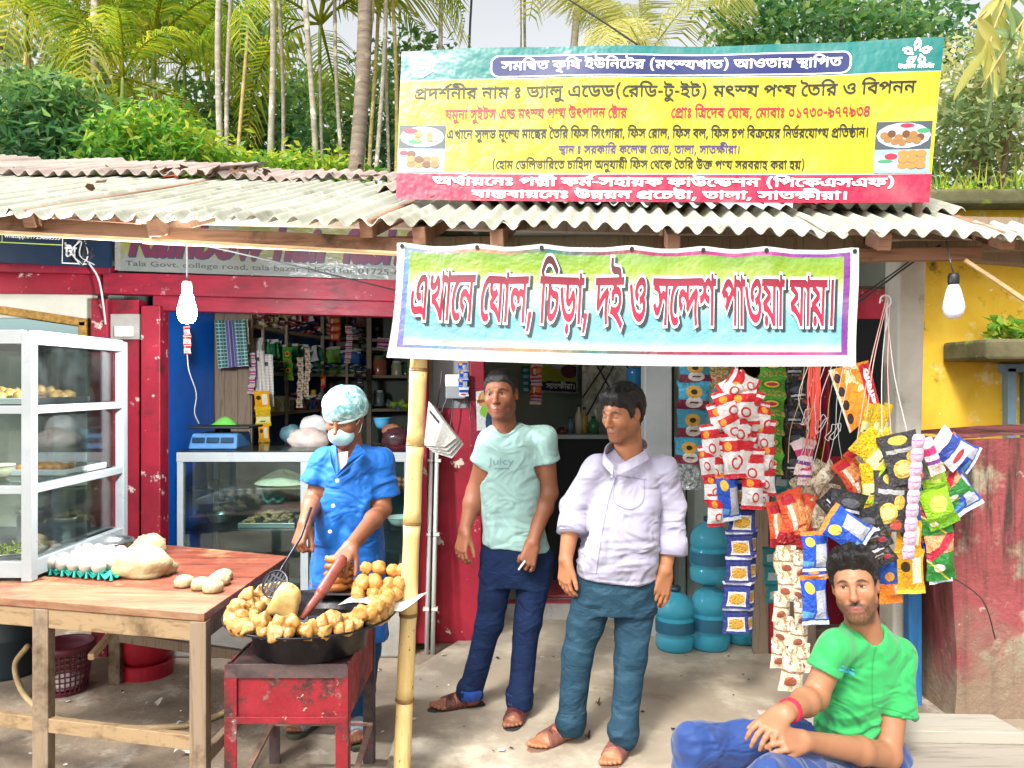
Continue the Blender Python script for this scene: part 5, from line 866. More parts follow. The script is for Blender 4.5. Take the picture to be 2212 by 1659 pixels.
lettering('lettering', latin('*'), s4, 0.185, 0.205, 0.66, 0.4, WH, ds, 0.003)

lt = MB(); rr = random.Random(41)
for i in range(170):
 x, y = rr.uniform(-2.6, 1.9), rr.uniform(2.4, 4.6); s_ = rr.choice((.006, .008, .012, .018)); z = .024 if x > -.5 else .005; a = rr.uniform(0, 6); e = [(math.cos(a+t)*s_*rr.uniform(.5, 1.2), math.sin(a+t)*s_*rr.uniform(.4, 1)) for t in (0, 1.3, 2.9, 4.4)]; lt.cur = rr.randrange(3)
 lt.add([(x+p[0], y+p[1], z+rr.uniform(0, .006)) for p in e], [(0, 1, 2, 3)])
tag(lt.build('litter', [plain('litter_brown', '#3c2e24', .9), plain('litter_pale', '#cfc8ba', .8), plain('litter_dark', '#22201c', .9)]), 'scraps of leaf and paper scattered over the dusty ground', 'litter', kind='stuff')
for i, (px, py, w, h, col_) in enumerate(((395, 1622, 30, 8, '#d8d4c8'), (402, 1562, 34, 10, '#c8ccd0'), (1268, 1592, 12, 5, '#3a3028'), (1290, 1520, 10, 6, '#4a4238'), (330, 1520, 26, 8, '#b8b4a8'))):
 c = PZ(px, py, .03); w_, h_ = M_(w, c.y), .05; mb = MB(); mb.grid(lambda u, v: c+Vector((w_*(u-.5)+.01*v, h_*(v-.5)+.02*u, .012*math.sin(5*u+4*v)+.004)), 5, 4); tag(mb.build('paper_scrap', plain('scrap_%d' % i, col_, .8), None, smooth=True), 'small %s scrap lying on the ground %s' % (('white', 'bluish', 'brown', 'dark', 'grey')[i], ('below the table hose', 'behind the table leg', 'between the two standing men', 'on the porch near the doorway', 'under the work table')[i]), 'scrap')

# ================================================================== PEOPLE (implicit surfaces polygonised with surface nets)
_NT = RS.rand(32, 32, 32).astype(np.float32)
def vnoise(p):
 p = np.asarray(p, np.float32); i = np.floor(p).astype(int); f = p-i; f = f*f*(3-2*f); out = 0
 for dx in (0, 1):
  for dy in (0, 1):
   for dz in (0, 1):
    w = (f[:, 0] if dx else 1-f[:, 0])*(f[:, 1] if dy else 1-f[:, 1])*(f[:, 2] if dz else 1-f[:, 2])
    out = out+w*_NT[(i[:, 0]+dx) % 32, (i[:, 1]+dy) % 32, (i[:, 2]+dz) % 32]
 return out
def V3(*a): return np.array(a, np.float64)
def A(v): return np.array(v[:], np.float64)
def unit(v): v = np.asarray(v, float); return v/(np.linalg.norm(v)+1e-12)

class SDF:
 def __init__(s, lo, hi, h):
  s.h = h; s.lo = np.floor(np.array(lo)/h)*h; s.n = np.ceil((np.array(hi)-s.lo)/h).astype(int)+1
  s.ax = [(s.lo[i]+h*np.arange(s.n[i])).astype(np.float32) for i in range(3)]
  s.d = np.full(s.n, 0.25, np.float32)
 def sl(s, lo, hi):
  a = np.clip(np.floor((np.array(lo)-s.lo)/s.h).astype(int), 0, s.n); b = np.clip(np.ceil((np.array(hi)-s.lo)/s.h).astype(int)+1, 0, s.n)
  if np.any(b <= a): return None
  t = tuple(slice(a[i], b[i]) for i in range(3))
  return t, s.ax[0][t[0]][:, None, None], s.ax[1][t[1]][None, :, None], s.ax[2][t[2]][None, None, :]
 def merge(s, t, dist, k, op):
  c = s.d[t]
  if op == 'u':
   if k <= 0: s.d[t] = np.minimum(c, dist); return
   h = np.clip(0.5+0.5*(c-dist)/k, 0, 1); s.d[t] = c*(1-h)+dist*h-k*h*(1-h)
  else:
   if k <= 0: s.d[t] = np.maximum(c, -dist); return
   h = np.clip(0.5-0.5*(c+dist)/k, 0, 1); s.d[t] = c*(1-h)-dist*h+k*h*(1-h)
 def cone(s, a, b, ra, rb, k=0.01, op='u'):
  a = np.asarray(a, float); b = np.asarray(b, float); m = max(ra, rb)+k+2*s.h+(0.03 if op == 'u' else 0)
  q = s.sl(np.minimum(a, b)-m, np.maximum(a, b)+m)
  if q is None: return s
  t, X, Y, Z = q; ab = b-a; L2 = float(ab@ab)+1e-12
  u = np.clip(((X-a[0])*ab[0]+(Y-a[1])*ab[1]+(Z-a[2])*ab[2])/L2, 0, 1)
  dist = np.sqrt((X-a[0]-u*ab[0])**2+(Y-a[1]-u*ab[1])**2+(Z-a[2]-u*ab[2])**2)-(ra+(rb-ra)*u)
  s.merge(t, dist.astype(np.float32), k, op); return s
 def ell(s, c, r, Rm=None, k=0.01, op='u'):
  c = np.asarray(c, float); r = np.asarray(r, float) if not np.isscalar(r) else np.full(3, float(r)); m = r.max()+k+2*s.h+(0.03 if op == 'u' else 0)
  q = s.sl(c-m, c+m)
  if q is None: return s
  t, X, Y, Z = q; X = X-c[0]; Y = Y-c[1]; Z = Z-c[2]
  if Rm is not None:
   Rm = np.asarray(Rm); X, Y, Z = (Rm[0, i]*X+Rm[1, i]*Y+Rm[2, i]*Z for i in range(3))
  ka = np.sqrt((X/r[0])**2+(Y/r[1])**2+(Z/r[2])**2); kb = np.sqrt((X/r[0]**2)**2+(Y/r[1]**2)**2+(Z/r[2]**2)**2)+1e-6
  s.merge(t, (ka*(ka-1)/kb).astype(np.float32), k, op); return s
 def loft(s, o, Rm, lev, k=0.02, pw=2.3):
  """stack of super-ellipses along the local z axis; lev rows: z, cx, cy, rx, ry"""
  lev = np.array(lev, float); o = np.asarray(o, float); Rm = np.asarray(Rm)
  ext = np.abs(Rm) @ np.array([lev[:, 3].max()+np.abs(lev[:, 1]).max(), lev[:, 4].max()+np.abs(lev[:, 2]).max(), np.abs(lev[:, 0]).max()])+k+0.04
  q = s.sl(o-ext, o+ext)
  if q is None: return s
  t, X, Y, Z = q; X = X-o[0]; Y = Y-o[1]; Z = Z-o[2]
  x, y, z = (Rm[0, i]*X+Rm[1, i]*Y+Rm[2, i]*Z for i in range(3))
  zz = np.linspace(lev[0, 0], lev[-1, 0], 64); tab = []
  for j in range(1, 5):
   v = np.interp(zz, lev[:, 0], lev[:, j])
   for _ in range(2):
    w = np.concatenate([v[:1], v[:1], v, v[-1:], v[-1:]]); v = (w[:-4]+2*w[1:-3]+3*w[2:-2]+2*w[3:-1]+w[4:])/9
   tab.append(np.interp(z, zz, v))
  cx, cy, rx, ry = tab
  e = (np.abs((x-cx)/rx)**pw+np.abs((y-cy)/ry)**pw)**(1/pw)
  dist = (e-1)*np.minimum(rx, ry); dist = np.maximum(dist, np.maximum(z-lev[-1, 0], lev[0, 0]-z))
  s.merge(t, dist.astype(np.float32), k, 'u'); return s
 def cut(s, o, n, k=0.0):
  n = unit(n); o = np.asarray(o, float)
  dist = ((s.ax[0]-o[0])*n[0])[:, None, None]+((s.ax[1]-o[1])*n[1])[None, :, None]+((s.ax[2]-o[2])*n[2])[None, None, :]
  s.d = np.maximum(s.d, dist.astype(np.float32)); return s
 def trim(s, e, d, r):
  """cut everything beyond the plane through e facing d, only within r of e (sleeve and trouser ends)"""
  e = np.asarray(e, float); d = unit(d); t = s.sl(e-r, e+r)[0]; X, Y, Z = (s.ax[i][t[i]] for i in range(3))
  pl = ((X-e[0])*d[0])[:, None, None]+((Y-e[1])*d[1])[None, :, None]+((Z-e[2])*d[2])[None, None, :]
  far = np.sqrt(((X-e[0])**2)[:, None, None]+((Y-e[1])**2)[None, :, None]+((Z-e[2])**2)[None, None, :])
  s.d[t] = np.where(far < r, np.maximum(s.d[t], pl), s.d[t]).astype(np.float32); return s
 def mesh(s):
  d = s.d; ins = d < 0; n = np.array(d.shape)
  c = np.zeros(n-1, np.int8)
  for i in (0, 1):
   for j in (0, 1):
    for k in (0, 1): c += ins[i:n[0]-1+i, j:n[1]-1+j, k:n[2]-1+k]
  idx = np.argwhere((c > 0) & (c < 8)); N = len(idx)
  acc = np.zeros((N, 3)); cnt = np.zeros(N)
  cor = [(i, j, k) for i in (0, 1) for j in (0, 1) for k in (0, 1)]
  val = {q: d[idx[:, 0]+q[0], idx[:, 1]+q[1], idx[:, 2]+q[2]] for q in cor}
  for a in cor:
   for ax in range(3):
    if a[ax]: continue
    b = list(a); b[ax] = 1; b = tuple(b); va, vb = val[a], val[b]; m = (va < 0) != (vb < 0)
    tt = np.where(m, va/np.where(m, va-vb, 1), 0); p = np.array(a, float)[None].repeat(N, 0); p[:, ax] += tt
    acc += p*m[:, None]; cnt += m
  V = s.lo+s.h*(idx+acc/cnt[:, None])
  G = np.stack([sum((1 if q[ax] else -1)*val[q] for q in cor) for ax in range(3)], 1); G /= np.linalg.norm(G, axis=1)[:, None]+1e-9
  mp = np.full(n-1, -1, np.int32); mp[idx[:, 0], idx[:, 1], idx[:, 2]] = np.arange(N)
  Q = []
  for ax in range(3):
   sh = [slice(None)]*3; s2_ = [slice(None)]*3; sh[ax] = slice(0, -1); s2_[ax] = slice(1, None)
   e = ins[tuple(sh)] != ins[tuple(s2_)]; w = np.argwhere(e); o1, o2 = [(1, 2), (2, 0), (0, 1)][ax]
   ok = (w[:, o1] > 0) & (w[:, o2] > 0) & (w[:, o1] < n[o1]-1) & (w[:, o2] < n[o2]-1); w = w[ok]
   def at(a, b):
    q = w.copy(); q[:, o1] -= a; q[:, o2] -= b; return mp[q[:, 0], q[:, 1], q[:, 2]]
   f = np.stack([at(1, 1), at(0, 1), at(0, 0), at(1, 0)], 1); st = ins[w[:, 0], w[:, 1], w[:, 2]]
   f[~st] = f[~st][:, ::-1]; Q.append(f)
  return V, np.concatenate(Q), G

def sdf_obj(name, f, m, parent, disp=None, col=None, smooth=True):
 V, Q, G = f.mesh()
 if disp is not None: V = V+G*disp(V)[:, None]
 c = col(V) if col is not None else None
 me = np_mesh(name, V-np.array(parent_off(parent)), Q, m, smooth=smooth, col=c)
 return link(name, me, parent)
def frame(z, x):
 z = unit(z); x = np.asarray(x, float); x = unit(x-z*(x@z)); y = np.cross(z, x); return np.stack([x, y, z], 1)
def head_rot(yaw, pitch, roll):
 return np.array(Matrix.Rotation(R(-yaw), 3, 'Z') @ Matrix.Rotation(R(pitch), 3, 'X') @ Matrix.Rotation(R(roll), 3, 'Y'))

def head(f, c, Rm, S, wide=1.0, nose=1.0):
 q = lambda x, y, z: c+Rm @ (np.array([x*wide, y, z])*S)
 E = lambda x, y, z, r, k=0.02, op='u': f.ell(q(x, y, z), np.array(r)*S*np.array([wide, 1, 1]) if not np.isscalar(r) else r*S, Rm, k*S, op)
 C = lambda a, b, ra, rb, k=0.012, op='u': f.cone(q(*a), q(*b), ra*S, rb*S, k*S, op)
 E(0, .022, .030, (.076, .096, .084)); E(0, -.022, -.018, (.066, .066, .094), .03)
 for s in (-1, 1):
  C((s*.050, .0, -.068), (s*.014, -.070, -.104), .021, .019, .035); E(s*.043, -.058, -.024, .022, .03)
  C((s*.012, -.084, .022), (s*.044, -.068, .021), .0095, .008, .016)
 E(0, -.072, -.108, (.022, .019, .016), .02); E(0, -.076, -.070, (.032, .022, .024), .02)
 for s in (-1, 1):
  E(s*.032, -.091, .004, (.018, .013, .0105), .010, 's'); E(s*.032, -.0700, .004, (.0165, .0135, .012), .004)
 C((0, -.083, .012), (0, -.108*nose, -.030), .0075, .011, .014); E(0, -.108*nose, -.033, .0125, .008)
 for s in (-1, 1): E(s*.0125, -.096*nose, -.037, .0085, .007)
 for s in (-1, 1):
  C((0, -.0960, -.0660), (s*.026, -.080, -.0720), .0054, .0034, .006); C((0, -.0935, -.0805), (s*.022, -.081, -.0755), .0064, .0038, .006)
 C((-.024, -.091, -.0735), (.024, -.091, -.0735), .0018, .0018, .003, 's')
 for s in (-1, 1):
  E(s*.080, .016, -.006, (.009, .020, .032), .008); E(s*.088, .012, -.004, (.006, .012, .020), .006, 's')
 return q
def skin_col(c, Rm, S, base, wide=1.0, stubble=0.0, mustache=0.0, lip=None, brow=1.0, closed=False, hair_dz=0.0, hair_k=.92, stub_lo=-0.045):
 base = np.array(lin(base)[:3]); lipc = np.array(lin(lip)[:3]) if lip else base*np.array([0.95, 0.62, 0.62]); dk = base*0.12
 def fn(V):
  p = ((V-c) @ Rm)/S; p[:, 0] /= wide
  n = vnoise(V*42)*0.5+vnoise(V*13+7)*0.5
  col = base*(0.86+0.28*n)[:, None]
  H = (np.linalg.norm(p, axis=1) < 0.20)
  fr = H & (p[:, 1] < -.03)
  ax = np.abs(p[:, 0])
  def blend(w, cc): nonlocal col; w = np.clip(w, 0, 1)[:, None]; col = col*(1-w)+cc*w
  w = np.clip(1.2-((p[:, 0]/.040)**2+((p[:, 2]+.03)/.03)**2), 0, 1)*0.25*fr; blend(w, base*np.array([1.12, .92, .88]))
  hs_ = hairline(p, hair_dz)+.012*(vnoise(p*80)-.5); blend(np.clip(hs_/.012+.35, 0, 1)*H*(hair_k), np.array([.012, .010, .010]))
  if stubble:
   jaw = np.clip((stub_lo-p[:, 2])/.02, 0, 1)*np.clip((0.03-p[:, 1])/.02, 0, 1)*H*np.clip((p[:, 2]+.16)/.02, 0, 1)
   sn = vnoise(V*330); blend(jaw*stubble*(0.55+0.9*sn), base*np.array([.16, .19, .22]))
  if mustache:
   w = np.clip(1.3-((p[:, 0]/.033)**2+((p[:, 2]+.0550+0.22*ax)/.0085)**2), 0, 1)*fr; blend(w*mustache, base*0.10)
  w = np.clip(1.35-((p[:, 0]/.027)**2+((p[:, 2]+.0735)/.0125)**2), 0, 1)*(p[:, 1] < -.07)*H; blend(w*0.75, lipc)
  w = np.clip(1-((p[:, 0]/.026)**2+((p[:, 2]+.0735)/.0024)**2), 0, 1)*(p[:, 1] < -.07)*H; blend(w, base*0.3)
  if brow:
   zc = .0262-0.45*(ax-.030)**2/.034-0.10*np.clip(ax-.040, 0, 1); w = np.clip(1.4-(((ax-.033)/.022)**2+((p[:, 2]-zc)/.0052)**2), 0, 1)*fr; blend(w*brow, dk*0.6)
  w = np.clip(1.2-(((ax-.032)/.0170)**2+((p[:, 2]-(.0085 if not closed else -.003))/(.0040 if not closed else .0032))**2), 0, 1)*fr; blend(w*(0.95 if not closed else 0.75), dk)
  w = np.clip(1-(((ax-.009)/.0045)**2+((p[:, 2]+.0425)/.003)**2), 0, 1)*fr; blend(w, dk)
  w = np.clip(1-(((ax-.032)/.02)**2+((p[:, 2]+.012)/.008)**2), 0, 1)*fr; blend(w*0.3, base*0.55)
  return np.clip(col, 0, 1)
 return fn

def hand(f, w, d, n, side, S=1.0, curl=(20, 25, 22), spread=0.10, thumb=(0.75, 0.55, 0.35), per=None, tcurl=20):
 """w wrist, d towards the fingers, n out of the back of the hand, side +-1 = which way the thumb lies"""
 w = np.asarray(w, float); d = unit(d); n = np.asarray(n, float); n = unit(n-d*(n@d)); s = np.cross(d, n)*side
 K = (0.030, 0.010, -0.010, -0.028); KL = (.088, .091, .087, .080); FL = (.068, .075, .070, .056)
 for i in range(4):
  kn = w+(d*KL[i]+s*K[i])*S; f.cone(w+s*K[i]*0.55*S, kn, .0155*S, .0105*S, .012*S)
  bend_dir = unit(d+s*spread*(1.2-0.8*i)); p = kn; c3 = per[i] if per else curl
  fr_ = (0.44, 0.31, 0.25)
  for j in range(3):
   ax = np.cross(bend_dir, n); a = R(c3[j]); mt_ = np.array(Matrix.Rotation(-a, 3, Vector(unit(np.cross(d, n)))))
   t = unit(np.cross(d, n)); bend_dir = bend_dir*math.cos(a)-np.cross(t, bend_dir)*math.sin(a)*(1 if (np.cross(t, d) @ n) > 0 else -1)
   q = p+bend_dir*FL[i]*fr_[j]*S; f.cone(p, q, (.0092, .0082, .0074)[j]*S*(0.9 if i == 3 else 1), (.0084, .0076, .0062)[j]*S*(0.9 if i == 3 else 1), .003*S); p = q
 b = w+(d*.020+s*.022)*S; td = unit(d*thumb[0]+s*thumb[1]-n*thumb[2]); m = b+td*.046*S
 f.cone(b, m, .0165*S, .0115*S, .012*S); td2 = unit(td*math.cos(R(tcurl))+d*math.sin(R(tcurl))); q = m+td2*.030*S; f.cone(m, q, .0108*S, .0098*S, .003*S)
 f.cone(q, q+unit(td2+d*.3)*.022*S, .0098*S, .0075*S, .003*S)

def foot(f, heel, toe, S=1.0, z=0.022, inflate=0.0, toes=True, ankle=None):
 heel = np.array([heel[0], heel[1], z]); t = np.array([toe[0]-heel[0], toe[1]-heel[1], 0.]); L = np.linalg.norm(t); t /= L; s = np.array([t[1], -t[0], 0.]); up = np.array([0, 0, 1.]); i = inflate
 f.ell(heel+t*.035*S+up*.034*S, np.array([.034, .034, .036])*S+i, None, .02)
 f.cone(heel+t*.05*S+up*.045*S, heel+t*(L*.70)+up*.026*S, .037*S+i, .024*S+i, .025)
 f.cone(heel+t*.06*S+s*.012+up*.03*S, heel+t*(L*.72)+s*.026*S+up*.019*S, .028*S+i, .019*S+i, .02); f.cone(heel+t*.06*S-s*.012+up*.03*S, heel+t*(L*.68)-s*.026*S+up*.018*S, .028*S+i, .017*S+i, .02)
 if toes:
  for k, (o, l, r) in enumerate(((.028, 1.0, .0135), (.010, .99, .0105), (-.006, .96, .0098), (-.021, .91, .0092), (-.034, .85, .0088))):
   for sd in (1,):
    b = heel+t*(L*.70-.01*k)+s*o*.9*S+up*.019*S; e = heel+t*(L*l-.012)+s*o*1.08*S+up*(.013)*S; f.cone(b, e, r*1.1*S+i, r*S+i, .006)
 if ankle is not None: f.cone(heel+t*.055*S+up*.05*S, ankle, .036*S+i, .040*S+i, .025)
 return heel, t, s, L

skin_m = {}
def skin_mat(name, rough=0.48):
 m = NT(name); at = m.new('ShaderNodeAttribute', attribute_name='Col'); m.base(at.outputs['Color'])
 m.bump(m.noise(m.tc(), 320, 3), 0.12, 0.002); m.set(rough=rough, spec=0.4);
 m.b.inputs['Subsurface Weight'].default_value = 0.08; m.b.inputs['Subsurface Radius'].default_value = (0.01, 0.004, 0.002)
 return m.mat
SKIN = skin_mat('skin')
def cloth_mat(name, c, c2=None, weave=700, rough=0.85, fold=1.4, scale=3):
 m = NT(name); c1 = lin(c); c2 = lin(c2) if c2 else tuple(x*0.88 for x in c1[:3])+(1,)
 m.base(m.ramp(m.noise(m.tc(), scale, 4), [(0.3, c1), (0.7, c2)]));
 a = m.noise(m.tc('Object', (1.0, 1.0, fold)), 6, 2, .5, .9); h_ = m.math('ADD', a, m.math('MULTIPLY', m.noise(m.tc(), weave, 2), .012))
 m.bump(h_, .75, .075); m.set(rough=rough, spec=0.2, sheen=0.15); return m.mat
def denim(name, c, c2, hi):
 m = NT(name); n = m.noise(m.tc(), 5, 4); col = m.ramp(n, [(0.3, lin(c)), (0.7, lin(c2))])
 k = m.ramp(m.noise(m.tc('Object', (5, 5, 16)), 1.6, 4), [(0.5, 0.0), (0.75, 0.4)]); col = m.mix(k, col, lin(hi)); m.base(col)
 
 a = m.noise(m.tc('Object', (1, 1, 1.5)), 9, 3, .5, 1.2); h_ = m.math('ADD', a, m.math('MULTIPLY', m.noise(m.tc(), 420, 2), .03))
 m.bump(h_, .5, .04); m.set(rough=0.85, spec=0.2); return m.mat
HAIR = NT('black_hair'); HAIR.base(HAIR.ramp(HAIR.noise(HAIR.tc(), 60, 3), [(0.3, lin('#060505')), (0.75, lin('#151211'))])); HAIR.bump(HAIR.noise(HAIR.tc('Object', (160, 60, 60)), 2, 3), 0.8, 0.008); HAIR.set(rough=0.45, spec=0.5); HAIR = HAIR.mat
HL_Y = [-.105, -.070, -.050, -.034, -.022, -.010, .000, .030, .042, .085]; HL_Z = [.066, .064, .054, .034, -.010, -.008, .032, .032, -.044, -.088]
def hairline(p, dz=0.0, temple=0.0):
 ax = np.abs(p[:, 0]); zl = np.interp(p[:, 1], HL_Y, HL_Z)+dz+temple*np.exp(-((ax-.045)/.018)**2)*(p[:, 1] < -.03)
 return p[:, 2]-zl
def hair_shell(c, Rm, S, parent, th, top=0.0, front=0.0, side=0.0, dz=0.0, strand=(60, 22, 22), amp=.5, wide=1.0, temple=.006, res=.0036, lowz=-.10):
 h = SDF(c-.19, c+.20, res); q = lambda x, y, z: c+Rm @ (np.array([x*wide, y, z])*S); w3 = np.array([wide, 1, 1])
 h.ell(q(0, .022, .030), np.array([.077, .096, .084])*S*w3, Rm, .01); h.ell(q(0, -.022, -.018), np.array([.066, .066, .094])*S*w3, Rm, .03); h.cone(q(0, .030, -.04), q(0, .030, -.13), .054*S, .056*S, .03)
 def ds(V):
  p = ((V-c) @ Rm)/S; p[:, 0] /= wide; sg = hairline(p, dz, temple)+.010*(vnoise(p*70)-.5)+.006*(vnoise(p*160)-.5)
  k = np.clip(sg/.026, -.8, 1); k = np.where(k > 0, k**.8, k)
  t = th+top*np.clip((p[:, 2]-.03)/.07, 0, 1)+front*np.exp(-((p[:, 1]+.065)/.035)**2)*np.clip((p[:, 2]-.05)/.03, 0, 1)+side*np.clip(1-np.abs(p[:, 2])/.06, 0, 1)
  st = 1-np.abs(2*vnoise(np.stack([p[:, 0]*strand[0]+p[:, 2]*14, p[:, 1]*strand[1], p[:, 2]*strand[2]], 1))-1)
  return np.where(k > 0, k*t*(1-amp*.5+amp*st)+.0028*(vnoise(p*200)-.5)*k, k*.012)
 h.cut(q(0, 0, lowz), -Rm[:, 2]); return sdf_obj('hair', h, HAIR, parent, ds)
EYEW = plain('eye_white', '#d8d2c8', 0.25); EYED = plain('eye_dark', '#140c08', 0.2)
def eyes(q, Rm, S, parent, gaze=(0, 0), open_=0.0062, squint=(1, 1)):
 for i, s in enumerate((-1, 1)):
  mb = MB(); c = Vector(q(s*.032, -.0735, .0035)); rot = Matrix(Rm.tolist())
  mb.ball(c, (.0135*S, .0105*S, open_*S*squint[i]), 12, 8, rot); e = mb.build('eye', EYEW, parent, smooth=True)
  mb = MB(); mb.ball(Vector(q(s*.032+gaze[0], -.0804, .0042+gaze[1])), (.0068*S, .0060*S, open_*1.02*S*squint[i]), 10, 6, rot); mb.build('iris', EYED, e, smooth=True)

def folds(V, amp, fr, seed=0.0, ridge=True, k2=0.4):
 amp *= 1.25
 p = V*np.array(fr)+seed; n = vnoise(p+0.6*vnoise(V*9+seed)[:, None]); r = 1-np.abs(2*n-1) if ridge else n
 m = vnoise(p*2.3+5); return amp*(r**1.5-0.4)+amp*k2*(m-0.5)
from mathutils.bvhtree import BVHTree
def projector(ob, Y):
 me = ob.data; off = parent_off(ob); bv = BVHTree.FromPolygons([v.co+off for v in me.vertices], [tuple(f.vertices) for f in me.polygons]); eye = Vector((0, 0, CAMZ))
 def at(px, py, lift=.003):
  d = (P(px, py, Y)-eye).normalized(); r = bv.ray_cast(eye, d)
  return (r[0]-d*lift) if r[0] is not None else P(px, py, Y)
 return at
def ribbon(at, pts, w, name, m, parent, lift=.003, n=6):
 """stitched strip lying on the cloth"""
 q = smooth_curve([Vector((x, y, 0)) for x, y in pts], n); mb = MB(); vs = []
 for i, p in enumerate(q):
  t = (q[min(i+1, len(q)-1)]-q[max(i-1, 0)]).normalized(); s_ = Vector((-t.y, t.x, 0))*w/2
  vs += [at(*(p-s_)[:2], lift), at(*(p+s_)[:2], lift)]
 mb.add(vs, [(2*i, 2*i+1, 2*i+3, 2*i+2) for i in range(len(q)-1)]); return mb.build(name, m, parent, smooth=True)
def jean(V, top, knee, k=1.0):
 z = V[:, 2]; x = V[:, 0]
 dg = np.stack([x*5+z*5, V[:, 1]*5, z*13-x*11], 1); dg2 = np.stack([x*5-z*5, V[:, 1]*5, z*11+x*12], 1)
 n1 = 1-np.abs(2*vnoise(dg+3)-1); n2 = 1-np.abs(2*vnoise(dg2+9)-1)
 w = .30+.9*np.exp(-((z-knee)/.11)**2)+.8*np.exp(-((z-top+.14)/.09)**2)+.9*np.exp(-((z-.12)/.08)**2)
 return k*.0046*w*(n1**2+n2**2-.7)+.003*(vnoise(V*11)-.5)
def sandal(parent, heel, toe, S, straps, m_sole, m_strap, z0=0.0, mname='sandal', w=0.046):
 h = np.array([heel[0], heel[1], 0.]); t = np.array([toe[0]-heel[0], toe[1]-heel[1], 0.]); L = np.linalg.norm(t); t /= L; s = np.array([t[1], -t[0], 0.])
 prof = [(-.06, .55), (.0, .8), (.15, .78), (.4, .74), (.65, .98), (.8, 1.0), (.95, .8), (1.06, .35)]
 mb = MB(); out = [(h+t*(L*a)+s*w*S*b) for a, b in prof]+[(h+t*(L*a)-s*w*S*b*(0.98 if a < .5 else .9)) for a, b in prof[::-1]]
 n = len(out); mb.add([Vector(p)+Vector((0, 0, z0)) for p in out]+[Vector(p)+Vector((0, 0, z0+.022)) for p in out], [tuple(range(n-1, -1, -1)), tuple(range(n, 2*n))]+[(i, (i+1) % n, n+(i+1) % n, n+i) for i in range(n)])
 sb = mb.build(mname, m_sole, parent, bevel=0.004)
 for (a, wd, tilt) in straps:
  f = SDF(np.minimum(h, h+t*L)-[.07, .07, 0.0], np.maximum(h, h+t*L)+[.07, .07, .13], .004)
  foot(f, heel, toe, S, z0+.022, 0.0055, False)
  n_ = unit(t+s*tilt); o = h+t*L*a
  f.cut(o+n_*wd/2, n_); f.cut(o-n_*wd/2, -n_); f.cut([0, 0, z0+.018], [0, 0, -1])
  sdf_obj('strap', f, m_strap, sb)
def bound(pts, m=0.12):
 a = np.array([A(p) for p in pts]); return a.min(0)-m, a.max(0)+m

LEATH = mat('brown_leather', '#6a3630', '#4a2420', 20, 0.5, 0.2, 200); SOLE = plain('dark_sole', '#2a2826', 0.8); SOLE2 = plain('tan_sole', '#7a5a4a', 0.8)

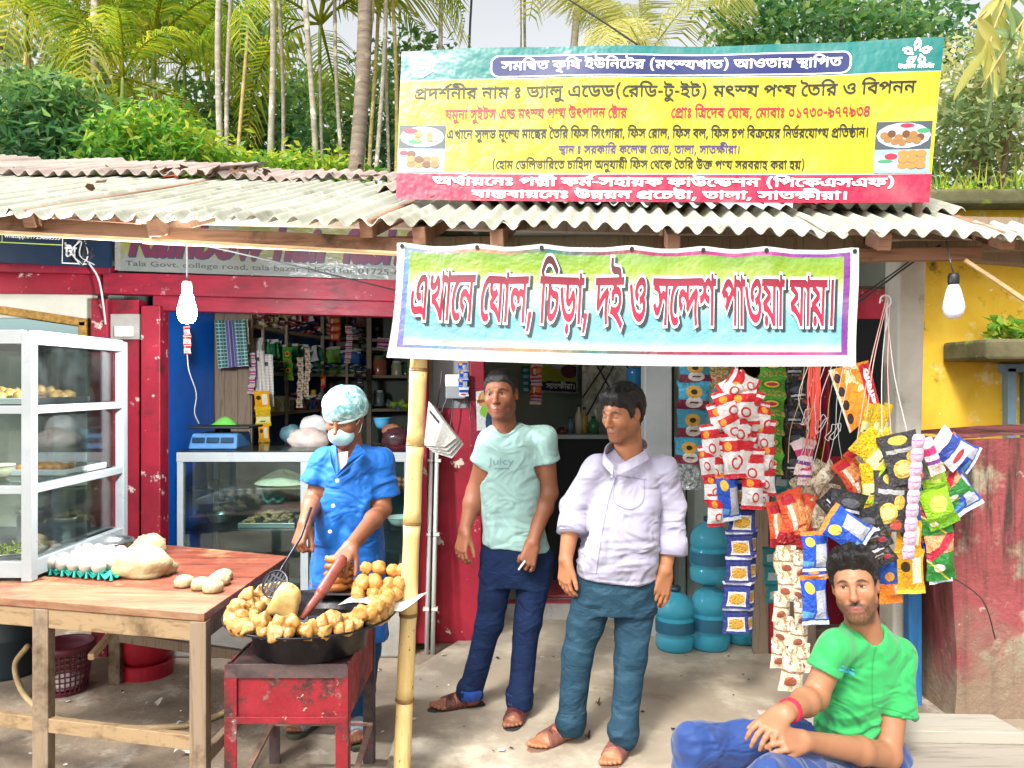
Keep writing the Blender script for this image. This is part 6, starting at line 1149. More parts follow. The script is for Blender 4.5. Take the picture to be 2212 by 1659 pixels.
def man_mint():
 Y = 3.85; J = lambda x, y, dy=0.0: A(P(x, y, Y+dy))
 root = thing('person', 'man in a pale mint tee and navy jeans holding a cigarette by the red wall', 'person', P(1080, 1528, 3.82)*1.0)
 root.location.z = 0
 S = .96; c = J(1081, 851, -0.03); Rm = head_rot(14, 2, -4)
 sl, sr = J(1060, 955, .02), J(1174, 948, .03); el, wl = J(1027, 1062, .03), J(1004, 1146, -.03); er, wr = J(1186, 1064, .03), J(1150, 1172, -.13)
 nb, pv = J(1092, 925, .03), J(1112, 1190, .03); hl, hr = J(1078, 1195, .03), J(1158, 1200, .03)
 kl, kr = J(1058, 1345, .0), J(1140, 1345, -.03); al, ar = A(P(1015, 1494, 3.86)), A(P(1122, 1503, 3.74))
 fl = (P(1040, 1520, 3.9), P(930, 1528, 3.82)); frr = (P(1124, 1522, 3.80), P(1103, 1592, 3.60))
 for q in fl+frr: q.z = 0
 lo, hi = bound([c, sl, sr, wl, wr, fl[0], fl[1], frr[0], frr[1]], 0.16); lo[2] = 0.0
 f = SDF(lo, hi, .0036); q = head(f, c, Rm, S)
 f.cone(q(0, .018, -.05), nb+[0, .0, -.03], .054, .062, .03)
 f.loft((nb+pv)/2, frame(nb-pv, sr-sl), [(-.27, 0, 0, .12, .08), (0, 0, 0, .125, .085), (.2, 0, 0, .15, .085), (.27, 0, 0, .08, .06)])
 for a, b, w_ in ((sl, el, wl), (sr, er, wr)):
  f.cone(a, b, .054, .044, .03); m = b*0.7+w_*0.3; f.cone(b, m, .043, .044, .02); f.cone(m, w_, .043, .029, .02)
 hand(f, wl, J(992, 1205, -.06)-wl, [-.55, -.6, 0], -1, 1.08, (25, 30, 25), thumb=(.8, .35, .5))
 hand(f, wr, J(1136, 1222, -.16)-wr, [.25, -.9, .2], -1, 1.08, per=[(35, 45, 30), (45, 60, 40), (55, 70, 45), (60, 75, 45)], thumb=(.85, .3, .45))
 for hh, k, a, ft in ((hl, kl, al, fl), (hr, kr, ar, frr)):
  f.cone(pv, hh, .06, .06, .03); f.cone(hh, k, .06, .045, .02); f.cone(k, a, .042, .034, .02); foot(f, ft[0], ft[1], 1.0, ankle=a)
 sdf_obj('body', f, SKIN, root, col=skin_col(c, Rm, S, '#8a5840', stubble=0.4, brow=0.95, lip='#8a4a44'))
 eyes(q, Rm, S, root, (-.002, 0), .0056)
 hair_shell(c, Rm, S, root, .007, .006, .003, amp=.5, dz=-.002, temple=.008)
 f = SDF(lo, hi, .006); ax = nb-pv; Rt = frame(ax, sr-sl); o = pv
 L = np.linalg.norm(ax)
 f.loft(o, Rt, [(-.03, .005, 0, .162, .122), (.10, 0, 0, .150, .122), (.28, -.002, -.005, .143, .116), (.42, 0, 0, .152, .112), (L-.08, 0, .0, .138, .092), (L-.02, 0, .01, .095, .072), (L+.015, 0, .01, .068, .062)], .03)
 for a, e, r in ((sl, J(1040, 1006, .03), .066), (sr, J(1180, 1000, .04), .070)):
  d = unit(e-a); f.cone(a, e, .061, r, .022); f.cone(nb+[0, 0, -.03], a+[0, 0, -.004], .05, .058, .04)
 for a, e in ((sl, J(1037, 1003, .03)), (sr, J(1184, 997, .04))):
  f.trim(e, e-a, .105)
 f.cone(nb+[0, .0, .10], nb+[0, -.01, .0], .075, .060, .006, 's'); f.cone(nb+[0, -.02, .03], J(1088, 938, -.12), .058, .012, .006, 's')
 f.cut(J(1116, 1183), [-.12, 0, -1])
 MINT = cloth_mat('mint_jersey', '#9dc0bb', '#90b4af')
 tee = sdf_obj('shirt', f, MINT, root, lambda V: folds(V, .007, (9, 9, 6), 3)+folds(V, .006, (7, 7, 26), 9)*np.clip((1.12-V[:, 2])/.25, 0, 1))
 pj = projector(tee, Y); GP = plain('tee_print', '#6f8f92', .8)
 lettering('chest_print', latin('Juicy'), lambda u, v, l: pj(1056+54*u, 1004-22*v), 0, 1, 0, 1.0, GP, root, 0, bold=.0)
 for x0_, x1_, y_ in ((1068, 1100, 1012),): ribbon(pj, [(x0_, y_), (x1_, y_)], 3.2, 'chest_print', GP, root)
 ribbon(pj, [(1050, 925), (1070, 934), (1089, 943), (1108, 931), (1130, 917)], 3.5, 'neck_band', cloth_mat('mint_rib', '#86aaa6'), root)
 ty = Y-.105
 def chest(u, v, l):
  p = P(1057+52*u, 1004-14*v, ty); p.y -= 0.0; return p
 f = SDF([lo[0], lo[1], 0.02], [hi[0], hi[1], pv[2]+.12], .006); Rp = frame([0, 0, 1], hr-hl)
 f.loft(pv, Rp, [(-.16, 0, 0, .155, .115), (-.05, 0, 0, .158, .122), (.06, 0, 0, .148, .112)], .02)
 for hh, k, a in ((hl, kl, al), (hr, kr, ar)): f.cone(hh+[0, 0, -.02], k, .090, .064, .03); f.cone(k, a+[0, 0, -.012], .063, .056, .03)
 for a in (al, ar):
  f.cone(a+[0, 0, .012], a+[0, 0, -.03], .064, .062, .0)
 f.cut([0, 0, .062], [0, 0, -1])
 sdf_obj('trousers', f, denim('navy_denim', '#0c1a36', '#102244', '#1d3458'), root, lambda V: jean(V, pv[2], .42))
 for a in (al, ar):
  mb = MB(); mb.tube([a+V3(0, 0, .022), a+V3(0, 0, -.028)], [.066, .064], 20); mb.build('cuff', cloth_mat('denim_cuff', '#1d3f86', '#234a98'), root, smooth=True)
 for ft in (fl, frr): sandal(root, ft[0], ft[1], 1.0, [(.42, .05, .0), (.62, .035, .35), (.66, .03, -.35)], SOLE, LEATH)
 mb = MB(); a = P(1134, 1212, Y-.20); b = P(1120, 1231, Y-.23); mb.tube([a, a.lerp(b, .75)], .0042, 8); mb2 = MB(); mb2.tube([a.lerp(b, .75), b], .0042, 8)
 ci = thing('cigarette', 'lit cigarette held low in the hand of the man in mint', 'cigarette', a)
 mb.build('paper', mt['white'], ci); mb2.build('tip', plain('ash', '#c8c4be', .9), ci)
 return root, chest
root_mint, _ = man_mint()

def man_white():
 Y = 3.48; J = lambda x, y, dy=0.0: A(P(x, y, Y+dy))
 root = thing('person', 'man in a white rolled sleeve shirt and teal jeans looking down', 'person', (P(1320, 1600, 3.42).x, 3.42, 0))
 S = .93; c = J(1343, 892, .0); Rm = head_rot(50, 14, 0)
 sl, sr = J(1290, 1008, .03), J(1432, 1008, .06); el, wl = J(1240, 1096, .05), J(1222, 1208, -.02); er, wr = J(1452, 1098, .07), J(1437, 1232, .0)
 nb, pv = J(1360, 985, .06), J(1330, 1240, .04); hl, hr = J(1288, 1252, .04), J(1374, 1252, .05)
 kl, kr = J(1247, 1415, .0), J(1362, 1420, -.02); al, ar = A(P(1233, 1572, 3.48)), A(P(1346, 1592, 3.36))
 fl = (P(1243, 1595, 3.56), P(1148, 1616, 3.40)); frr = (P(1350, 1612, 3.44), P(1312, 1652, 3.24))
 for w_ in fl+frr: w_.z = 0
 lo, hi = bound([c, sl, sr, wl, wr, fl[0], fl[1], frr[0], frr[1]], 0.17); lo[2] = 0
 f = SDF(lo, hi, .0036); q = head(f, c, Rm, S, 1.03)
 f.cone(q(0, .022, -.05), nb+[0, .0, -.03], .058, .068, .03)
 f.loft((nb+pv)/2, frame(nb-pv, sr-sl), [(-.25, 0, 0, .12, .09), (0, 0, 0, .13, .09), (.18, 0, 0, .15, .085), (.24, 0, 0, .08, .06)])
 for a, b, w_ in ((sl, el, wl), (sr, er, wr)):
  f.cone(a, b, .05, .042, .03); m = b*0.7+w_*0.3; f.cone(b, m, .042, .044, .02); f.cone(m, w_, .043, .030, .02)
 hand(f, wl, J(1218, 1275, -.03)-wl, [-.7, -.5, 0], -1, 1.08, (18, 25, 20), thumb=(.85, .45, .2))
 hand(f, wr, J(1418, 1320, -.03)-wr, [.35, -.85, 0], -1, 1.12, (14, 22, 18), thumb=(.85, .45, .3))
 for hh, k, a, ft in ((hl, kl, al, fl), (hr, kr, ar, frr)):
  f.cone(pv, hh, .06, .06, .03); f.cone(hh, k, .06, .045, .02); f.cone(k, a, .042, .034, .02); foot(f, ft[0], ft[1], 1.0, ankle=a)
 sdf_obj('body', f, SKIN, root, col=skin_col(c, Rm, S, '#a06a4a', 1.03, stubble=0.42, brow=0.9, closed=True, lip='#94584c', stub_lo=-.04, hair_dz=-.010))
 hair_shell(c, Rm, S, root, .014, .012, .016, .004, dz=-.010, strand=(60, 40, 30), amp=.5, wide=1.03, temple=-.004)
 f = SDF(lo, hi, .006); ax = nb-pv; Rt = frame(ax, sr-sl); L = np.linalg.norm(ax)
 f.loft(pv, Rt, [(-.05, 0, 0, .172, .130), (.08, -.006, -.018, .174, .146), (.20, -.006, -.022, .168, .146), (.34, 0, -.008, .156, .126), (L-.10, 0, 0, .148, .102), (L-.03, 0, .008, .105, .08), (L+.02, 0, .01, .072, .07)], .03)
 ends = ((sl, el, J(1236, 1150, -.0), .056), (sr, er, J(1450, 1196, .03), .060))
 for a, b, e, r in ends: f.cone(a+[0, 0, -.01], b, .058, .060, .018); f.cone(b, e, .060, r, .012); f.cone(nb+[0, 0, -.04], a+[0, 0, -.012], .05, .052, .04)
 for a, b, e, r in ends:
  f.trim(e, e-b, .085)
 f.cone(nb+[0, -.03, .08], nb+[-.012, -.028, .0], .064, .050, .006, 's')
 f.cut(J(1328, 1250), [-.10, 0, -1])
 f.cone(J(1279, 1205, -.17), J(1279, 1275, -.17), .006, .012, 0, 's')
 WHITE = cloth_mat('white_cotton', '#a6a3b6', '#9c99ad', 500)
 sh_ = sdf_obj('shirt', f, WHITE, root, lambda V: folds(V, .008, (6, 6, 9), 3)+folds(V, .009, (5, 5, 30), 7)*np.clip((1.15-V[:, 2])/.3, 0.15, 1))
 for a, b, e, r in ends:
  d = unit(e-b); mb = MB(); mb.tube([Vector(e-d*.075), Vector(e-d*.04), Vector(e+d*.004)], [r+.008, r+.012, r+.014], 22)
  mb.build('rolled_cuff', WHITE, root, smooth=True)
 def band(pts, w, th, name, m=WHITE):
  mb = MB(); pts = smooth_curve(pts, 5)
  cc = Vector(nb)
  vs = [];
  for i, p in enumerate(pts):
   o = Vector((p.x-cc.x, p.y-cc.y, 0)).normalized(); vs += [p-o*th, p+o*th, p+o*(th+.012)+Vector((0, 0, -w)), p+o*.012*.4+Vector((0, 0, -w))]
  fs = [(i*4+j, i*4+(j+1) % 4, i*4+4+(j+1) % 4, i*4+4+j) for i in range(len(pts)-1) for j in range(4)]+[(3, 2, 1, 0), tuple(len(vs)-4+j for j in range(4))]
  mb.add(vs, fs); return mb.build(name, m, root, smooth=False)
 band([P(1326, 1005, Y-.10), P(1306, 978, Y-.05), P(1318, 956, Y+.06), P(1360, 946, Y+.13), P(1392, 950, Y+.07), P(1398, 968, Y-.02), P(1368, 988, Y-.09), P(1336, 1004, Y-.11)], .042, .002, 'collar')
 pj = projector(sh_, Y); WS = cloth_mat('white_seam', '#85829a')
 ribbon(pj, [(1330, 1014), (1312, 1060), (1298, 1120), (1288, 1180), (1280, 1238)], 15, 'placket', WHITE, root, .0035); ribbon(pj, [(1338, 1016), (1320, 1060), (1306, 1120), (1296, 1180), (1288, 1238)], 1.4, 'seam', WS, root, .0038)
 ribbon(pj, [(1331, 1026), (1392, 1036), (1392, 1037), (1390, 1080), (1372, 1098), (1352, 1099), (1325, 1080), (1331, 1026)], 1.8, 'pocket_seam', WS, root, .003, 3)
 for x_, y_ in ((1322, 1030), (1307, 1080), (1296, 1130), (1287, 1180)):
  mb = MB(); mb.ball(pj(x_, y_, .005), (.005, .003, .005), 8, 5); mb.build('button', mt['white'], root, smooth=True)
 f = SDF([lo[0], lo[1], .02], [hi[0], hi[1], pv[2]+.12], .006); Rp = frame([0, 0, 1], hr-hl)
 f.loft(pv, Rp, [(-.16, 0, 0, .172, .125), (-.05, 0, 0, .175, .130), (.06, 0, 0, .165, .12)], .02)
 for hh, k, a in ((hl, kl, al), (hr, kr, ar)): f.cone(hh+[0, 0, -.02], k, .098, .067, .03); f.cone(k, a+[0, 0, .0], .066, .058, .03); f.ell(a+[0, 0, .03], (.066, .066, .05), None, .02)
 f.cut([0, 0, .055], [0, 0, -1])
 sdf_obj('trousers', f, denim('teal_denim', '#1a3444', '#223f50', '#46677a'), root, lambda V: jean(V, pv[2], .46, 1.0))
 for ft in (fl, frr): sandal(root, ft[0], ft[1], 1.0, [(.42, .035, .15), (.60, .028, .45), (.63, .028, -.4)], SOLE2, mat('tan_leather', '#86564a', '#6a4038', 20, .5, .2, 200))
 return root
man_white()

def man_cook():
 Y = 3.62; J = lambda x, y, dy=0.0: A(P(x, y, Y+dy))
 root = thing('person', 'cook in a blue coat with a face mask and hair net behind the frying pan', 'person', (P(755, 1586, 3.6).x, 3.62, 0))
 S = .93; c = J(744, 902, -.05); Rm = head_rot(16, 24, 4)
 sl, sr = J(703, 990, .04), J(822, 992, .02); el, wl = J(678, 1078, .0), J(658, 1132, -.20); er, wr = J(826, 1100, .0), J(758, 1180, -.34)
 nb, pv = J(758, 972, .02), J(752, 1235, .03); hl, hr = J(712, 1240, .03), J(792, 1240, .03)
 kl, kr = J(700, 1400, .0), J(790, 1400, .0); al, ar = A(P(668, 1545, 3.66)), A(P(778, 1540, 3.62))
 fl = (P(680, 1560, 3.70), P(630, 1582, 3.55)); frr = (P(778, 1580, 3.66), P(772, 1622, 3.44))
 for w_ in fl+frr: w_.z = 0
 lo, hi = bound([c, sl, sr, wl, wr, fl[0], fl[1], frr[0], frr[1], J(630, 1230, -.4)], 0.16); lo[2] = 0
 f = SDF(lo, hi, .0036); q = head(f, c, Rm, S)
 f.cone(q(0, .02, -.05), nb+[0, .0, -.03], .052, .062, .03)
 f.loft((nb+pv)/2, frame(nb-pv, sr-sl), [(-.25, 0, 0, .12, .08), (0, 0, 0, .12, .08), (.18, 0, 0, .14, .08), (.24, 0, 0, .08, .06)])
 for a, b, w_ in ((sl, el, wl), (sr, er, wr)):
  f.cone(a, b, .048, .040, .03); m = b*0.7+w_*0.3; f.cone(b, m, .040, .041, .02); f.cone(m, w_, .040, .028, .02)
 hand(f, wl, J(645, 1172, -.25)-wl, [-.5, -.75, .2], -1, 1.05, per=[(50, 60, 40), (55, 65, 45), (55, 65, 45), (55, 65, 45)], thumb=(.8, .25, .6))
 hand(f, wr, J(728, 1222, -.44)-wr, [-.1, -.75, .55], -1, 1.08, per=[(35, 40, 30), (50, 50, 35), (58, 55, 40), (60, 55, 40)], thumb=(.7, .5, .5))
 for hh, k, a, ft in ((hl, kl, al, fl), (hr, kr, ar, frr)):
  f.cone(pv, hh, .06, .06, .03); f.cone(hh, k, .06, .045, .02); f.cone(k, a, .042, .034, .02); foot(f, ft[0], ft[1], 1.0, ankle=a)
 sdf_obj('body', f, SKIN, root, col=skin_col(c, Rm, S, '#84543c', brow=0.9, closed=True, lip='#7a463c'))
 m_ = SDF(c-.16, c+.16, .004)
 m_.ell(q(0, -.052, -.066), np.array([.064, .062, .056])*S, Rm, .01); m_.ell(q(0, -.10, -.045), np.array([.022, .022, .026])*S, Rm, .02)
 m_.cut(q(0, -.018, 0), Rm[:, 1]); m_.cut(q(0, -.09, -.018), Rm[:, 2]*1.0-Rm[:, 1]*.25)
 masking = NT('mask_fabric'); height_out = masking.sep(masking.tc())[2]
 masking.base(masking.ramp(masking.noise(masking.tc(), 8, 2), [(.3, lin('#b2dce5')), (.7, lin('#a2d2dc'))]))
 masking.bump(masking.noise(masking.tc('Object', (3, 3, 70)), 2, 2), .3, .003); masking.set(rough=.8)
 mm_ = sdf_obj('face_mask', m_, masking.mat, root)
 mb = MB()
 for s in (-1, 1):
  for a, b in (((s*.058, -.035, -.035), (s*.084, .014, .010)), ((s*.050, -.03, -.095), (s*.084, .018, -.030))): mb.tube([Vector(q(*a)), Vector(q(s*.078, -.01, (a[2]+b[2])/2)), Vector(q(*b))], .0016, 6)
 mb.build('ear_loop', mt['white'], mm_)
 hair_shell(c, Rm, S, root, .005, amp=.4)
 n = SDF(c-.2, c+.22, .0045)
 n.ell(q(0, .020, .062), np.array([.104, .122, .090])*S, Rm, .02); n.ell(q(0, .035, .035), np.array([.102, .108, .070])*S, Rm, .02)
 n.cut(q(0, -.08, .026), -Rm[:, 2]*1.0+Rm[:, 1]*-.22)
 cm = NT('hair_net'); v_ = cm.tc('Object'); vz = cm.new('ShaderNodeTexVoronoi', feature='DISTANCE_TO_EDGE'); vz.inputs['Scale'].default_value = 42; cm.l.new(v_, vz.inputs['Vector'])
 k = cm.ramp(cm.noise(v_, 26, 4, .7, 1.5), [(.42, 0.0), (.62, 1.0)]); cm.base(cm.mix(k, lin('#6fb0bc'), lin('#c4e6e8'))); cm.bump(cm.noise(v_, 60, 4, .7, 1.0), .7, .006); cm.set(rough=.45, alpha=cm.math('ADD', cm.math('MULTIPLY', k, .25), .72, True))
 sdf_obj('hair_net', n, cm.mat, root, lambda V: folds(V, .004, (26, 26, 26), 4)+.003*(vnoise(V*95)-.5))
 mb = MB(); pts = []
 for i in range(25):
  a = 2*math.pi*i/24; pts.append(Vector(q(.099*math.sin(a), .022-.110*math.cos(a), .030-.022*math.cos(a)*-1*-.6)))
 mb.tube(pts, .0075, 8); mb.build('net_band', plain('net_band', '#bfe2e6', .6), root, smooth=True)
 f = SDF(lo, hi, .006); ax = nb-pv; Rt = frame(ax, sr-sl); L = np.linalg.norm(ax)
 f.loft(pv, Rt, [(-.30, .0, 0, .186, .150), (-.10, 0, 0, .172, .138), (.10, 0, 0, .156, .122), (.30, 0, 0, .148, .113), (L-.10, 0, 0, .142, .096), (L-.03, 0, .008, .10, .075), (L+.01, 0, .01, .072, .066)], .03)
 ends = ((sl, J(682, 1046, .02), .070), (sr, J(832, 1072, .02), .068))
 for a, e, r in ends: f.cone(a+[0, 0, -.012], e, .056, r, .02); f.cone(nb+[0, 0, -.035], a+[0, 0, -.012], .048, .050, .04)
 for a, e, r in ends:
  f.trim(e, e-a, .10)
 f.cone(nb+[0, -.03, .07], nb+[-.01, -.05, .0], .062, .050, .006, 's'); f.cone(nb+[-.01, -.07, .0], J(736, 1012, -.14), .050, .010, .004, 's')
 BLUE = cloth_mat('blue_coat_cloth', '#0f5cab', '#0c529c', 400, .6)
 def cf(V): return folds(V, .009, (9, 9, 4), 3)+folds(V, .006, (12, 12, 14), 8)+.005*(vnoise(V*34)-.5)
 coat = sdf_obj('coat', f, BLUE, root, cf)
 def lap(px, name, th=.006):
  mb = MB(); p = [P(*t) for t in px]; n_ = len(p); o = Vector((0, -th, 0))
  mb.add(p+[t+o for t in p], [tuple(range(n_, 2*n_))]+[(i, (i+1) % n_, n_+(i+1) % n_, n_+i) for i in range(n_)]); return mb.build(name, BLUE, root, bevel=.002)
 yy = Y-.115
 lap([(772, 958, yy+.03), (790, 975, yy+.03), (786, 984, yy+.01), (778, 990, yy-.005), (728, 1034, yy-.005), (724, 1028, yy-.005), (748, 1002, yy-.012)], 'lapel')
 lap([(726, 955, yy+.04), (712, 970, yy+.03), (716, 1000, yy-.0), (728, 1032, yy-.006), (733, 1010, yy-.006), (728, 985, yy)], 'lapel')
 for x, y, b in ((729, 1039, -.128), (720, 1093, -.135), (713, 1149, -.142), (706, 1204, -.152)):
  mb = MB(); cpt = P(x, y, Y+b); mb.lathe([(.0, -.003), (.0075, -.003), (.009, 0), (.0075, .003), (0, .003)], (0, 0, 0), 12); mb.v = [(cpt.x+a_, cpt.y-z_, cpt.z+b_) for a_, b_, z_ in mb.v]; mb.build('button', mt['white'], root, smooth=True)
 mb = MB(); mb.add([P(729, 978, yy+.03), P(752, 975, yy+.03), P(748, 1004, yy+.01), P(735, 1016, yy+.002), P(728, 1006, yy+.01)], [(0, 4, 3, 2, 1)]); mb.build('undershirt', cloth_mat('cream_undershirt', '#d6cfc0'), root)
 f = SDF([lo[0], lo[1], .02], [hi[0], hi[1], pv[2]], .007)
 for hh, k, a in ((hl, kl, al), (hr, kr, ar)): f.cone(hh+[0, 0, -.02], k, .085, .066, .03); f.cone(k, a+[0, 0, .0], .066, .056, .03)
 f.cut([0, 0, .09], [0, 0, -1])
 sdf_obj('trousers', f, denim('blue_denim', '#1a3b5c', '#22486e', '#4a7298'), root, lambda V: jean(V, pv[2], .42))
 GS_ = mat('grey_strap', '#8a9cab', '#6f808e', 10, .7, .2, 200)
 for ft in (fl, frr): sandal(root, ft[0], ft[1], 1.0, [(.58, .075, 0)], mat('lime_sole', '#4a4f3c', '#34382c', 5, .8), GS_, mname='slipper')
 return root
man_cook()

def man_green():
 Y = 2.66; J = lambda x, y, dy=0.0: A(P(x, y, Y+dy))
 root = thing('person', 'young man in a bright green tee sitting on the wooden bench, hands clasped', 'person', (P(1860, 1640, Y).x, Y, 0.28))
 S = .905; c = J(1846, 1262, -.02); Rm = head_rot(27, -3, -9)
 sl, sr = J(1806, 1394, -.05), J(1944, 1412, .06); el, wl = J(1760, 1506, -.06), J(1696, 1540, -.24); er, wr = J(1918, 1632, -.02), J(1735, 1600, -.27)
 nb, pv = J(1870, 1362, .03), J(1850, 1625, .12); hl, hr = J(1812, 1606, .05), J(1885, 1690, .08)
 kl, kr = J(1492, 1608, -.10), J(1660, 1686, -.40); al, ar = J(1512, 1860, -.02), J(1640, 1900, -.25)
 fl = (P(1530, 0, 2.64), P(1490, 0, 2.44)); frr = (P(1640, 0, 2.42), P(1600, 0, 2.22))
 for w_ in fl+frr: w_.z = 0
 lo, hi = bound([c, sl, sr, wl, wr, kl, kr, fl[0], fl[1], frr[0], frr[1]], 0.17); lo[2] = 0
 f = SDF(lo, hi, .0034); q = head(f, c, Rm, S, .96, 1.04)
 f.cone(q(0, .025, -.05), nb+[0, .0, -.03], .050, .060, .03)
 f.loft((nb+pv)/2, frame(nb-pv, sr-sl), [(-.2, 0, 0, .12, .08), (0, 0, 0, .12, .08), (.14, 0, 0, .13, .08), (.2, 0, 0, .08, .06)])
 for a, b, w_ in ((sl, el, wl), (sr, er, wr)):
  f.cone(a, b, .046, .041, .03); m = b*0.65+w_*0.35; f.cone(b, m, .041, .043, .02); f.cone(m, w_, .042, .029, .02)
 hand(f, wl, J(1650, 1580, -.30)-wl, [-.35, -.6, .7], 1, 1.0, (22, 25, 20), thumb=(.8, .3, .3))
 hand(f, wr, J(1650, 1592, -.35)-wr, [.0, -.75, .65], -1, 1.02, per=[(35, 40, 30), (40, 45, 32), (45, 50, 35), (50, 50, 35)], thumb=(.8, .4, .2))
 for hh, k, a, ft in ((hl, kl, al, fl), (hr, kr, ar, frr)):
  hb = hh-V3(-.02, 0, .055); f.cone(pv, hb, .05, .05, .03); f.cone(hb, k, .050, .042, .02); f.cone(k, a, .042, .034, .02); foot(f, ft[0], ft[1], 1.0, ankle=a, toes=False)
 sdf_obj('body', f, SKIN, root, col=skin_col(c, Rm, S, '#9c6c4e', .97, stubble=0.72, mustache=0.95, brow=1.0, lip='#93544e', stub_lo=-.05))
 eyes(q, Rm, S, root, (-.001, .0005), .0054, (.8, .75))
 hair_shell(c, Rm, S, root, .008, .018, .020, dz=.000, strand=(80, 34, 30), amp=.75, wide=.97, temple=.006)
 f = SDF(lo, hi, .0052); ax = nb-pv; Rt = frame(ax, sr-sl); L = np.linalg.norm(ax)
 f.loft(pv, Rt, [(-.10, -.02, .0, .160, .132), (.02, -.012, 0, .150, .122), (.16, 0, 0, .136, .106), (.28, 0, 0, .142, .104), (L-.09, 0, 0, .142, .095), (L-.03, 0, .006, .098, .074), (L+.01, 0, .008, .064, .060)], .03)
 ends = ((sl, J(1780, 1450, -.06), .056), (sr, J(1931, 1540, .03), .066))
 for a, e, r in ends: f.cone(a+[0, 0, -.006], e, .050, r, .020); f.cone(nb+[0, 0, -.03], a+[0, 0, -.008], .046, .046, .04)
 for a, e, r in ends:
  f.trim(e, e-a, .085)
 f.cone(nb+[-.02, -.03, .08], nb+[-.006, -.02, -.0], .060, .056, .006, 's')
 GREEN = cloth_mat('green_jersey', '#34a35a', '#2c9750', 500, .6)
 def gf(V):
  p = (V-pv) @ Rt
  return folds(np.stack([p[:, 0]+p[:, 2]*.8, p[:, 1], p[:, 2]-p[:, 0]*.5], 1), .010, (5, 6, 20), 3)*np.clip((.34-p[:, 2])/.15, 0.12, 1)+folds(V, .005, (14, 10, 10), 9)
 tee = sdf_obj('shirt', f, GREEN, root, gf)
 pj = projector(tee, Y); CY_ = plain('cyan_print', '#3aa8b8', .8)
 for k in range(4): ribbon(pj, [(1812+6*k, 1446-4*k*.3+k*2), (1822+8*k, 1449+k*3)], 4+(k % 2)*2, 'chest_print', CY_, root)
 for k in range(3): ribbon(pj, [(1818+10*k, 1438+3*k), (1826+9*k, 1442+3*k)], 3, 'chest_print', CY_, root)
 ribbon(pj, [(1893, 1392), (1886, 1430), (1884, 1480), (1886, 1530)], 1.6, 'seam', cloth_mat('green_seam', '#258a48'), root); ribbon(pj, [(1886, 1526), (1930, 1534), (1974, 1548)], 1.6, 'seam', bpy.data.materials['green_seam'], root)
 pts = [Vector(nb)+Vector(Rt @ np.array([.066*math.sin(a), -.064*math.cos(a), .004-.034*(.5+.5*math.cos(a))])) for a in np.linspace(0, 2*math.pi, 28)]
 mb = MB(); mb.tube(pts, .0065, 8); mb.build('neck_band', cloth_mat('green_rib', '#36a85c'), root, smooth=True)
 f = SDF(lo, hi, .006)
 f.ell(pv+[0, 0, -.03], (.18, .15, .12), None, .02)
 for hh, k, a in ((hl, kl, al), (hr, kr, ar)): f.cone(hh, k, .088, .061, .03); f.cone(k, a, .058, .056, .015)
 f.trim(pv+[0, 0, .07], [0.1, 0, 1], .26)
 sdf_obj('trousers', f, cloth_mat('blue_track_cloth', '#2c4680', '#263d73', 500, .55), root, lambda V: folds(V, .012, (11, 7, 9), 5)+folds(V, .006, (17, 17, 17), 2))
 d = unit(wl-el); fr_ = frame(d, [0, 0, 1]); o = wl-d*.03
 for kx in (0, 1, 2):
  mb = MB(); mb.tube([Vector(o-d*.007*kx+fr_ @ np.array([.034*math.cos(a), .034*math.sin(a), 0])) for a in np.linspace(0, 2*math.pi, 20)], .0040, 6)
  mb.build('wrist_thread', plain('red_thread', '#c01838', .7), root, smooth=True)
 for ft in (fl, frr): sandal(root, ft[0], ft[1], 1.0, [(.55, .06, 0)], SOLE, SOLE)
 return root
man_green()

# ================================================================== FOOD STALL
bp = thing('bamboo_pole', 'speckled yellow bamboo pole standing in front of the shop', 'pole', (P(868, 1700, 3.12).x, 3.12, 0))
bm = NT('bamboo'); _, _, zz = bm.sep(bm.tc()); n1 = bm.noise(bm.tc('Object', (10, 10, 1.2)), 3, 5, .7)
bcol = bm.ramp(n1, [(.3, lin('#c9a662')), (.55, lin('#d8bd80')), (.75, lin('#a8854a'))]); bcol = bm.mix(bm.ramp(bm.noise(bm.tc('Object', (1, 1, .45)), 75, 2), [(.69, 0.0), (.73, 1.0)]), bcol, lin('#3d2a1a'))
bcol = bm.mix(bm.ramp(bm.noise(bm.tc(), 6, 4), [(.6, 0.0), (.8, .7)]), bcol, lin('#8a6a3c')); bm.base(bcol); bm.bump(n1, .2, .003); bm.set(rough=.5)
top, bot = P(912, 600, 3.14), P(866, 1712, 3.12); nodes = [0.18, 0.325, 0.478, 0.655, 0.82]
prev = 0.0
for i, t in enumerate(nodes+[1.0]):
 a, b = top.lerp(bot, prev), top.lerp(bot, t); mb = MB(); k = 6
 mb.tube([a.lerp(b, j/k) for j in range(k+1)], [0.0335+0.0012*math.sin(3.1*j/k*2+i)+(0.002 if j in (0, k) else 0) for j in range(k+1)], 18)
 mb.build('segment', bm.mat, bp, smooth=True); prev = t
for t in nodes:
 c = top.lerp(bot, t); mb = MB(); d = (bot-top).normalized()
 mb.tube([c-d*.009, c-d*.004, c, c+d*.004, c+d*.009], [.034, .0375, .0362, .0385, .034], 18); mb.build('node', mat('bamboo_node', '#8f6c3a', '#5c4022', 20, .6, .2), bp, smooth=True)

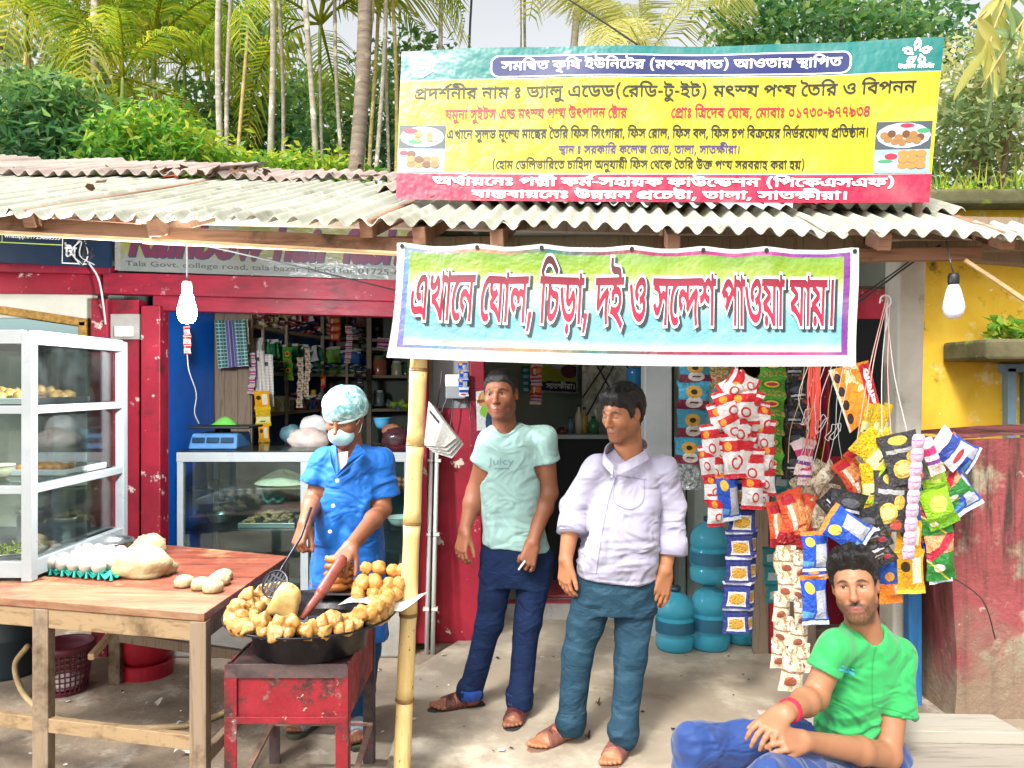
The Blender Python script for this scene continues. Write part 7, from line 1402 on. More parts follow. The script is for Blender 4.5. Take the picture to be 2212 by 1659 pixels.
tw_top = mat('oiled_table_top', '#8a4a34', '#5c2c22', 3, .35, .2, 60, stretch=(1.2, 9, 9), extra=[('#b08a64', 2.2, .5, .66), ('#3c1c18', 4, .64, .74)])
tw_pale = mat('worn_table_top', '#96765a', '#7a563e', 3, .45, .25, 60, stretch=(1.2, 9, 9), extra=[('#7a4434', 2.6, .54, .68), ('#4a2c22', 5, .66, .76), ('#aa8e70', 4, .6, .7)])
tw_mid = mat('stained_table_top', '#8f5640', '#6b382a', 3, .4, .2, 60, stretch=(1.2, 9, 9), extra=[('#b08a66', 2.2, .52, .66), ('#3c1c18', 4, .62, .74)])
wl_ = wood('pale_table_wood', '#877661', '#615140', 2, 3, .65, .3, dirt='#4f3e2e', dirt_lo=.5); wl0 = wood('pale_table_rail', '#937c5e', '#6e573c', 0, 3, .65, .3, dirt='#5a4630', dirt_lo=.52)
tab = thing('work_table', 'long wooden work table with dark oiled top and pale legs', 'table', (-1.8, 3.5, 0))
TZ = 0.76
A_, B_, C_, D_ = (P(441, 1332, 2.885), P(622, 1199, 3.86), P(250, 1166, 4.25), P(-190, 1268, 3.20))
def flat_z(p, z): return Vector((p.x, p.y, z))
q = [flat_z(t, TZ) for t in (D_, A_, B_, C_)]
for k in range(4):
 t0, t1 = k/4+.001, (k+1)/4-.001
 e = [q[0].lerp(q[3], t0), q[1].lerp(q[2], t0), q[1].lerp(q[2], t1), q[0].lerp(q[3], t1)]
 mb = MB(); mb.hexa([p-Vector((0, 0, .03)) for p in e]+[p+Vector((0, 0, -.0015*(k % 2))) for p in e]); mb.build('plank', (tw_pale, tw_mid, tw_top, tw_top)[k], tab, bevel=.003)
def rail(a, b, z, h, w, m, ins=.03):
 mb = MB(); mb.beam(Vector((a.x, a.y, z)), Vector((b.x, b.y, z)), w, h); return mb.build('rail', m, tab, bevel=.003)
cen = (q[0]+q[1]+q[2]+q[3])/4
ins = [p.lerp(flat_z(cen, TZ), .045) for p in q]
rail(ins[0], ins[1], TZ-.07, .075, .028, wl0); rail(ins[1], ins[2], TZ-.07, .08, .03, mt['wood_old']); rail(ins[2], ins[3], TZ-.07, .08, .03, mt['wood_old'])
for p in (ins[0], ins[1], ins[2], ins[3], ins[0].lerp(ins[1], .46)):
 mb = MB(); mb.beam(Vector((p.x, p.y, 0)), Vector((p.x, p.y, TZ-.032)), .062, .052, (0, 1, 0)); mb.build('leg', wl_, tab, bevel=.004)
rail(ins[0], ins[1], .275, .055, .03, wl0); rail(ins[1], ins[2], .20, .05, .03, mt['wood_old']); rail(ins[2], ins[3], .25, .05, .03, mt['wood_old'])

sc = thing('showcase', 'white aluminium glass showcase with food trays standing on the table', 'showcase', (-2.45, 3.75, TZ))
x1, x0, y0, y1, z0, z1 = -2.035, -3.15, 3.36, 4.15, TZ+.002, 1.82
def bar(a, b, w=.042, h=.042, name='frame_bar'):
 mb = MB(); mb.beam(a, b, w, h); mb.build(name, mt['alu'], sc, bevel=.003)
for x in (x0, x1-.021):
 for y in (y0, y1): bar((x, y, z0), (x, y, z1), .045, .045)
for z in (z0+.05, 1.15, 1.49, z1-.02):
 hh = .06 if z > 1.7 else .035
 if z < .9: hh = .07
 bar((x1-.021, y0+.0225, z), (x1-.021, y1-.0225, z), .038, hh); bar((x0+.0225, y0, z), (x1-.0435, y0, z), .038, hh); bar((x0, y0+.0225, z), (x0, y1-.0225, z), .038, hh); bar((x0+.0225, y1, z), (x1-.0435, y1, z), .038, hh)
mb = MB(); mb.box(((x0+x1)/2, (y0+y1)/2, z1-.004), (x1-x0, y1-y0, .012)); mb.build('top_panel', mt['alu'], sc)
for z in (1.168, 1.508):
 mb = MB(); mb.box(((x0+x1)/2-.01, (y0+y1)/2, z), (x1-x0-.09, y1-y0-.05, .006)); mb.build('shelf', mt['glass2'], sc)
mb = MB(); mb.box(((x0+x1)/2, (y0+y1)/2, z0+.03), (x1-x0-.05, y1-y0-.05, .008)); mb.build('floor_panel', mt['steel'], sc)
for yy0, yy1, xo in ((y0+.02, y0+.46, -.004), (y0+.42, y1-.02, -.034)):
 mb = MB(); mb.box((x1-.02+xo, (yy0+yy1)/2, (z0+z1)/2), (.004, yy1-yy0, z1-z0-.1)); mb.build('pane', mt['glass'], sc)
mb = MB(); mb.box(((x0+x1)/2, y0, (z0+z1)/2), (x1-x0-.09, .004, z1-z0-.1)); mb.build('pane', mt['glass'], sc)
mb = MB(); mb.box(((x0+x1)/2, y1-.03, (z0+z1)/2), (x1-x0-.09, .006, z1-z0-.1)); mb.build('back_panel', mt['glass'], sc)
frit = mat('golden_fry', '#bf9654', '#9c6a2e', 22, .42, .7, 60, bdist=.006, extra=[('#74441a', 26, .52, .66), ('#e6d0a0', 16, .56, .7)])
frit2 = mat('dark_fry', '#b87334', '#8a4f20', 18, .5, .5, 60, extra=[('#5e3414', 30, .62, .72)])
dough = mat('soft_dough', '#aa9d78', '#968860', 9, .75, .9, 16, bdist=.012, extra=[('#c4b894', 9, .6, .7)])
def lump_mesh(name, r, m, seed, nu=14, nv=9, amp=.16, pinch=0.0, flat=1.0):
 rr = random.Random(seed); mb = MB(); mb.ball((0, 0, 0), 1, nu, nv); V = np.array(mb.v); ph = np.array([rr.uniform(0, 9) for _ in range(3)])
 n = vnoise(V*1.7+ph)-.5+.45*(vnoise(V*4.3+ph)-.5); V = V*(1+amp*2*n)[:, None]
 if pinch:
  t = np.clip(V[:, 2], 0, 1); V[:, :2] *= (1-pinch*t**1.1)[:, None]; V[:, 2] *= np.where(V[:, 2] > 0, 1.35, .7)
  a = np.arctan2(V[:, 1], V[:, 0]); V[:, :2] *= (1+.10*np.cos(3*a+rr.uniform(0, 6)))[:, None]
 V[:, 2] *= flat; V = V*np.array(r); mb.v = [tuple(v) for v in V]; return mb.mesh(name, m, True)
fry = [lump_mesh('fritter', (.028, .028, .024), frit, i, amp=.2) for i in range(4)]
def place(me, name, p, rot=None, sc_=1.0, label=None, cat=None, group=None):
 o = bpy.data.objects.new(name, me); COL.objects.link(o); o.location = p; o.scale = (sc_,)*3 if not isinstance(sc_, tuple) else sc_
 if rot: o.rotation_euler = rot
 return tag(o, label, cat, group)
rr = random.Random(21)
def tray(x, y, z, w, d, label, m=mt['steel']):
 t = thing('tray', label, 'tray', (x, y, z)); mb = MB(); mb.box((x, y, z+.003), (w, d, .006)); mb.build('base', m, t)
 mb = MB()
 for sx, sy, ww, dd in ((0, -d/2, w, .006), (0, d/2, w, .006)): mb.box((x+sx, y+sy, z+.014), (ww, dd, .028))
 for s_ in (-1, 1): mb.box((x+s_*(w/2-.003), y, z+.014), (.006, d-.008, .028))
 mb.build('rim', m, t, bevel=.002); return t
tray(-2.30, 3.66, 1.512, .42, .48, 'wide steel tray on the upper showcase shelf')
for i in range(46):
 u, v = rr.random(), rr.random(); h = .020+.03*(1-abs(2*v-1))*(rr.random() < .6)
 place(fry[i % 4], 'fritter', (-2.47+.34*u, 3.47+.38*v, 1.520+h), (rr.uniform(0, 6), rr.uniform(0, 6), 0), rr.uniform(.9, 1.25), 'golden fritter heaped on the upper showcase tray', 'fritter', 'fritters on the upper showcase tray')
tray(-2.74, 3.66, 1.512, .40, .46, 'second steel tray at the left of the upper showcase shelf')
for i in range(24):
 place(fry[i % 4], 'fritter', (-2.9+.32*rr.random(), 3.46+.36*rr.random(), 1.535+.03*rr.random()), (rr.uniform(0, 6), rr.uniform(0, 6), 0), rr.uniform(1, 1.5), 'large golden fritter on the left upper showcase tray', 'fritter', 'fritters on the left upper showcase tray')
swt = lump_mesh('sweet', (.020, .020, .018), mat('brown_sweet', '#c98a3a', '#a8661e', 10, .3, .1), 5, amp=.05)
tray(-2.26, 3.86, 1.172, .36, .36, 'pale tray of round brown sweets on the middle showcase shelf', mt['white'])
for i in range(18):
 place(swt, 'sweet', (-2.36+.045*(i % 5)+.006*rr.random(), 3.78+.055*(i//5), 1.197), None, 1, 'small round brown sweet on the pale tray in the showcase', 'sweet', 'round sweets in the showcase')
def bowl(p, r, h, label, m, name='bowl', fill=None):
 mb = MB(); mb.lathe([(r*.45, 0), (r*.75, h*.25), (r*.95, h*.75), (r, h), (r*1.06, h+.002), (r*1.05, h+.006), (r*.97, h+.002), (r*.92, h*.75), (r*.7, h*.28), (0.0001, h*.06)], p, 28)
 return tag(mb.build(name, m, None, smooth=True), label, 'bowl')
whb = mat('cream_plastic', '#d8cfb4', '#c9bf9e', 3, .4, .05)
bowl((-2.32, 3.55, 1.172), .07, .06, 'cream plastic bowl on the middle showcase shelf', whb); bowl((-2.52, 3.62, 1.172), .09, .07, 'larger cream bowl behind the showcase glass', whb)
for i in range(14):
 place(fry[i % 4], 'fritter', (-2.50+.16*rr.random(), 3.44+.08*rr.random(), 1.196), (rr.uniform(0, 6), 0, 0), 1.0, 'golden fritter on the middle showcase shelf', 'fritter', 'fritters on the middle showcase shelf')
def pot(p, r, h, label):
 t = thing('cooking_pot', label, 'pot', p); mb = MB(); mb.lathe([(r*.9, 0), (r, .02), (r, h), (r*1.12, h+.004), (r*1.12, h+.008), (r*.96, h+.006), (r*.95, .02), (.0001, .015)], p, 32); mb.build('body', mt['steel'], t, smooth=True)
 mb = MB(); mb.lathe([(r*1.05, h+.010), (r*.6, h+.022), (.02, h+.028), (.0001, h+.028)], p, 32); l = mb.build('lid', mt['steel'], t, smooth=True)
 mb = MB(); mb.ball(Vector(p)+Vector((0, 0, h+.038)), .014); mb.build('knob', mt['black'], l, smooth=True)
pot((-2.19, 3.92, z0+.035), .085, .13, 'steel cooking pot with lid at the bottom of the showcase'); pot((-2.42, 4.0, z0+.035), .08, .15, 'taller steel pot behind the first in the showcase')
bowl((-2.27, 3.58, z0+.035), .13, .05, 'wide shallow bowl of green salad in the showcase', mt['steel'])
lm = MB()
for i in range(160):
 a, r_ = rr.uniform(0, 6.28), .11*math.sqrt(rr.random()); c = Vector((-2.27+r_*math.cos(a), 3.58+r_*math.sin(a), z0+.075+.03*(1-r_/.11)+.01*rr.random())); Rm = Euler((rr.uniform(-1, 1), rr.uniform(-1, 1), rr.uniform(0, 6))).to_matrix()
 lm.add([c+Rm @ Vector(t) for t in ((-.016, -.004, 0), (.016, -.004, .003), (.016, .004, 0), (-.016, .004, .003))], [(0, 1, 2, 3)])
tag(lm.build('salad', plain('salad_green', '#a9b83a', .6)), 'shredded yellow green salad in the showcase bowl', 'salad', kind='stuff')

teal = plain('teal_plastic', '#2fa394', .45)
et = thing('egg_tray', 'green plastic egg tray on the corner of the table', 'egg tray', PZ(150, 1240, TZ))
ang = R(-17); ex = Vector((math.cos(ang), math.sin(ang), 0)); ey = Vector((-math.sin(ang), math.cos(ang), 0)); o0 = PZ(58, 1240, TZ+.0); PT = .066; NX, NY = 7, 5
mb = MB()
def eg(u, v):
 i, j = u*NX, v*NY; z = .018+.014*math.cos(2*math.pi*i)*math.cos(2*math.pi*j)+.010*(math.cos(2*math.pi*i)+math.cos(2*math.pi*j))
 p = o0+ex*(i*PT)+ey*(j*PT); return (p.x, p.y, TZ+.006+z*.5)
mb.grid(eg, NX*6, NY*6); mb.grid(lambda u, v: (lambda p: (p[0], p[1], p[2]-.003))(eg(u, v)), NX*6, NY*6, flip=True); mb.build('cup_sheet', teal, et, smooth=True)
mb = MB()
for i in range(NX+1):
 for sgn, j in ((0, 0), (1, NY)): p = o0+ex*(i*PT)+ey*(j*PT); mb.lathe([(.008, TZ+.006), (.003, TZ+.030)], (p.x, p.y, 0), 6)
for j in range(1, NY): p = o0+ex*(NX*PT)+ey*(j*PT); mb.lathe([(.008, TZ+.006), (.003, TZ+.030)], (p.x, p.y, 0), 6)
mb.build('peg', teal, et)
egm = MB(); egm.lathe([(.0001, -.030), (.016, -.027), (.026, -.016), (.031, 0), (.030, .012), (.023, .025), (.011, .032), (.0001, .034)], (0, 0, 0), 16); egme = egm.mesh('egg', mat('egg_shell', '#aca79d', '#a29c91', 4, .45, .03), True)
for j in range(NY):
 for i in range(NX):
  if i > 5 or (j == 0 and i > 5) or (j >= 3 and i > 4): continue
  p = o0+ex*((i+.5)*PT)+ey*((j+.5)*PT)
  place(egme, 'egg', (p.x, p.y, TZ+.048), (rr.uniform(-.12, .12), rr.uniform(-.12, .12), 0), rr.uniform(.97, 1.06), 'white egg, %s from the left in the %s row from the front of the tray' % (ORD[i], ORD[j]), 'egg', 'eggs in the green tray')
bowl(PZ(228, 1194, TZ), .13, .055, 'shiny empty steel bowl beside the egg tray', mt['steel'])
def dough_blob(px, py, r, seed, label, name='dough', amp=.12, fold=0.0, z=TZ):
 p = PZ(px, py, z); me = lump_mesh(name, r, dough, seed, 28, 16, amp)
 V = np.empty(len(me.vertices)*3, np.float32); me.vertices.foreach_get('co', V); V = V.reshape(-1, 3)
 if fold: V += (np.sin(V[:, :1]*70+V[:, 1:2]*30)*fold*np.array([[0, 0, 1]]))*(V[:, 2:3] > 0)
 V[:, 2] = np.maximum(V[:, 2], -r[2]*.55); me.vertices.foreach_set('co', V.ravel()); me.update()
 return place(me, name, (p.x, p.y, z+r[2]*.55+.001), (0, 0, seed), 1, label, 'dough')
dough_blob(312, 1228+14, (.135, .095, .075), 3, 'large folded mass of pale dough in the middle of the table', fold=.009, amp=.2)
dough_blob(318, 1200, (.105, .075, .06), 8, 'lumpy dough mass behind the big folded one', amp=.34, fold=.012)
for i, (x, y, s_) in enumerate(((398, 1266, 1.0), (436, 1272, 1.05), (474, 1262, 1.1), (460, 1278, 1.0), (482, 1252, .95))):
 dough_blob(x, y, (.042*s_, .042*s_, .03*s_), 20+i, 'small round dough ball, %s from the left in the row on the table' % ORD[i], 'dough_ball', .06)
for i, (x, y) in enumerate(((300, 1182), (318, 1178), (288, 1190), (336, 1190), (306, 1192), (325, 1196))):
 dough_blob(x, y, (.038, .036, .028), 40+i, 'dough lump, %s of the heap beside the steel bowl' % ORD[i], 'dough_ball', .12, z=TZ+(.02 if i > 3 else 0))

cyl = thing('gas_cylinder', 'red gas cylinder lying in shadow under the work table', 'gas cylinder', (P(316, 0, 4.36).x, 4.36, 0))
c = Vector((P(316, 0, 4.36).x, 4.36, 0)); rg = mat('red_cylinder_paint', '#a81c30', '#8a1426', 6, .4, .1)
mb = MB(); mb.lathe([(.0001, .06), (.09, .065), (.135, .10), (.15, .16), (.15, .36), (.13, .42), (.07, .45), (.04, .47), (.0001, .47)], c, 28); mb.build('body', rg, cyl, smooth=True)
mb = MB(); mb.lathe([(.135, .0), (.14, .0), (.142, .07), (.137, .075)], c, 28); mb.build('foot_ring', rg, cyl)
mb = MB(); mb.lathe([(.085, .45), (.09, .45), (.09, .56), (.085, .56)], c, 24); mb.build('collar', rg, cyl)
bk = thing('basket', 'dark maroon plastic basket with perforated sides under the table', 'basket', PZ(140, 1490, 0)); c = PZ(140, 1492, 0); mar = plain('maroon_plastic', '#5c1f2c', .45)
mb = MB(); n_ = 30
def rad(z): return .105+.13*z
for k in range(n_):
 a = 2*math.pi*k/n_; mb.beam(c+Vector((rad(.01)*math.cos(a), rad(.01)*math.sin(a), .01)), c+Vector((rad(.22)*math.cos(a), rad(.22)*math.sin(a), .22)), .008, .004, (math.cos(a), math.sin(a), 0))
for k in range(8):
 z = .02+.028*k; r_ = rad(z); mb.tube([c+Vector((r_*math.cos(2*math.pi*t/n_), r_*math.sin(2*math.pi*t/n_), z)) for t in range(n_+1)], .0038, 5)
mb.build('mesh_side', mar, bk)
mb = MB(); mb.lathe([(rad(.22), .215), (rad(.22)+.012, .22), (rad(.24)+.012, .25), (rad(.24), .255), (rad(.24)-.006, .25), (rad(.22)-.004, .22)], c, 30); mb.build('rim', mar, bk, smooth=True)
mb = MB(); mb.lathe([(.0001, .004), (.105, .004), (.105, .012), (.0001, .012)], c, 30); mb.build('base', mar, bk)
mb = MB(); mb.ball(c+Vector((.02, -.02, .055)), (.075, .07, .045), 14, 8); V = np.array(mb.v); mb.v = [tuple(v) for v in V+(vnoise(V*60)[:, None]-.5)*.02]
tag(mb.build('paper_bag', mt['white'], None, smooth=True), 'crumpled white paper inside the maroon basket', 'paper')
st = P(235, 1350, 3.75); en = P(195, 1435, 3.6); mb = MB(); mb.beam(P(262, 1345, 3.9), P(196, 1420, 3.55), .03, .03); tag(mb.build('broom_stick', mt['wood_raw'], None, bevel=.006), 'short wooden stick leaning out of the basket', 'stick')
hose = [PZ(60, 1395, .25), PZ(32, 1440, .12), PZ(60, 1510, .02), PZ(150, 1562, .018), PZ(260, 1572, .018), PZ(360, 1570, .018), PZ(430, 1560, .02), PZ(500, 1530, .06), P(560, 1480, 3.1)]
mb = MB(); mb.tube(smooth_curve(hose, 6), .014, 10); tag(mb.build('gas_hose', mat('tan_hose', '#b8a07a', '#9c845e', 10, .6, .1), None, smooth=True), 'tan rubber gas hose looping over the ground under the table', 'hose')
dk = thing('storage_drum', 'dark drum standing at the far left under the table', 'drum', PZ(20, 1440, 0)); c = PZ(16, 1450, 0)
mb = MB(); mb.lathe([(.17, 0), (.175, .02), (.175, .2), (.18, .21), (.175, .22), (.175, .42), (.18, .43), (.16, .44), (.0001, .44)], c, 28); mb.build('body', plain('dark_teal_drum', '#1f2e34', .5), dk, smooth=True)

stv = thing('stove_stand', 'red painted iron stove stand under the frying pan', 'stove', (-.8, 3.05, 0))
sred = mat('burnt_red_iron', '#8c1a26', '#6c121c', 7, .55, .4, 80, extra=[('#33241f', 6, .50, .60), ('#74645e', 13, .58, .68), ('#c8a898', 26, .64, .70), ('#241c1a', 2.6, .54, .68)])
siron = mat('sooty_iron', '#5a4a48', '#33292a', 9, .6, .3, 80, extra=[('#8a3038', 6, .55, .65)])
SX0, SX1, SY0, SY1, SZ = -1.02, -.585, 2.80, 3.32, .60
for (x, y, m) in ((SX0, SY0, sred), (SX1, SY0, sred), (SX0, SY1, siron), (SX1, SY1, siron)):
 mb = MB(); s_ = 1 if x == SX0 else -1; mb.box((x+s_*.02, y+.002, SZ/2), (.044, .006, SZ)); mb.box((x, y+.023, SZ/2), (.006, .04, SZ)); mb.build('leg', m, stv)
def sb(c, s_, m, nm): mb = MB(); mb.box(c, s_); return mb.build(nm, m, stv, bevel=.002)
sb(((SX0+SX1)/2, SY0+.004, SZ-.02), (SX1-SX0, .012, .05), siron, 'top_bar'); sb(((SX0+SX1)/2, SY0+.012, SZ-.115), (SX1-SX0-.03, .006, .14), sred, 'side_plate'); sb(((SX0+SX1)/2, SY0+.004, SZ-.195), (SX1-SX0, .012, .026), sred, 'lower_bar')
sb((SX1-.004, (SY0+SY1)/2+.02, SZ-.10), (.008, SY1-SY0-.05, .2), sred, 'side_plate'); sb((SX0+.004, (SY0+SY1)/2+.02, SZ-.10), (.008, SY1-SY0-.05, .2), siron, 'side_plate'); sb(((SX0+SX1)/2, SY1-.004, SZ-.10), (SX1-SX0-.03, .008, .2), siron, 'side_plate')
sb(((SX0+SX1)/2, (SY0+SY1)/2+.01, SZ-.012), (SX1-SX0-.02, SY1-SY0-.03, .012), siron, 'top_plate')
for a, b in (((SX0, SY1, .17), (SX1, SY1, .17)), ((SX1-.01, SY0, .09), (SX1-.01, SY1, .17)), ((SX0+.01, SY0, .09), (SX0+.01, SY1, .17))):
 mb = MB(); mb.beam(a, b, .022, .012); mb.build('brace', mat('rusty_bar', '#a08070', '#6a5248', 8, .7, .2), stv)

PC = Vector((P(672, 0, 2.985).x, 2.985, .0)); PZT = .735
pan = thing('frying_pan', 'wide black iron pan full of oil ringed with fried snacks', 'pan', (PC.x, PC.y, SZ))
piron = mat('black_iron', '#2c2b30', '#1f1e22', 8, .38, .2, 40, metal=.6, extra=[('#4a4644', 6, .6, .7)])
mb = MB(); mb.lathe([(.0001, SZ+.004), (.19, SZ+.004), (.205, SZ+.012), (.222, SZ+.10), (.232, PZT-.022), (.315, PZT-.004), (.322, PZT+.002), (.320, PZT+.006), (.312, PZT+.004), (.232, PZT-.012), (.215, PZT-.03), (.2, SZ+.05), (.0001, SZ+.03)], PC, 56); mb.build('pan_body', piron, pan, smooth=True)
oil = NT('frying_oil'); oil.base(lin('#1c130a')); oil.set(rough=.04, spec=.6)
mb = MB(); mb.lathe([(.0001, PZT-.045), (.21, PZT-.045), (.2105, PZT-.05)], PC, 40); mb.build('oil', oil.mat, pan)
sam = [lump_mesh('samosa', (.030, .025, .026), frit, 50+i, 16, 11, .26, (.62, .3, .5, .2, .7, .4, .1)[i]) for i in range(7)]
ball_ = [lump_mesh('fried_ball', (.027, .027, .025), mat('amber_fry', '#c4934e', '#a0682c', 26, .6, .9, 60, bdist=.006, extra=[('#74481e', 44, .58, .7), ('#dcb878', 20, .6, .7)]) if i == 0 else bpy.data.materials['amber_fry'], 60+i, 16, 11, .2) for i in range(3)]
rr = random.Random(4); zone = lambda a: 'at the front' if 225 <= a <= 315 else ('at the left' if 135 <= a < 225 else ('at the right' if a > 315 or a < 45 else 'at the back'))
cnt = 0
for ring_, (rad_, n_, zz_) in enumerate(((.292, 36, .020), (.252, 34, .026), (.270, 36, .050), (.215, 26, .012))):
 for k in range(n_):
  a = 360*k/n_+rr.uniform(-3, 3)
  if 28 < a < 128 and not(ring_ == 0 and a < 40): continue
  if ring_ == 2 and rr.random() < .22: continue
  if ring_ == 3 and not 150 < a < 330: continue
  p = PC+Vector((rad_*math.cos(R(a)), rad_*math.sin(R(a)), PZT-.012+zz_+(.004 if ring_ == 0 else 0)))
  place(sam[cnt % 7], 'samosa', p, (rr.uniform(-1.1, 1.1), rr.uniform(-1.1, 1.1), rr.uniform(0, 6)), rr.uniform(.8, 1.3), 'golden fried samosa %s of the pan, %s clockwise in the %s' % (zone(a), (ORD*2)[k % 20] if k < 20 else 'twenty '+ORD[min(k-20, 19)], ('outer ring', 'middle ring', 'upper layer', 'inner ring')[ring_]), 'samosa', 'samosas on the pan rim'); cnt += 1
big = lump_mesh('pastry', (.050, .030, .062), mat('pale_fry', '#c9b47c', '#b49252', 10, .6, .5, 50, extra=[('#b08a48', 14, .6, .7)]), 77, 26, 18, .14)
V = np.empty(len(big.vertices)*3, np.float32); big.vertices.foreach_get('co', V); V = V.reshape(-1, 3); g = np.abs(V)/np.array([.050, .030, .062]); V *= (1/np.maximum(.75, (g**5).sum(1)**.2/np.maximum(1e-3, np.sqrt((g**2).sum(1)))))[:, None]; V[:, 0] *= 1-3.5*np.clip(V[:, 2], -.05, .07); big.vertices.foreach_set('co', V.ravel())
place(big, 'pastry', P(618, 1300, 2.93), (.25, .35, .2), 1, 'large pale folded pastry standing up out of the pan', 'pastry')
pt = thing('rim_tray', 'small steel tray of fried rolls behind the pan', 'tray', P(730, 1298, 3.24)); c = Vector((P(735, 0, 3.24).x, 3.24, PZT+.018))
mb = MB(); mb.box(c, (.17, .13, .008)); mb.build('base', mt['steel'], pt)
rollm = lump_mesh('fried_roll', (.055, .018, .018), frit2, 88, 18, 10, .10)
k = 0
for row, nn in enumerate((4, 3, 3, 2, 1)):
 for i in range(nn):
  place(rollm, 'fried_roll', c+Vector((.0+.012*rr.uniform(-1, 1), -.045+.030*i+.012*row*.5, .022+.027*row)), (rr.uniform(0, 6), rr.uniform(-.08, .08), rr.uniform(-.18, .18)), rr.uniform(.92, 1.1), 'brown fried roll, %s in the %s layer up of the stack behind the pan' % (ORD[i], ORD[row]), 'fried roll', 'fried rolls behind the pan'); k += 1
mb = MB(); c2 = Vector((P(828, 0, 3.08).x, 3.08, PZT+.012))
mb.grid(lambda u, v: c2+Vector((.26*(u-.5)+.08*(v-.5), .18*(v-.5)-.10*(u-.5), .015*math.sin(5*u+2*v)+.02*u)), 8, 6)
tag(mb.build('paper_sheet', mt['white'], None, smooth=True), 'white paper sheet under the fried balls at the right of the pan', 'paper')
for i in range(22):
 l = 0 if i < 11 else (1 if i < 18 else 2); x = (i % 4)*.05+rr.uniform(-.01, .01)+.012*l; y = ((i//4) % 3)*.046+.01*l
 place(ball_[i % 3], 'fried_ball', Vector((P(786, 0, 3.14).x+x-.01-.3*y*.4, 3.04+y+.05, PZT+.045+.036*l)), (rr.uniform(0, 6),)*3, rr.uniform(.95, 1.2), 'round fried ball, %s in the %s of the heap on white paper' % (ORD[i if i < 11 else (i-11 if i < 18 else i-18)], ('bottom layer', 'middle layer', 'top layer')[l]), 'fried ball', 'fried balls on the white paper')
for i in range(11):
 a = R(-30+7.5*i); p = PC+Vector((.29*math.cos(a), .29*math.sin(a), PZT+.04+.012*(i % 2)))
 place(ball_[i % 3], 'fried_ball', p, (i, i*2, 0), rr.uniform(.9, 1.15), 'knobbly fried ball, %s from the front on the right rim of the pan' % ORD[i], 'fried ball', 'fried balls on the right rim')
sk = thing('skimmer', 'black slotted spoon held by the cook over the pan', 'skimmer', P(600, 1262, 3.06))
mb = MB(); mb.tube([P(672, 1096, 3.40), P(650, 1160, 3.33), P(612, 1222, 3.18), P(598, 1248, 3.10)], [.006, .0055, .005, .006], 8); mb.build('handle', plain('black_steel', '#2a2a30', .4, metal=.5), sk, smooth=True)
c = P(594, 1262, 3.07); Rm = Euler((R(62), R(18), R(-24))).to_matrix(); mb = MB(); n_ = 20
for i in range(7):
 x = -.045+.015*i; w = math.sqrt(max(0, .052**2-x*x));
 if w > .01: mb.beam(c+Rm @ Vector((x, -w, -.006*(1-(x/.05)**2))), c+Rm @ Vector((x, w, -.006*(1-(x/.05)**2))), .008, .003, Rm @ Vector((0, 0, 1)))
mb.tube([c+Rm @ Vector((.053*math.cos(2*math.pi*i/n_), .053*math.sin(2*math.pi*i/n_), 0)) for i in range(n_+1)], .004, 6)
for y in (-.026, 0, .026): w = math.sqrt(.052**2-y*y); mb.beam(c+Rm @ Vector((-w, y, -.004)), c+Rm @ Vector((w, y, -.004)), .007, .003, Rm @ Vector((0, 0, 1)))
mb.build('spoon_head', plain('black_steel2', '#34343c', .35, metal=.5), sk)
rp = thing('wooden_pestle', 'reddish brown wooden stick held down in the pan by the cook', 'stick', P(655, 1330, 2.99)); rw = mat('red_brown_wood', '#8f4a40', '#743830', 6, .4, .15, 40)
a, b = P(742, 1205, 3.18), P(690, 1285, 3.03); e = P(652, 1336, 2.94)
mb = MB(); mb.tube([a, a.lerp(b, .1), a.lerp(b, .9), b], [.018, .0225, .0225, .020], 16); mb.build('handle', rw, rp, smooth=True)
mb = MB(); mb.tube([b, b.lerp(e, .1), b.lerp(e, .5), e], [.021, .016, .016, .010], 14); mb.build('blade', rw, rp, smooth=True)

# ================================================================== SHOP GOODS
def pouch_mesh(name, m, seed, crimp=.07, t=.30, nu=8, nv=11, pinch=.10):
 """unit packet: 1 wide, 1 high, hanging down from its top centre, front towards -y"""
 rr = random.Random(seed); mb = MB(); ph = rr.uniform(0, 9)
 def surf(sgn):
  def fn(u, v):
   b = max(0.0, min(1, (v-crimp)/.22))*max(0.0, min(1, (1-crimp-v)/.22)); b = b*b*(3-2*b)
   e = (1-abs(2*u-1)**2.6); x = (u-.5)*(1-pinch*b)+.02*math.sin(5*v+ph)
   y = sgn*t/2*b*e*(1+.25*math.sin(9*u+ph)*math.sin(7*v+ph*2))+.035*math.sin(6*u+ph)*(1-b)+.05*math.sin(3.2*v+ph)
   return (x, y, v-1)
  return fn
 mb.grid(surf(-1), nu, nv); mb.grid(surf(1), nu, nv, flip=True); return mb.mesh(name, m, True)
KM = {}
def kind(key, base, shapes, label, cat='snack packet', rough=.3, t=.30, name='snack_packet', **kw):
 m = print_mat('print_'+key, base, shapes, rough, **kw); KM[key] = ([pouch_mesh(name, m, 100+len(KM)*7+i, t=t) for i in range(3)], label, cat, name)
kind('sunflower', '#3f9fc0', [('r', 0, 1, 0, .34, '#7a1c3c'), ('e', .52, .26, .27, .20, '#e4dcd8'), ('r', .38, .66, .22, .28, '#4a2a34'), ('e', .5, .62, .27, .22, '#d9a840'), ('e', .5, .62, .11, .09, '#2a1a10')], 'sunflower seed packet')
kind('redwhite', '#ece8e6', [('r', 0, 1, .60, .84, '#d21f2c'), ('e', .30, .72, .16, .10, '#e8a030'), ('e', .55, .34, .20, .14, '#d21f2c'), ('e', .55, .34, .13, .09, '#ece8e6'), ('r', 0, 1, 0, .10, '#d21f2c'), ('r', 0, 1, .93, 1, '#d21f2c')], 'red and white snack packet', t=.75)
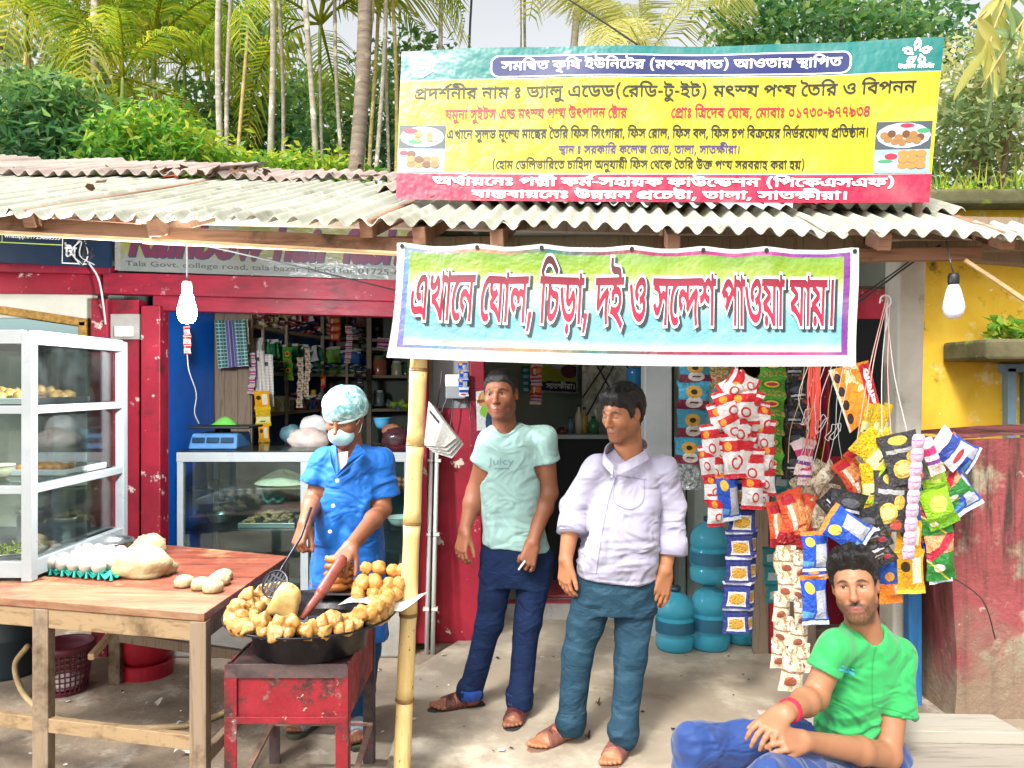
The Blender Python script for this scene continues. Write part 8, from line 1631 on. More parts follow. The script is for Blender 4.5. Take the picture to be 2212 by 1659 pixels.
kind('greenchip', '#57a82c', [('s', 14, .4, '#3f8c22'), ('e', .5, .6, .40, .22, '#2c761c'), ('e', .5, .6, .30, .16, '#e0c030'), ('e', .5, .6, .22, .09, '#c02848'), ('n', 0, 1, 0, .3, 9, '#d8a050')], 'green crisps packet')
kind('noodle', '#2a3580', [('r', 0, 1, .84, .95, '#d4d6e6'), ('r', 0, 1, .76, .80, '#171f4c'), ('r', .16, .84, .08, .60, '#e6e2da'), ('e', .5, .34, .30, .20, '#e0b040'), ('n', .2, .8, .15, .55, 26, '#a86a1c')], 'dark blue noodle packet', t=.16)
kind('orange', '#d8502a', [('e', .55, .55, .42, .25, '#e8a468'), ('n', .1, .9, .3, .8, 12, '#e87a3a'), ('r', 0, 1, 0, .20, '#a81828'), ('r', .1, .6, .76, .92, '#c02838'), ('r', .2, .34, .2, .75, '#f0e8d8')], 'orange red crisps packet', t=.42)
kind('cream', '#e6dcc6', [('n', 0, 1, 0, 1, 3, '#cdb490'), ('e', .40, .26, .26, .13, '#a8583e'), ('r', 0, 1, .46, .52, '#96785a'), ('n', 0, 1, .66, 1, 5, '#9c8058')], 'cream biscuit sachet', t=.42)
kind('blue', '#1a4cb8', [('r', .48, .92, .12, .70, '#b6bac4'), ('e', .28, .75, .17, .11, '#e8c040'), ('r', 0, 1, .90, 1, '#e0862e'), ('r', 0, 1, 0, .08, '#d4e0ee'), ('r', 0, .4, .15, .28, '#5aa0e0')], 'blue crisps packet with a grey label', t=.40)
kind('black', '#202127', [('r', .18, .82, .42, .50, '#c4c4c8'), ('e', .5, .68, .28, .13, '#50525a'), ('n', .1, .9, .1, .38, 10, '#5a4c34'), ('e', .75, .2, .11, .07, '#a83040'), ('r', .3, .7, .30, .34, '#8a8a90')], 'shiny black crisps packet', rough=.2, t=.40)
kind('gold', '#3a373b', [('e', .42, .30, .28, .18, '#d4b850'), ('e', .42, .30, .19, .12, '#eedd8c'), ('e', .76, .50, .19, .12, '#d4b04a'), ('e', .72, .12, .16, .09, '#c2563c'), ('r', .1, .9, .62, .70, '#b0b0b0'), ('e', .5, .86, .24, .09, '#cdb04c')], 'black packet with golden discs', t=.22)
kind('yellow', '#e2c21a', [('n', 0, 1, .50, .95, 16, '#b87f18'), ('r', .05, .95, .18, .50, '#e8e8a8'), ('r', .30, .66, .22, .28, '#55551c'), ('r', 0, 1, 0, .08, '#9cc020')], 'yellow snack packet', t=.20)
kind('mango', '#e6a416', [('r', .52, .88, .24, .82, '#efe2c0'), ('e', .28, .62, .17, .12, '#463810'), ('r', 0, 1, 0, .09, '#e8c634')], 'amber packet with a white label', t=.20)
kind('greenred', '#237f30', [('r', 0, 1, .60, 1, '#cf9c70'), ('n', 0, 1, .62, 1, 8, '#b87c4c'), ('d', .5, .36, .20, '#b41e38'), ('e', .36, .28, .17, .09, '#dcdcd4'), ('d', -.6, .42, .05, '#ccbc30')], 'green and red crisps packet', t=.36)
kind('lime', '#8fc41e', [('r', 0, 1, .0, .3, '#6aa418'), ('e', .5, .6, .3, .2, '#c8dc60')], 'lime green packet', t=.3)
kind('tangerine', '#e67e1c', [('r', 0, 1, .46, 1, '#2450a8'), ('e', .4, .62, .22, .10, '#e89a40'), ('r', .6, .95, .2, .42, '#d8d8dc')], 'orange and blue packet', t=.36)
kind('tan', '#d6c6ae', [('n', 0, 1, 0, 1, 6, '#a88e6c'), ('r', 0, 1, .40, .50, '#e6dccc'), ('n', .2, .8, .5, .9, 18, '#7c6448')], 'tan biscuit packet', t=.5)
kind('pinktan', '#e4cfd0', [('r', 0, 1, .55, .75, '#c42a6c'), ('r', 0, 1, .3, .4, '#7a3a8c'), ('n', 0, 1, 0, .3, 9, '#d8b090')], 'pink and cream sachet', t=.4)
kind('teal', '#2a8a92', [('r', .2, .8, .2, .6, '#b4ccd0'), ('r', 0, 1, .85, 1, '#1c6a74')], 'teal sachet', t=.15)
kind('ochre', '#c2a04c', [('e', .5, .6, .35, .2, '#d8744a'), ('r', 0, 1, 0, .2, '#8a7428'), ('n', 0, 1, 0, 1, 8, '#e0d0a0')], 'ochre yellow packet', t=.2)
kind('whiteblue', '#dce2ee', [('r', 0, 1, .4, .7, '#2a44a0'), ('e', .5, .2, .3, .1, '#c83a40')], 'white and blue packet', t=.3)
kind('foil', '#a9b2b6', [('n', 0, 1, 0, 1, 6, '#737c82')], 'silver sachet', t=.12, rough=.2, metal=.6)
prr = random.Random(33); PKN = [0]
def packet(key, cx, top, w, h, Y, tilt=0, turn=0, lean=0, where='', group=None):
 ms, lab, cat, name = KM[key]; o = bpy.data.objects.new(name, ms[PKN[0] % 3]); PKN[0] += 1; COL.objects.link(o)
 o.location = P(cx, top, Y); W, H = M_(w, Y), M_(h, Y); k_ = 1.16 if Y < 3.72 else 1.0; W *= k_; H *= k_; o.scale = (W, (W+H)/2*.85, H)
 o.rotation_euler = Euler((R(lean), R(tilt), R(turn)), 'ZXY') if False else (R(lean), R(tilt), R(turn))
 return tag(o, lab+' '+where, cat, group or lab+'s')
def string(pts, m='wire2', r=.0016, label=None, name='string', cat='string'):
 mb = MB(); mb.tube(smooth_curve(pts, 4), r, 5); return tag(mb.build(name, mt[m] if isinstance(m, str) else m, None), label, cat)
POS = ['topmost', 'second from the top', 'third from the top', 'fourth from the top', 'fifth from the top', 'sixth from the top', 'seventh from the top']
for i, (cx, top, w, h) in enumerate(((1502, 776, 72, 50), (1499, 823, 72, 62), (1496, 884, 70, 62), (1491, 945, 66, 58))): packet('sunflower', cx, top, w, h, 4.1, prr.uniform(-3, 3), prr.uniform(-14, 6), where=POS[i]+' in the strip left of the red bunch')
packet('foil', 1488, 1002, 54, 56, 4.1, 0, 0, where='clear one below the sunflower seed packets')
for i, (cx, top, w, h) in enumerate(((1551, 770, 56, 34), (1548, 800, 54, 40))): packet('ochre', cx, top, w, h, 4.2, prr.uniform(-3, 3), where=POS[i]+' behind the red and white bunch')
RW = [(1572, 812, 40, 62, 62), (1618, 818, 42, 58, -58), (1588, 826, 42, 60, 75), (1604, 838, 46, 66, 4), (1560, 842, 44, 62, 20), (1584, 850, 46, 58, 40), (1630, 842, 40, 64, -18), (1648, 866, 34, 62, -10), (1541, 870, 36, 70, 14),
      (1565, 888, 40, 60, 28), (1592, 886, 40, 66, 6), (1614, 890, 38, 62, -26), (1655, 906, 34, 64, -4), (1532, 916, 34, 66, 8), (1556, 934, 36, 66, 12), (1580, 936, 40, 80, 6), (1604, 934, 46, 78, -8), (1632, 926, 38, 60, -4), (1656, 948, 34, 68, -3),
      (1524, 962, 34, 66, 10), (1546, 978, 32, 60, 4), (1628, 968, 38, 66, 0), (1655, 1000, 32, 58, 0), (1534, 1016, 32, 66, 4), (1627, 1020, 38, 66, -2), (1546, 1066, 30, 60, 2), (1648, 1044, 30, 52, -3)]
zl = ['at the crown', 'in the upper ring', 'in the middle ring', 'in the lower ring', 'at the ragged bottom']; rc = {}
for i, (cx, top, w, h, tl) in enumerate(RW):
 z = 0 if i < 4 else 1 if i < 9 else 2 if i < 14 else 3 if i < 21 else 4
 side = 'left' if cx < 1575 else 'right' if cx > 1615 else 'centre'
 packet('redwhite', cx, top, w*1.12, h*1.05, 3.72-.05*math.cos((cx-1595)/60)+.02*(i % 3), -tl, prr.uniform(-35, 35), prr.uniform(-8, 8), where='%s of the bunch, %s %s' % (zl[z], side, rc.setdefault((z, side), []).append(1) or ORD[len(rc[(z, side)])-1]))
string([P(1592, 740, 3.68), P(1594, 790, 3.68), P(1590, 860, 3.66), P(1584, 930, 3.66)], label='white string holding the bunch of red and white packets')
for i in range(6): packet('greenchip', 1670-1.5*i, 770+42*i, 60, 45, 4.0+.01*i, prr.uniform(-4, 4), prr.uniform(-12, 12), where=POS[i]+' in the strip right of the red bunch')
for i in range(5): packet('black', 1715+4*(i % 2), 772+52*i, 52, 56, 4.12, prr.uniform(-8, 8), prr.uniform(-20, 20), where=POS[i]+' in the dark strip behind the orange raffia')
for i in range(4): packet('teal', 1690, 1010+48*i, 44, 50, 4.2, prr.uniform(-6, 6), where=POS[i]+' in the strip behind the orange crisps')
for i in range(3): packet('teal', 1668+3*i, 1180+40*i, 44, 42, 4.3, prr.uniform(-4, 4), where=POS[i]+' of the low strip by the wooden planks')
packet('blue', 1568, 1020, 46, 92, 3.7, -6, 10, where='hanging beside the red bunch'); packet('tangerine', 1572, 1012, 46, 26, 3.72, 40, 0, where='folded over above the blue packet by the red bunch')
for i in range(6): packet('noodle', 1604-3*i+2*(i % 2), 1034+55*i, 62, 60, 3.75+.01*i, prr.uniform(-3, 3), prr.uniform(-12, 8), where=POS[i]+' in the long strip above the water jars')
for i in range(4): packet('noodle', 1628-3*i, 1140+57*i, 34, 54, 3.84, prr.uniform(-3, 3), 40, where=POS[i]+' in the strip behind the long one')
for i, (cx, top, w, h, tl) in enumerate(((1704, 1060, 58, 92, 16), (1735, 1064, 62, 100, -14), (1674, 1082, 40, 86, 8), (1716, 1090, 50, 100, 2))): packet('orange', cx, top, w, h, 3.62+.03*i, -tl, prr.uniform(-25, 25), where=['at the left of the cluster', 'largest of the cluster, at its right', 'smallest and farthest left of the cluster', 'lowest in the middle of the cluster'][i]+' above the cream strip')
for i in range(5):
 packet('cream', 1698-3*i+(i % 2)*2, 1178+50*i, 36, 56, 3.5, prr.uniform(-6, 6), prr.uniform(-30, 20), where=POS[i]+' in the left column by the seated man')
 packet('cream', 1732-1*i, 1188+50*i, 36, 56, 3.48, prr.uniform(-6, 6), prr.uniform(-20, 30), where=POS[i]+' in the right column by the seated man')
packet('cream', 1682, 1180, 24, 52, 3.54, 4, 50, where='seen edge on at the top of the cream strips')
packet('cream', 1718, 1404, 46, 78, 3.47, 8, 0, where='last and longest one at the bottom tip of the strip')
for i, (cx, top, w, h, tl) in enumerate(((1758, 1148, 50, 74, -4), (1757, 1242, 52, 92, -2))): packet('blue', cx, top, w, h, 3.42, tl, prr.uniform(-8, 8), where=['left above the seated man', 'beside the face of the seated man'][i])
packet('tangerine', 1760, 1226, 52, 22, 3.43, -4, 0, where='crumpled between the two blue packets')
packet('blue', 1786, 1118, 66, 88, 3.36, -58, 0, where='lying slanted over the head of the seated man')
for i, (cx, top, w, h, tl) in enumerate(((1838, 1062, 78, 66, 12), (1856, 1100, 72, 80, -20), (1864, 1150, 60, 70, -30), (1816, 1075, 50, 40, 50))): packet('black', cx, top, w, h, 3.40+.02*i, tl, prr.uniform(-20, 20), where=['puffed up in front of the yellow packets', 'second behind the puffed one', 'lowest beside the hair of the seated man', 'half hidden at the left of the puffed one'][i])
for i, (cx, top, w, h, tl) in enumerate(((1728, 1000, 32, 70, 28), (1752, 1008, 32, 66, 6), (1778, 998, 34, 72, -28), (1800, 1004, 34, 64, -52), (1716, 1030, 30, 60, 34), (1764, 1050, 30, 66, -4), (1796, 1044, 32, 72, -12), (1742, 1066, 30, 64, 8), (1778, 1080, 34, 60, -8))): packet('tan', cx, top, w, h, 3.66+.02*(i % 3), -tl, prr.uniform(-30, 30), where=['far left top', 'centre top', 'right top', 'far right top', 'left under the top', 'centre middle', 'right middle', 'left bottom', 'right bottom'][i]+' in the bunch under the pink raffia')
for i, (cx, top, w, h, tl) in enumerate(((1722, 950, 28, 66, 24), (1746, 948, 30, 70, -10), (1738, 990, 26, 50, 0))): packet('pinktan', cx, top, w, h, 3.64, -tl, prr.uniform(-20, 20), where=['leaning left', 'leaning right', 'hanging lowest'][i]+' tied on white string above the tan biscuits')
packet('lime', 1752, 1056, 22, 62, 3.74, 2, 0, where='narrow one deep among the tan biscuits'); packet('lime', 1786, 1076, 24, 70, 3.76, 4, 0, where='second narrow one among the tan biscuits')
for i, (cx, top, w, h, tl) in enumerate(((1845, 960, 62, 62, 42), (1820, 992, 52, 64, 34), (1842, 1010, 50, 58, 26))): packet('orange', cx, top, w, h, 3.58, -tl, 0, where=['with a yellow edge at the top', 'peeping out in the middle', 'lowest of three'][i]+' left of the yellow strip')
for i, (cx, top, w, h, tl) in enumerate(((1858, 944, 62, 74, 46), (1892, 938, 58, 72, 34), (1906, 952, 50, 70, 10), (1896, 990, 50, 78, 2), (1884, 1000, 46, 76, 4), (1889, 1066, 46, 68, -2), (1902, 1112, 50, 84, -6), (1926, 1020, 40, 70, -4))): packet('yellow', cx, top, w, h, 3.50+.015*(i % 4), -tl, prr.uniform(-12, 12), where=['fanned out farthest left', 'fanned out second', 'at the top centre', 'upper middle', 'half covered in the middle', 'lower middle', 'lowest, over the pillar', 'behind the gold discs'][i]+' in the yellow strip')
for i, (cx, top, w, h, tl) in enumerate(((1936, 936, 72, 96, 14), (1926, 1018, 66, 112, -4), (1952, 960, 60, 90, -10))): packet('gold', cx, top, w, h, 3.46+.02*i, -tl, prr.uniform(-10, 10), where=['uppermost', 'lower', 'behind the pink strip'][i]+' right of the yellow strip')
for i, (cx, top, w, h, tl) in enumerate(((1962, 1125, 54, 60, 0), (1966, 1186, 54, 84, -2))): packet('mango', cx, top, w, h, 3.52, tl, prr.uniform(-8, 8), where=['upper', 'lower'][i]+' one in front of the pillar')
packet('tangerine', 1918, 1206, 44, 84, 3.56, -4, 0, where='right of the seated man\'s ear')
lol = thing('lollipop_strip', 'long pale pink strip of wrapped sweets hanging at the right', 'sweet strip', P(1985, 935, 3.40)); pk = print_mat('print_pinkstrip', '#e4c4d8', [('r', 0, 1, .40, .46, '#8a4aa0'), ('n', 0, 1, 0, 1, 18, '#d4a8c8')], .35)
for i in range(9):
 a, b = P(1985-2.6*i, 938+30*i, 3.40), P(1985-2.6*(i+1), 938+30*(i+1), 3.40); mb = MB(); w = .028
 mb.grid(lambda u, v: a.lerp(b, v)+Vector(((u-.5)*2*w*(1-.25*abs(2*v-1)**4), -.014*(1-(2*u-1)**2)*(1-abs(2*v-1)**3), 0)), 6, 6, flip=True); mb.build('wrapper', pk, lol, smooth=True)
packet('pinktan', 1996, 948, 30, 70, 3.45, -22, 0, where='fanned beside the long pink strip')
for i, (cx, top, w, h, tl) in enumerate(((2006, 1000, 52, 62, 12), (2010, 1052, 60, 80, 20))): packet('lime', cx, top, w, h, 3.50, -tl*.6-10, 0, where=['upper', 'lower'][i]+' one right of the pink strip')
for i, (cx, top, w, h, tl) in enumerate(((2014, 1058, 60, 84, 8), (2026, 1148, 58, 92, 5), (2030, 1030, 66, 60, 40))): packet('greenred', cx, top, w, h, 3.52+.02*i, -tl, prr.uniform(-10, 10), where=['upper', 'lower', 'slanted'][i]+' one right of the pink strip')
for i, (cx, top, w, h, tl) in enumerate(((2014, 1158, 44, 88, 10), (2036, 1008, 60, 96, 32), (2042, 960, 56, 66, 60))): packet('blue', cx, top, w, h, 3.56+.02*i, -tl, 0, where=['under the lime packet at the pillar', 'sticking out over the pink wall', 'top right, catching the light over the pink wall'][i])
packet('whiteblue', 2018, 945, 60, 70, 3.5, -52, 0, where='fanned out at the top right over the mossy wall'); packet('redwhite', 2030, 936, 36, 60, 3.6, -50, 0, where='small one poking out at the very top right')
for i, (a, b) in enumerate((((1916, 640), (1850, 960)), ((1918, 650), (1905, 940)), ((1922, 660), (1925, 945)), ((1918, 700), (1960, 935)), ((1916, 655), (1872, 900)))):
 string([P(a[0], a[1], 3.55), P((a[0]+b[0])/2-6, (a[1]+b[1])/2, 3.54), P(b[0], b[1], 3.5)], 'wire2' if i % 2 else plain('pink_twine', '#d8a8a0', .8), .0022, 'twine string number %s from the wire hook to the packets' % ORD[i])
string([P(1900, 655, 3.55), P(1905, 640, 3.55), P(1920, 640, 3.55), P(1924, 655, 3.55), P(1914, 668, 3.55), P(1918, 690, 3.55), P(1912, 715, 3.55)], 'wire2', .004, 'bent wire hook with knotted twine by the pillar', 'hook', 'hook')
raf = MB(); rr = random.Random(3)
for i in range(26):
 x0 = 1758+rr.uniform(-10, 12); x1 = 1752+rr.uniform(-14, 16); raf.tube(smooth_curve([P(x0, 780, 3.6+.02*rr.random()), P(x0+rr.uniform(-6, 6), 860, 3.6), P(x1, 930+rr.uniform(-30, 40), 3.6)], 3), .0022, 4)
tag(raf.build('raffia', plain('coral_raffia', '#d8564a', .7), None), 'tassel of coral raffia ribbon hanging under the banner', 'ribbon')
rr = random.Random(8)
for i in range(9):
 x = 1722+12*i+rr.uniform(-5, 5); string([P(x+20, 780, 3.62), P(x+rr.uniform(-10, 10), 860, 3.6), P(x+rr.uniform(-16, 16), 930, 3.6), P(x-rr.uniform(0, 24), 1000, 3.62)], 'wire2' if i % 3 else plain('tan_twine', '#b89a70', .8), .0016, 'thin twine %s from the left under the shop banner' % ORD[i])
rr = random.Random(14)
for i in range(3):
 c = P(1745+i*28, 900+i*16, 3.6); string([c+Vector((.035*math.cos(t)*rr.uniform(.5, 1.2), 0, .045*math.sin(t*1.3)*rr.uniform(.6, 1.2))) for t in np.linspace(0, 9, 16)], 'wire2', .0018, 'tangled loop of white string, %s of three' % ORD[i])
plc = thing('placard', 'orange and red hanging price placard with dark product windows', 'placard', P(1850, 930, 3.66)); pc = (P(1790, 800, 3.68), P(1876, 778, 3.68), P(1902, 880, 3.64), P(1836, 936, 3.64)); spl = quad_surf(*pc)
pm = print_mat('print_placard', '#e8901e', [('r', .72, 1, .1, .96, '#b81c30'), ('n', 0, .7, .5, 1, 3, '#e8d8a8'), ('r', .0, .05, 0, 1, '#efe6d0'), ('e', .14, .84, .09, .08, '#3a1c20'), ('e', .14, .62, .09, .08, '#3a1c20'), ('e', .14, .40, .09, .08, '#3a1c20'), ('e', .14, .18, .09, .08, '#3a1c20')], .35)
mb = MB(); mb.grid(lambda u, v: spl(u, v), 6, 6); mb.grid(lambda u, v: spl(u, v, -.004), 6, 6, flip=True); mb.build('card', pm, plc)
lettering('lettering', bangla(15), lambda u, v, l=0: spl(.80+.16*(1-v), .1+.8*u, l), .05, .95, .25, .9, WH, plc, .002, bold=.03)
for i in range(5): packet('yellow', 1895+10*i-14, 872+16*(i % 2), 22, 70, 3.60+.01*i, 16, 20, where='narrow sachet, %s of five beside the placard' % ORD[i])
jm = NT('jar_plastic'); jm.base(lin('#48b0cc')); jm.set(rough=.12, trans=.22, ior=1.2); jm.b.inputs['Alpha'].default_value = .62; jm = jm.mat; jl = plain('jar_label', '#1c566e', .5); jd = plain('jar_cap', '#123244', .4)
def jar(px, py, Yj, r, h, label, z=0.0):
 c = P(px, py, Yj); c.z = z+.019; t = thing('water_jar', label, 'water jar', c); mb = MB()
 prof = [(.0001, 0), (r*.9, .0), (r, .02), (r, h*.20), (r*.94, h*.22), (r*.94, h*.25), (r, h*.27), (r, h*.50), (r*.94, h*.52), (r*.94, h*.55), (r, h*.57), (r*.99, h*.66), (r*.90, h*.76), (r*.66, h*.85), (r*.36, h*.90), (r*.27, h*.91), (r*.27, h*.97), (.0001, h*.97)]
 mb.lathe(prof, c, 32); mb.build('body', jm, t, smooth=True)
 mb = MB(); mb.lathe([(r+.0015, h*.29), (r+.0015, h*.48)], c, 32); mb.v = mb.v; mb.f = mb.f[:-2]; mb.m = mb.m[:-2]; mb.build('label', jl, t, smooth=True)
 mb = MB(); mb.lathe([(r*.30, h*.93), (r*.30, h), (.0001, h)], c, 20); mb.build('cap', jd, t, smooth=True)
jar(1458, 1390, 4.72, .115, .37, 'blue water jar nearest the man in the white shirt'); jar(1533, 1390, 4.74, .118, .40, 'blue water jar standing under another at the noodle strip')
jar(1533, 1390, 4.74, .118, .39, 'upper blue water jar stacked on another', .395); jar(1602, 1390, 4.86, .118, .40, 'blue water jar on the floor behind the noodle strip', 0)
bn = thing('bench', 'low wooden plank bench at the right under the seated man', 'bench', (1.5, 2.8, 0)); pgw = wood('bench_plank', '#968e82', '#787066', 0, 3, .75, .2); plw = wood('pale_bench_plank', '#a09a8e', '#878074', 0, 3, .7, .2)
def plank(p, z, th, m):
 mb = MB(); q = [Vector((t[0], t[1], 0)) for t in p]; mb.hexa([t+Vector((0, 0, z-th)) for t in q]+[t+Vector((0, 0, z)) for t in q]); mb.build('plank', m, bn, bevel=.003)
plank([(1.0, 2.46), (1.86, 2.46), (2.02, 2.66), (1.0, 2.66)], .292, .03, pgw); plank([(1.0, 2.664), (2.02, 2.664), (2.12, 2.88), (1.0, 2.88)], .290, .03, pgw)
plank([(.95, 2.90), (1.86, 2.86), (1.84, 3.02), (.95, 3.06)], .335, .045, plw)
for x, y in ((1.1, 2.52), (1.85, 2.6), (1.1, 2.84), (1.9, 2.82)):
 mb = MB(); mb.box((x, y, .13), (.05, .05, .26)); mb.build('leg', mt['wood_old'], bn)
rs = thing('stool', 'small red plastic stool between the knees of the seated man', 'stool', (P(1605, 1650, 2.62).x, 2.66, 0)); cxs = P(1606, 0, 2.62).x; rp_ = plain('red_plastic', '#c01420', .35)
mb = MB(); mb.box((cxs, 2.64, .335), (.15, .14, .03)); mb.build('seat', rp_, rs, bevel=.01)
for sx in (-1, 1):
 for sy in (-1, 1): mb = MB(); mb.beam((cxs+sx*.09, 2.64+sy*.08, 0), (cxs+sx*.06, 2.64+sy*.055, .322), .03, .02); mb.build('leg', rp_, rs)
# ================================================================== LEFT SHOP: counter, shelves, goods
cz = 1.205; ct = thing('glass_counter', 'aluminium framed glass display counter behind the cook', 'counter', (P(635, 0, 4.62).x, 4.9, .28)); xa, xm, xb = P(384, 0, 4.6).x, P(659, 0, 4.6).x, P(888, 0, 4.6).x; ya, yb = 4.60, 5.15
def cb(a, b, w=.03, h=.03, m='alu'): mb = MB(); mb.beam(a, b, w, h); mb.build('frame_bar', mt[m], ct, bevel=.002)
for x in (xa+.02, xm, xb-.02): cb((x, ya, .28), (x, ya, cz-.03), .045 if x == xm else .035, .035); cb((x, yb, .28), (x, yb, cz-.03))
for y in (ya, yb): cb((xa, y, cz-.03), (xb, y, cz-.03), .04, .055); cb((xa+.04, y, .31), (xb-.04, y, .31), .034, .05)
mb = MB(); mb.box(((xa+xb)/2, (ya+yb)/2, cz+.004), (xb-xa, yb-ya+.04, .008)); mb.build('top_pane', mt['glass2'], ct)
for x0_, x1_ in ((xa+.04, xm-.025), (xm+.025, xb-.04)):
 mb = MB(); mb.box(((x0_+x1_)/2, ya-.004, (cz+.28)/2), (x1_-x0_, .005, cz-.28-.1)); mb.build('pane', mt['glass2'], ct)
for z in (.98, .74, .52): mb = MB(); mb.box(((xa+xb)/2, (ya+yb)/2, z), (xb-xa-.06, yb-ya-.06, .006)); mb.build('shelf', mt['glass2'], ct)
mb = MB(); mb.box(((xa+xb)/2, yb+.02, .74), (xb-xa, .01, .9)); mb.build('back_panel', mat('dim_teal_panel', '#2f4c4c', '#203636', 2, .4, .05), ct)
mb = MB(); mb.box(((xa+xb)/2, (ya+yb)/2, .30), (xb-xa-.05, yb-ya-.04, .01)); mb.build('floor_panel', mt['steel'], ct)
def mound(px, Y, z, rx, ry, h, m, label, name, n=0, piece=None):
 c = Vector((P(px, 0, Y).x, Y, z)); mb = MB(); mb.grid(lambda u, v: (lambda a, r: c+Vector((rx*r*math.cos(a), ry*r*math.sin(a), h*(1-r*r)*(1+.15*math.sin(5*a+3*r)))))(2*math.pi*u, 1-v), 20, 7)
 return tag(mb.build(name, m, None, smooth=True), label, 'food')
mound(610, 4.85, .99, .17, .14, .075, mat('flattened_rice', '#e4dec4', '#d2caa8', 40, .8, .6, 200), 'heap of pale flattened rice in the glass counter', 'rice_heap')
tr = tray(P(590, 0, 4.82).x, 4.84, .745, .34, .30, 'steel tray of brown biscuits in the glass counter'); rr = random.Random(6)
brn = lump_mesh('biscuit', (.026, .012, .010), mat('brown_biscuit', '#b08a5c', '#8f6a3e', 20, .7, .3), 3, 8, 5, .15)
for i in range(70): u, v = rr.uniform(-1, 1), rr.uniform(-1, 1); place(brn, 'biscuit', (P(590, 0, 4.82).x+.14*u, 4.84+.12*v, .765+.055*(1-max(abs(u), abs(v)))+.012*rr.random()), (rr.uniform(-.5, .5), rr.uniform(-.5, .5), rr.uniform(0, 6)), rr.uniform(.9, 1.3), 'brown finger biscuit heaped on the counter tray', 'biscuit', 'biscuits on the counter tray')
for i in range(16): place(swt, 'sweet', (P(862, 0, 4.8).x+.04*(i % 4)-.03, 4.72+.05*(i//4 % 2), .995+.03*(i//8)), None, 1, 'round amber sweet on the right shelf of the glass counter', 'sweet', 'round sweets in the glass counter')
bowl((P(868, 0, 4.8).x, 4.76, .745), .08, .05, 'white dish on the lower right shelf of the glass counter', mt['white']); bowl((P(470, 0, 4.8).x, 4.85, .745), .08, .06, 'small steel dish at the left of the glass counter', mt['steel'])
ws = thing('weighing_scale', 'blue grey digital weighing scale on the glass counter', 'scale', P(480, 955, 4.78)); zc = cz+.010; bs = mat('scale_blue', '#4a7cae', '#3d6a98', 4, .4, .05); x_ = P(476, 0, 4.78).x
mb = MB(); mb.hexa([(x_-.15, 4.66, zc), (x_+.14, 4.66, zc), (x_+.14, 4.95, zc), (x_-.15, 4.95, zc), (x_-.14, 4.70, zc+.09), (x_+.13, 4.70, zc+.09), (x_+.13, 4.93, zc+.09), (x_-.14, 4.93, zc+.09)]); mb.build('body', bs, ws, bevel=.01)
mb = MB()
for k in range(3): mb.box((x_-.09+.085*k, 4.672, zc+.052), (.072, .012, .030), (R(-24), 0, 0))
mb.build('display', plain('lcd_dark', '#16324a', .2), ws)
mb = MB(); mb.box((x_+.02, 4.82, zc+.125), (.37, .27, .014)); mb.build('platform', mt['black'], ws, bevel=.006); mb = MB(); mb.lathe([(.05, zc+.09), (.04, zc+.12)], (x_, 4.82, 0), 16); mb.build('pedestal', mt['black'], ws)
mb = MB(); mb.grid(lambda u, v: Vector((x_-.06+.15*u, 4.78+.07*v, zc+.137+.05*math.sin(math.pi*u)*math.sin(math.pi*v))), 8, 6); tag(mb.build('food_bag', plain('green_bag', '#5fa84a', .35), None, smooth=True), 'small green bag on the weighing scale platform', 'bag')
su = thing('shelf_unit', 'wooden shelf unit full of goods inside the left shop', 'shelf', P(690, 900, 6.4))
def sp(px): return 5.45+(px-540)/(695-540)*1.45 if px <= 695 else 6.9+(px-695)/190*.4
def pz(px, py): return P(px, py, sp(px))
def board(pa, pb, z, th=.025, d=.32):
 a, b = P(pa, 0, sp(pa)), P(pb, 0, sp(pb)); a.z = b.z = z; n_ = Vector((-(b.y-a.y), b.x-a.x, 0)).normalized()*d; mb = MB(); mb.hexa([a-Vector((0, 0, th)), b-Vector((0, 0, th)), b+n_-Vector((0, 0, th)), a+n_-Vector((0, 0, th)), a, b, b+n_, a+n_]); mb.build('board', mt['wood_shelf'], su)
ZS = (2.02, 1.69, 1.385)
for z in ZS: board(541, 617, z); board(619, 694, z); board(698, 748, z); board(751, 795, z); board(798, 884, z-.01)
board(798, 884, 1.93)
for px, w in ((540, 8), (567, 5), (618, 6), (696, 7), (749, 5), (797, 10), (884, 8)):
 Y = sp(px)-.012; mb = MB(); wall_box(mb, px-w/2, px+w/2, .3, 2.4, Y, .03); mb.build('post', mt['wood_shelf'], su)
mb = MB(); a, b = P(540, 0, 5.8), P(700, 0, 7.3); mb.hexa([(a.x, a.y, .3), (b.x, b.y, .3), (b.x, b.y+.03, .3), (a.x, a.y+.03, .3), (a.x, a.y, 2.4), (b.x, b.y, 2.4), (b.x, b.y+.03, 2.4), (a.x, a.y+.03, 2.4)]); mb.build('back_board', mat('deep_blue_back', '#1d3f6c', '#173458', 3, .6, .05), su)
mb = MB(); mb.box((P(790, 0, 7.5).x, 7.62, 1.4), (.9, .03, 2.2)); mb.build('back_board', mt['plaster2'], su)
grr = random.Random(77)
PAL = {'g': ['#1f6a44', '#2f8f5a', '#dfe6e0', '#14503a'], 'r': ['#b81c34', '#d8304a', '#e8d8c8', '#1c2c5c', '#2a2440'], 'y': ['#d8c070', '#c8a84c', '#e0d8b0', '#8c3040'], 'b': ['#24489c', '#2c6ab8', '#d8c030', '#3c8c34'], 'k': ['#24242c', '#3c3440', '#6a3c34', '#8a8478'], 'o': ['#b86a34', '#8c4a2c', '#d0b080', '#6a7a3c'], 'l': ['#7cb82c', '#5c9c24', '#1c3c78', '#24489c']}
gm = {}
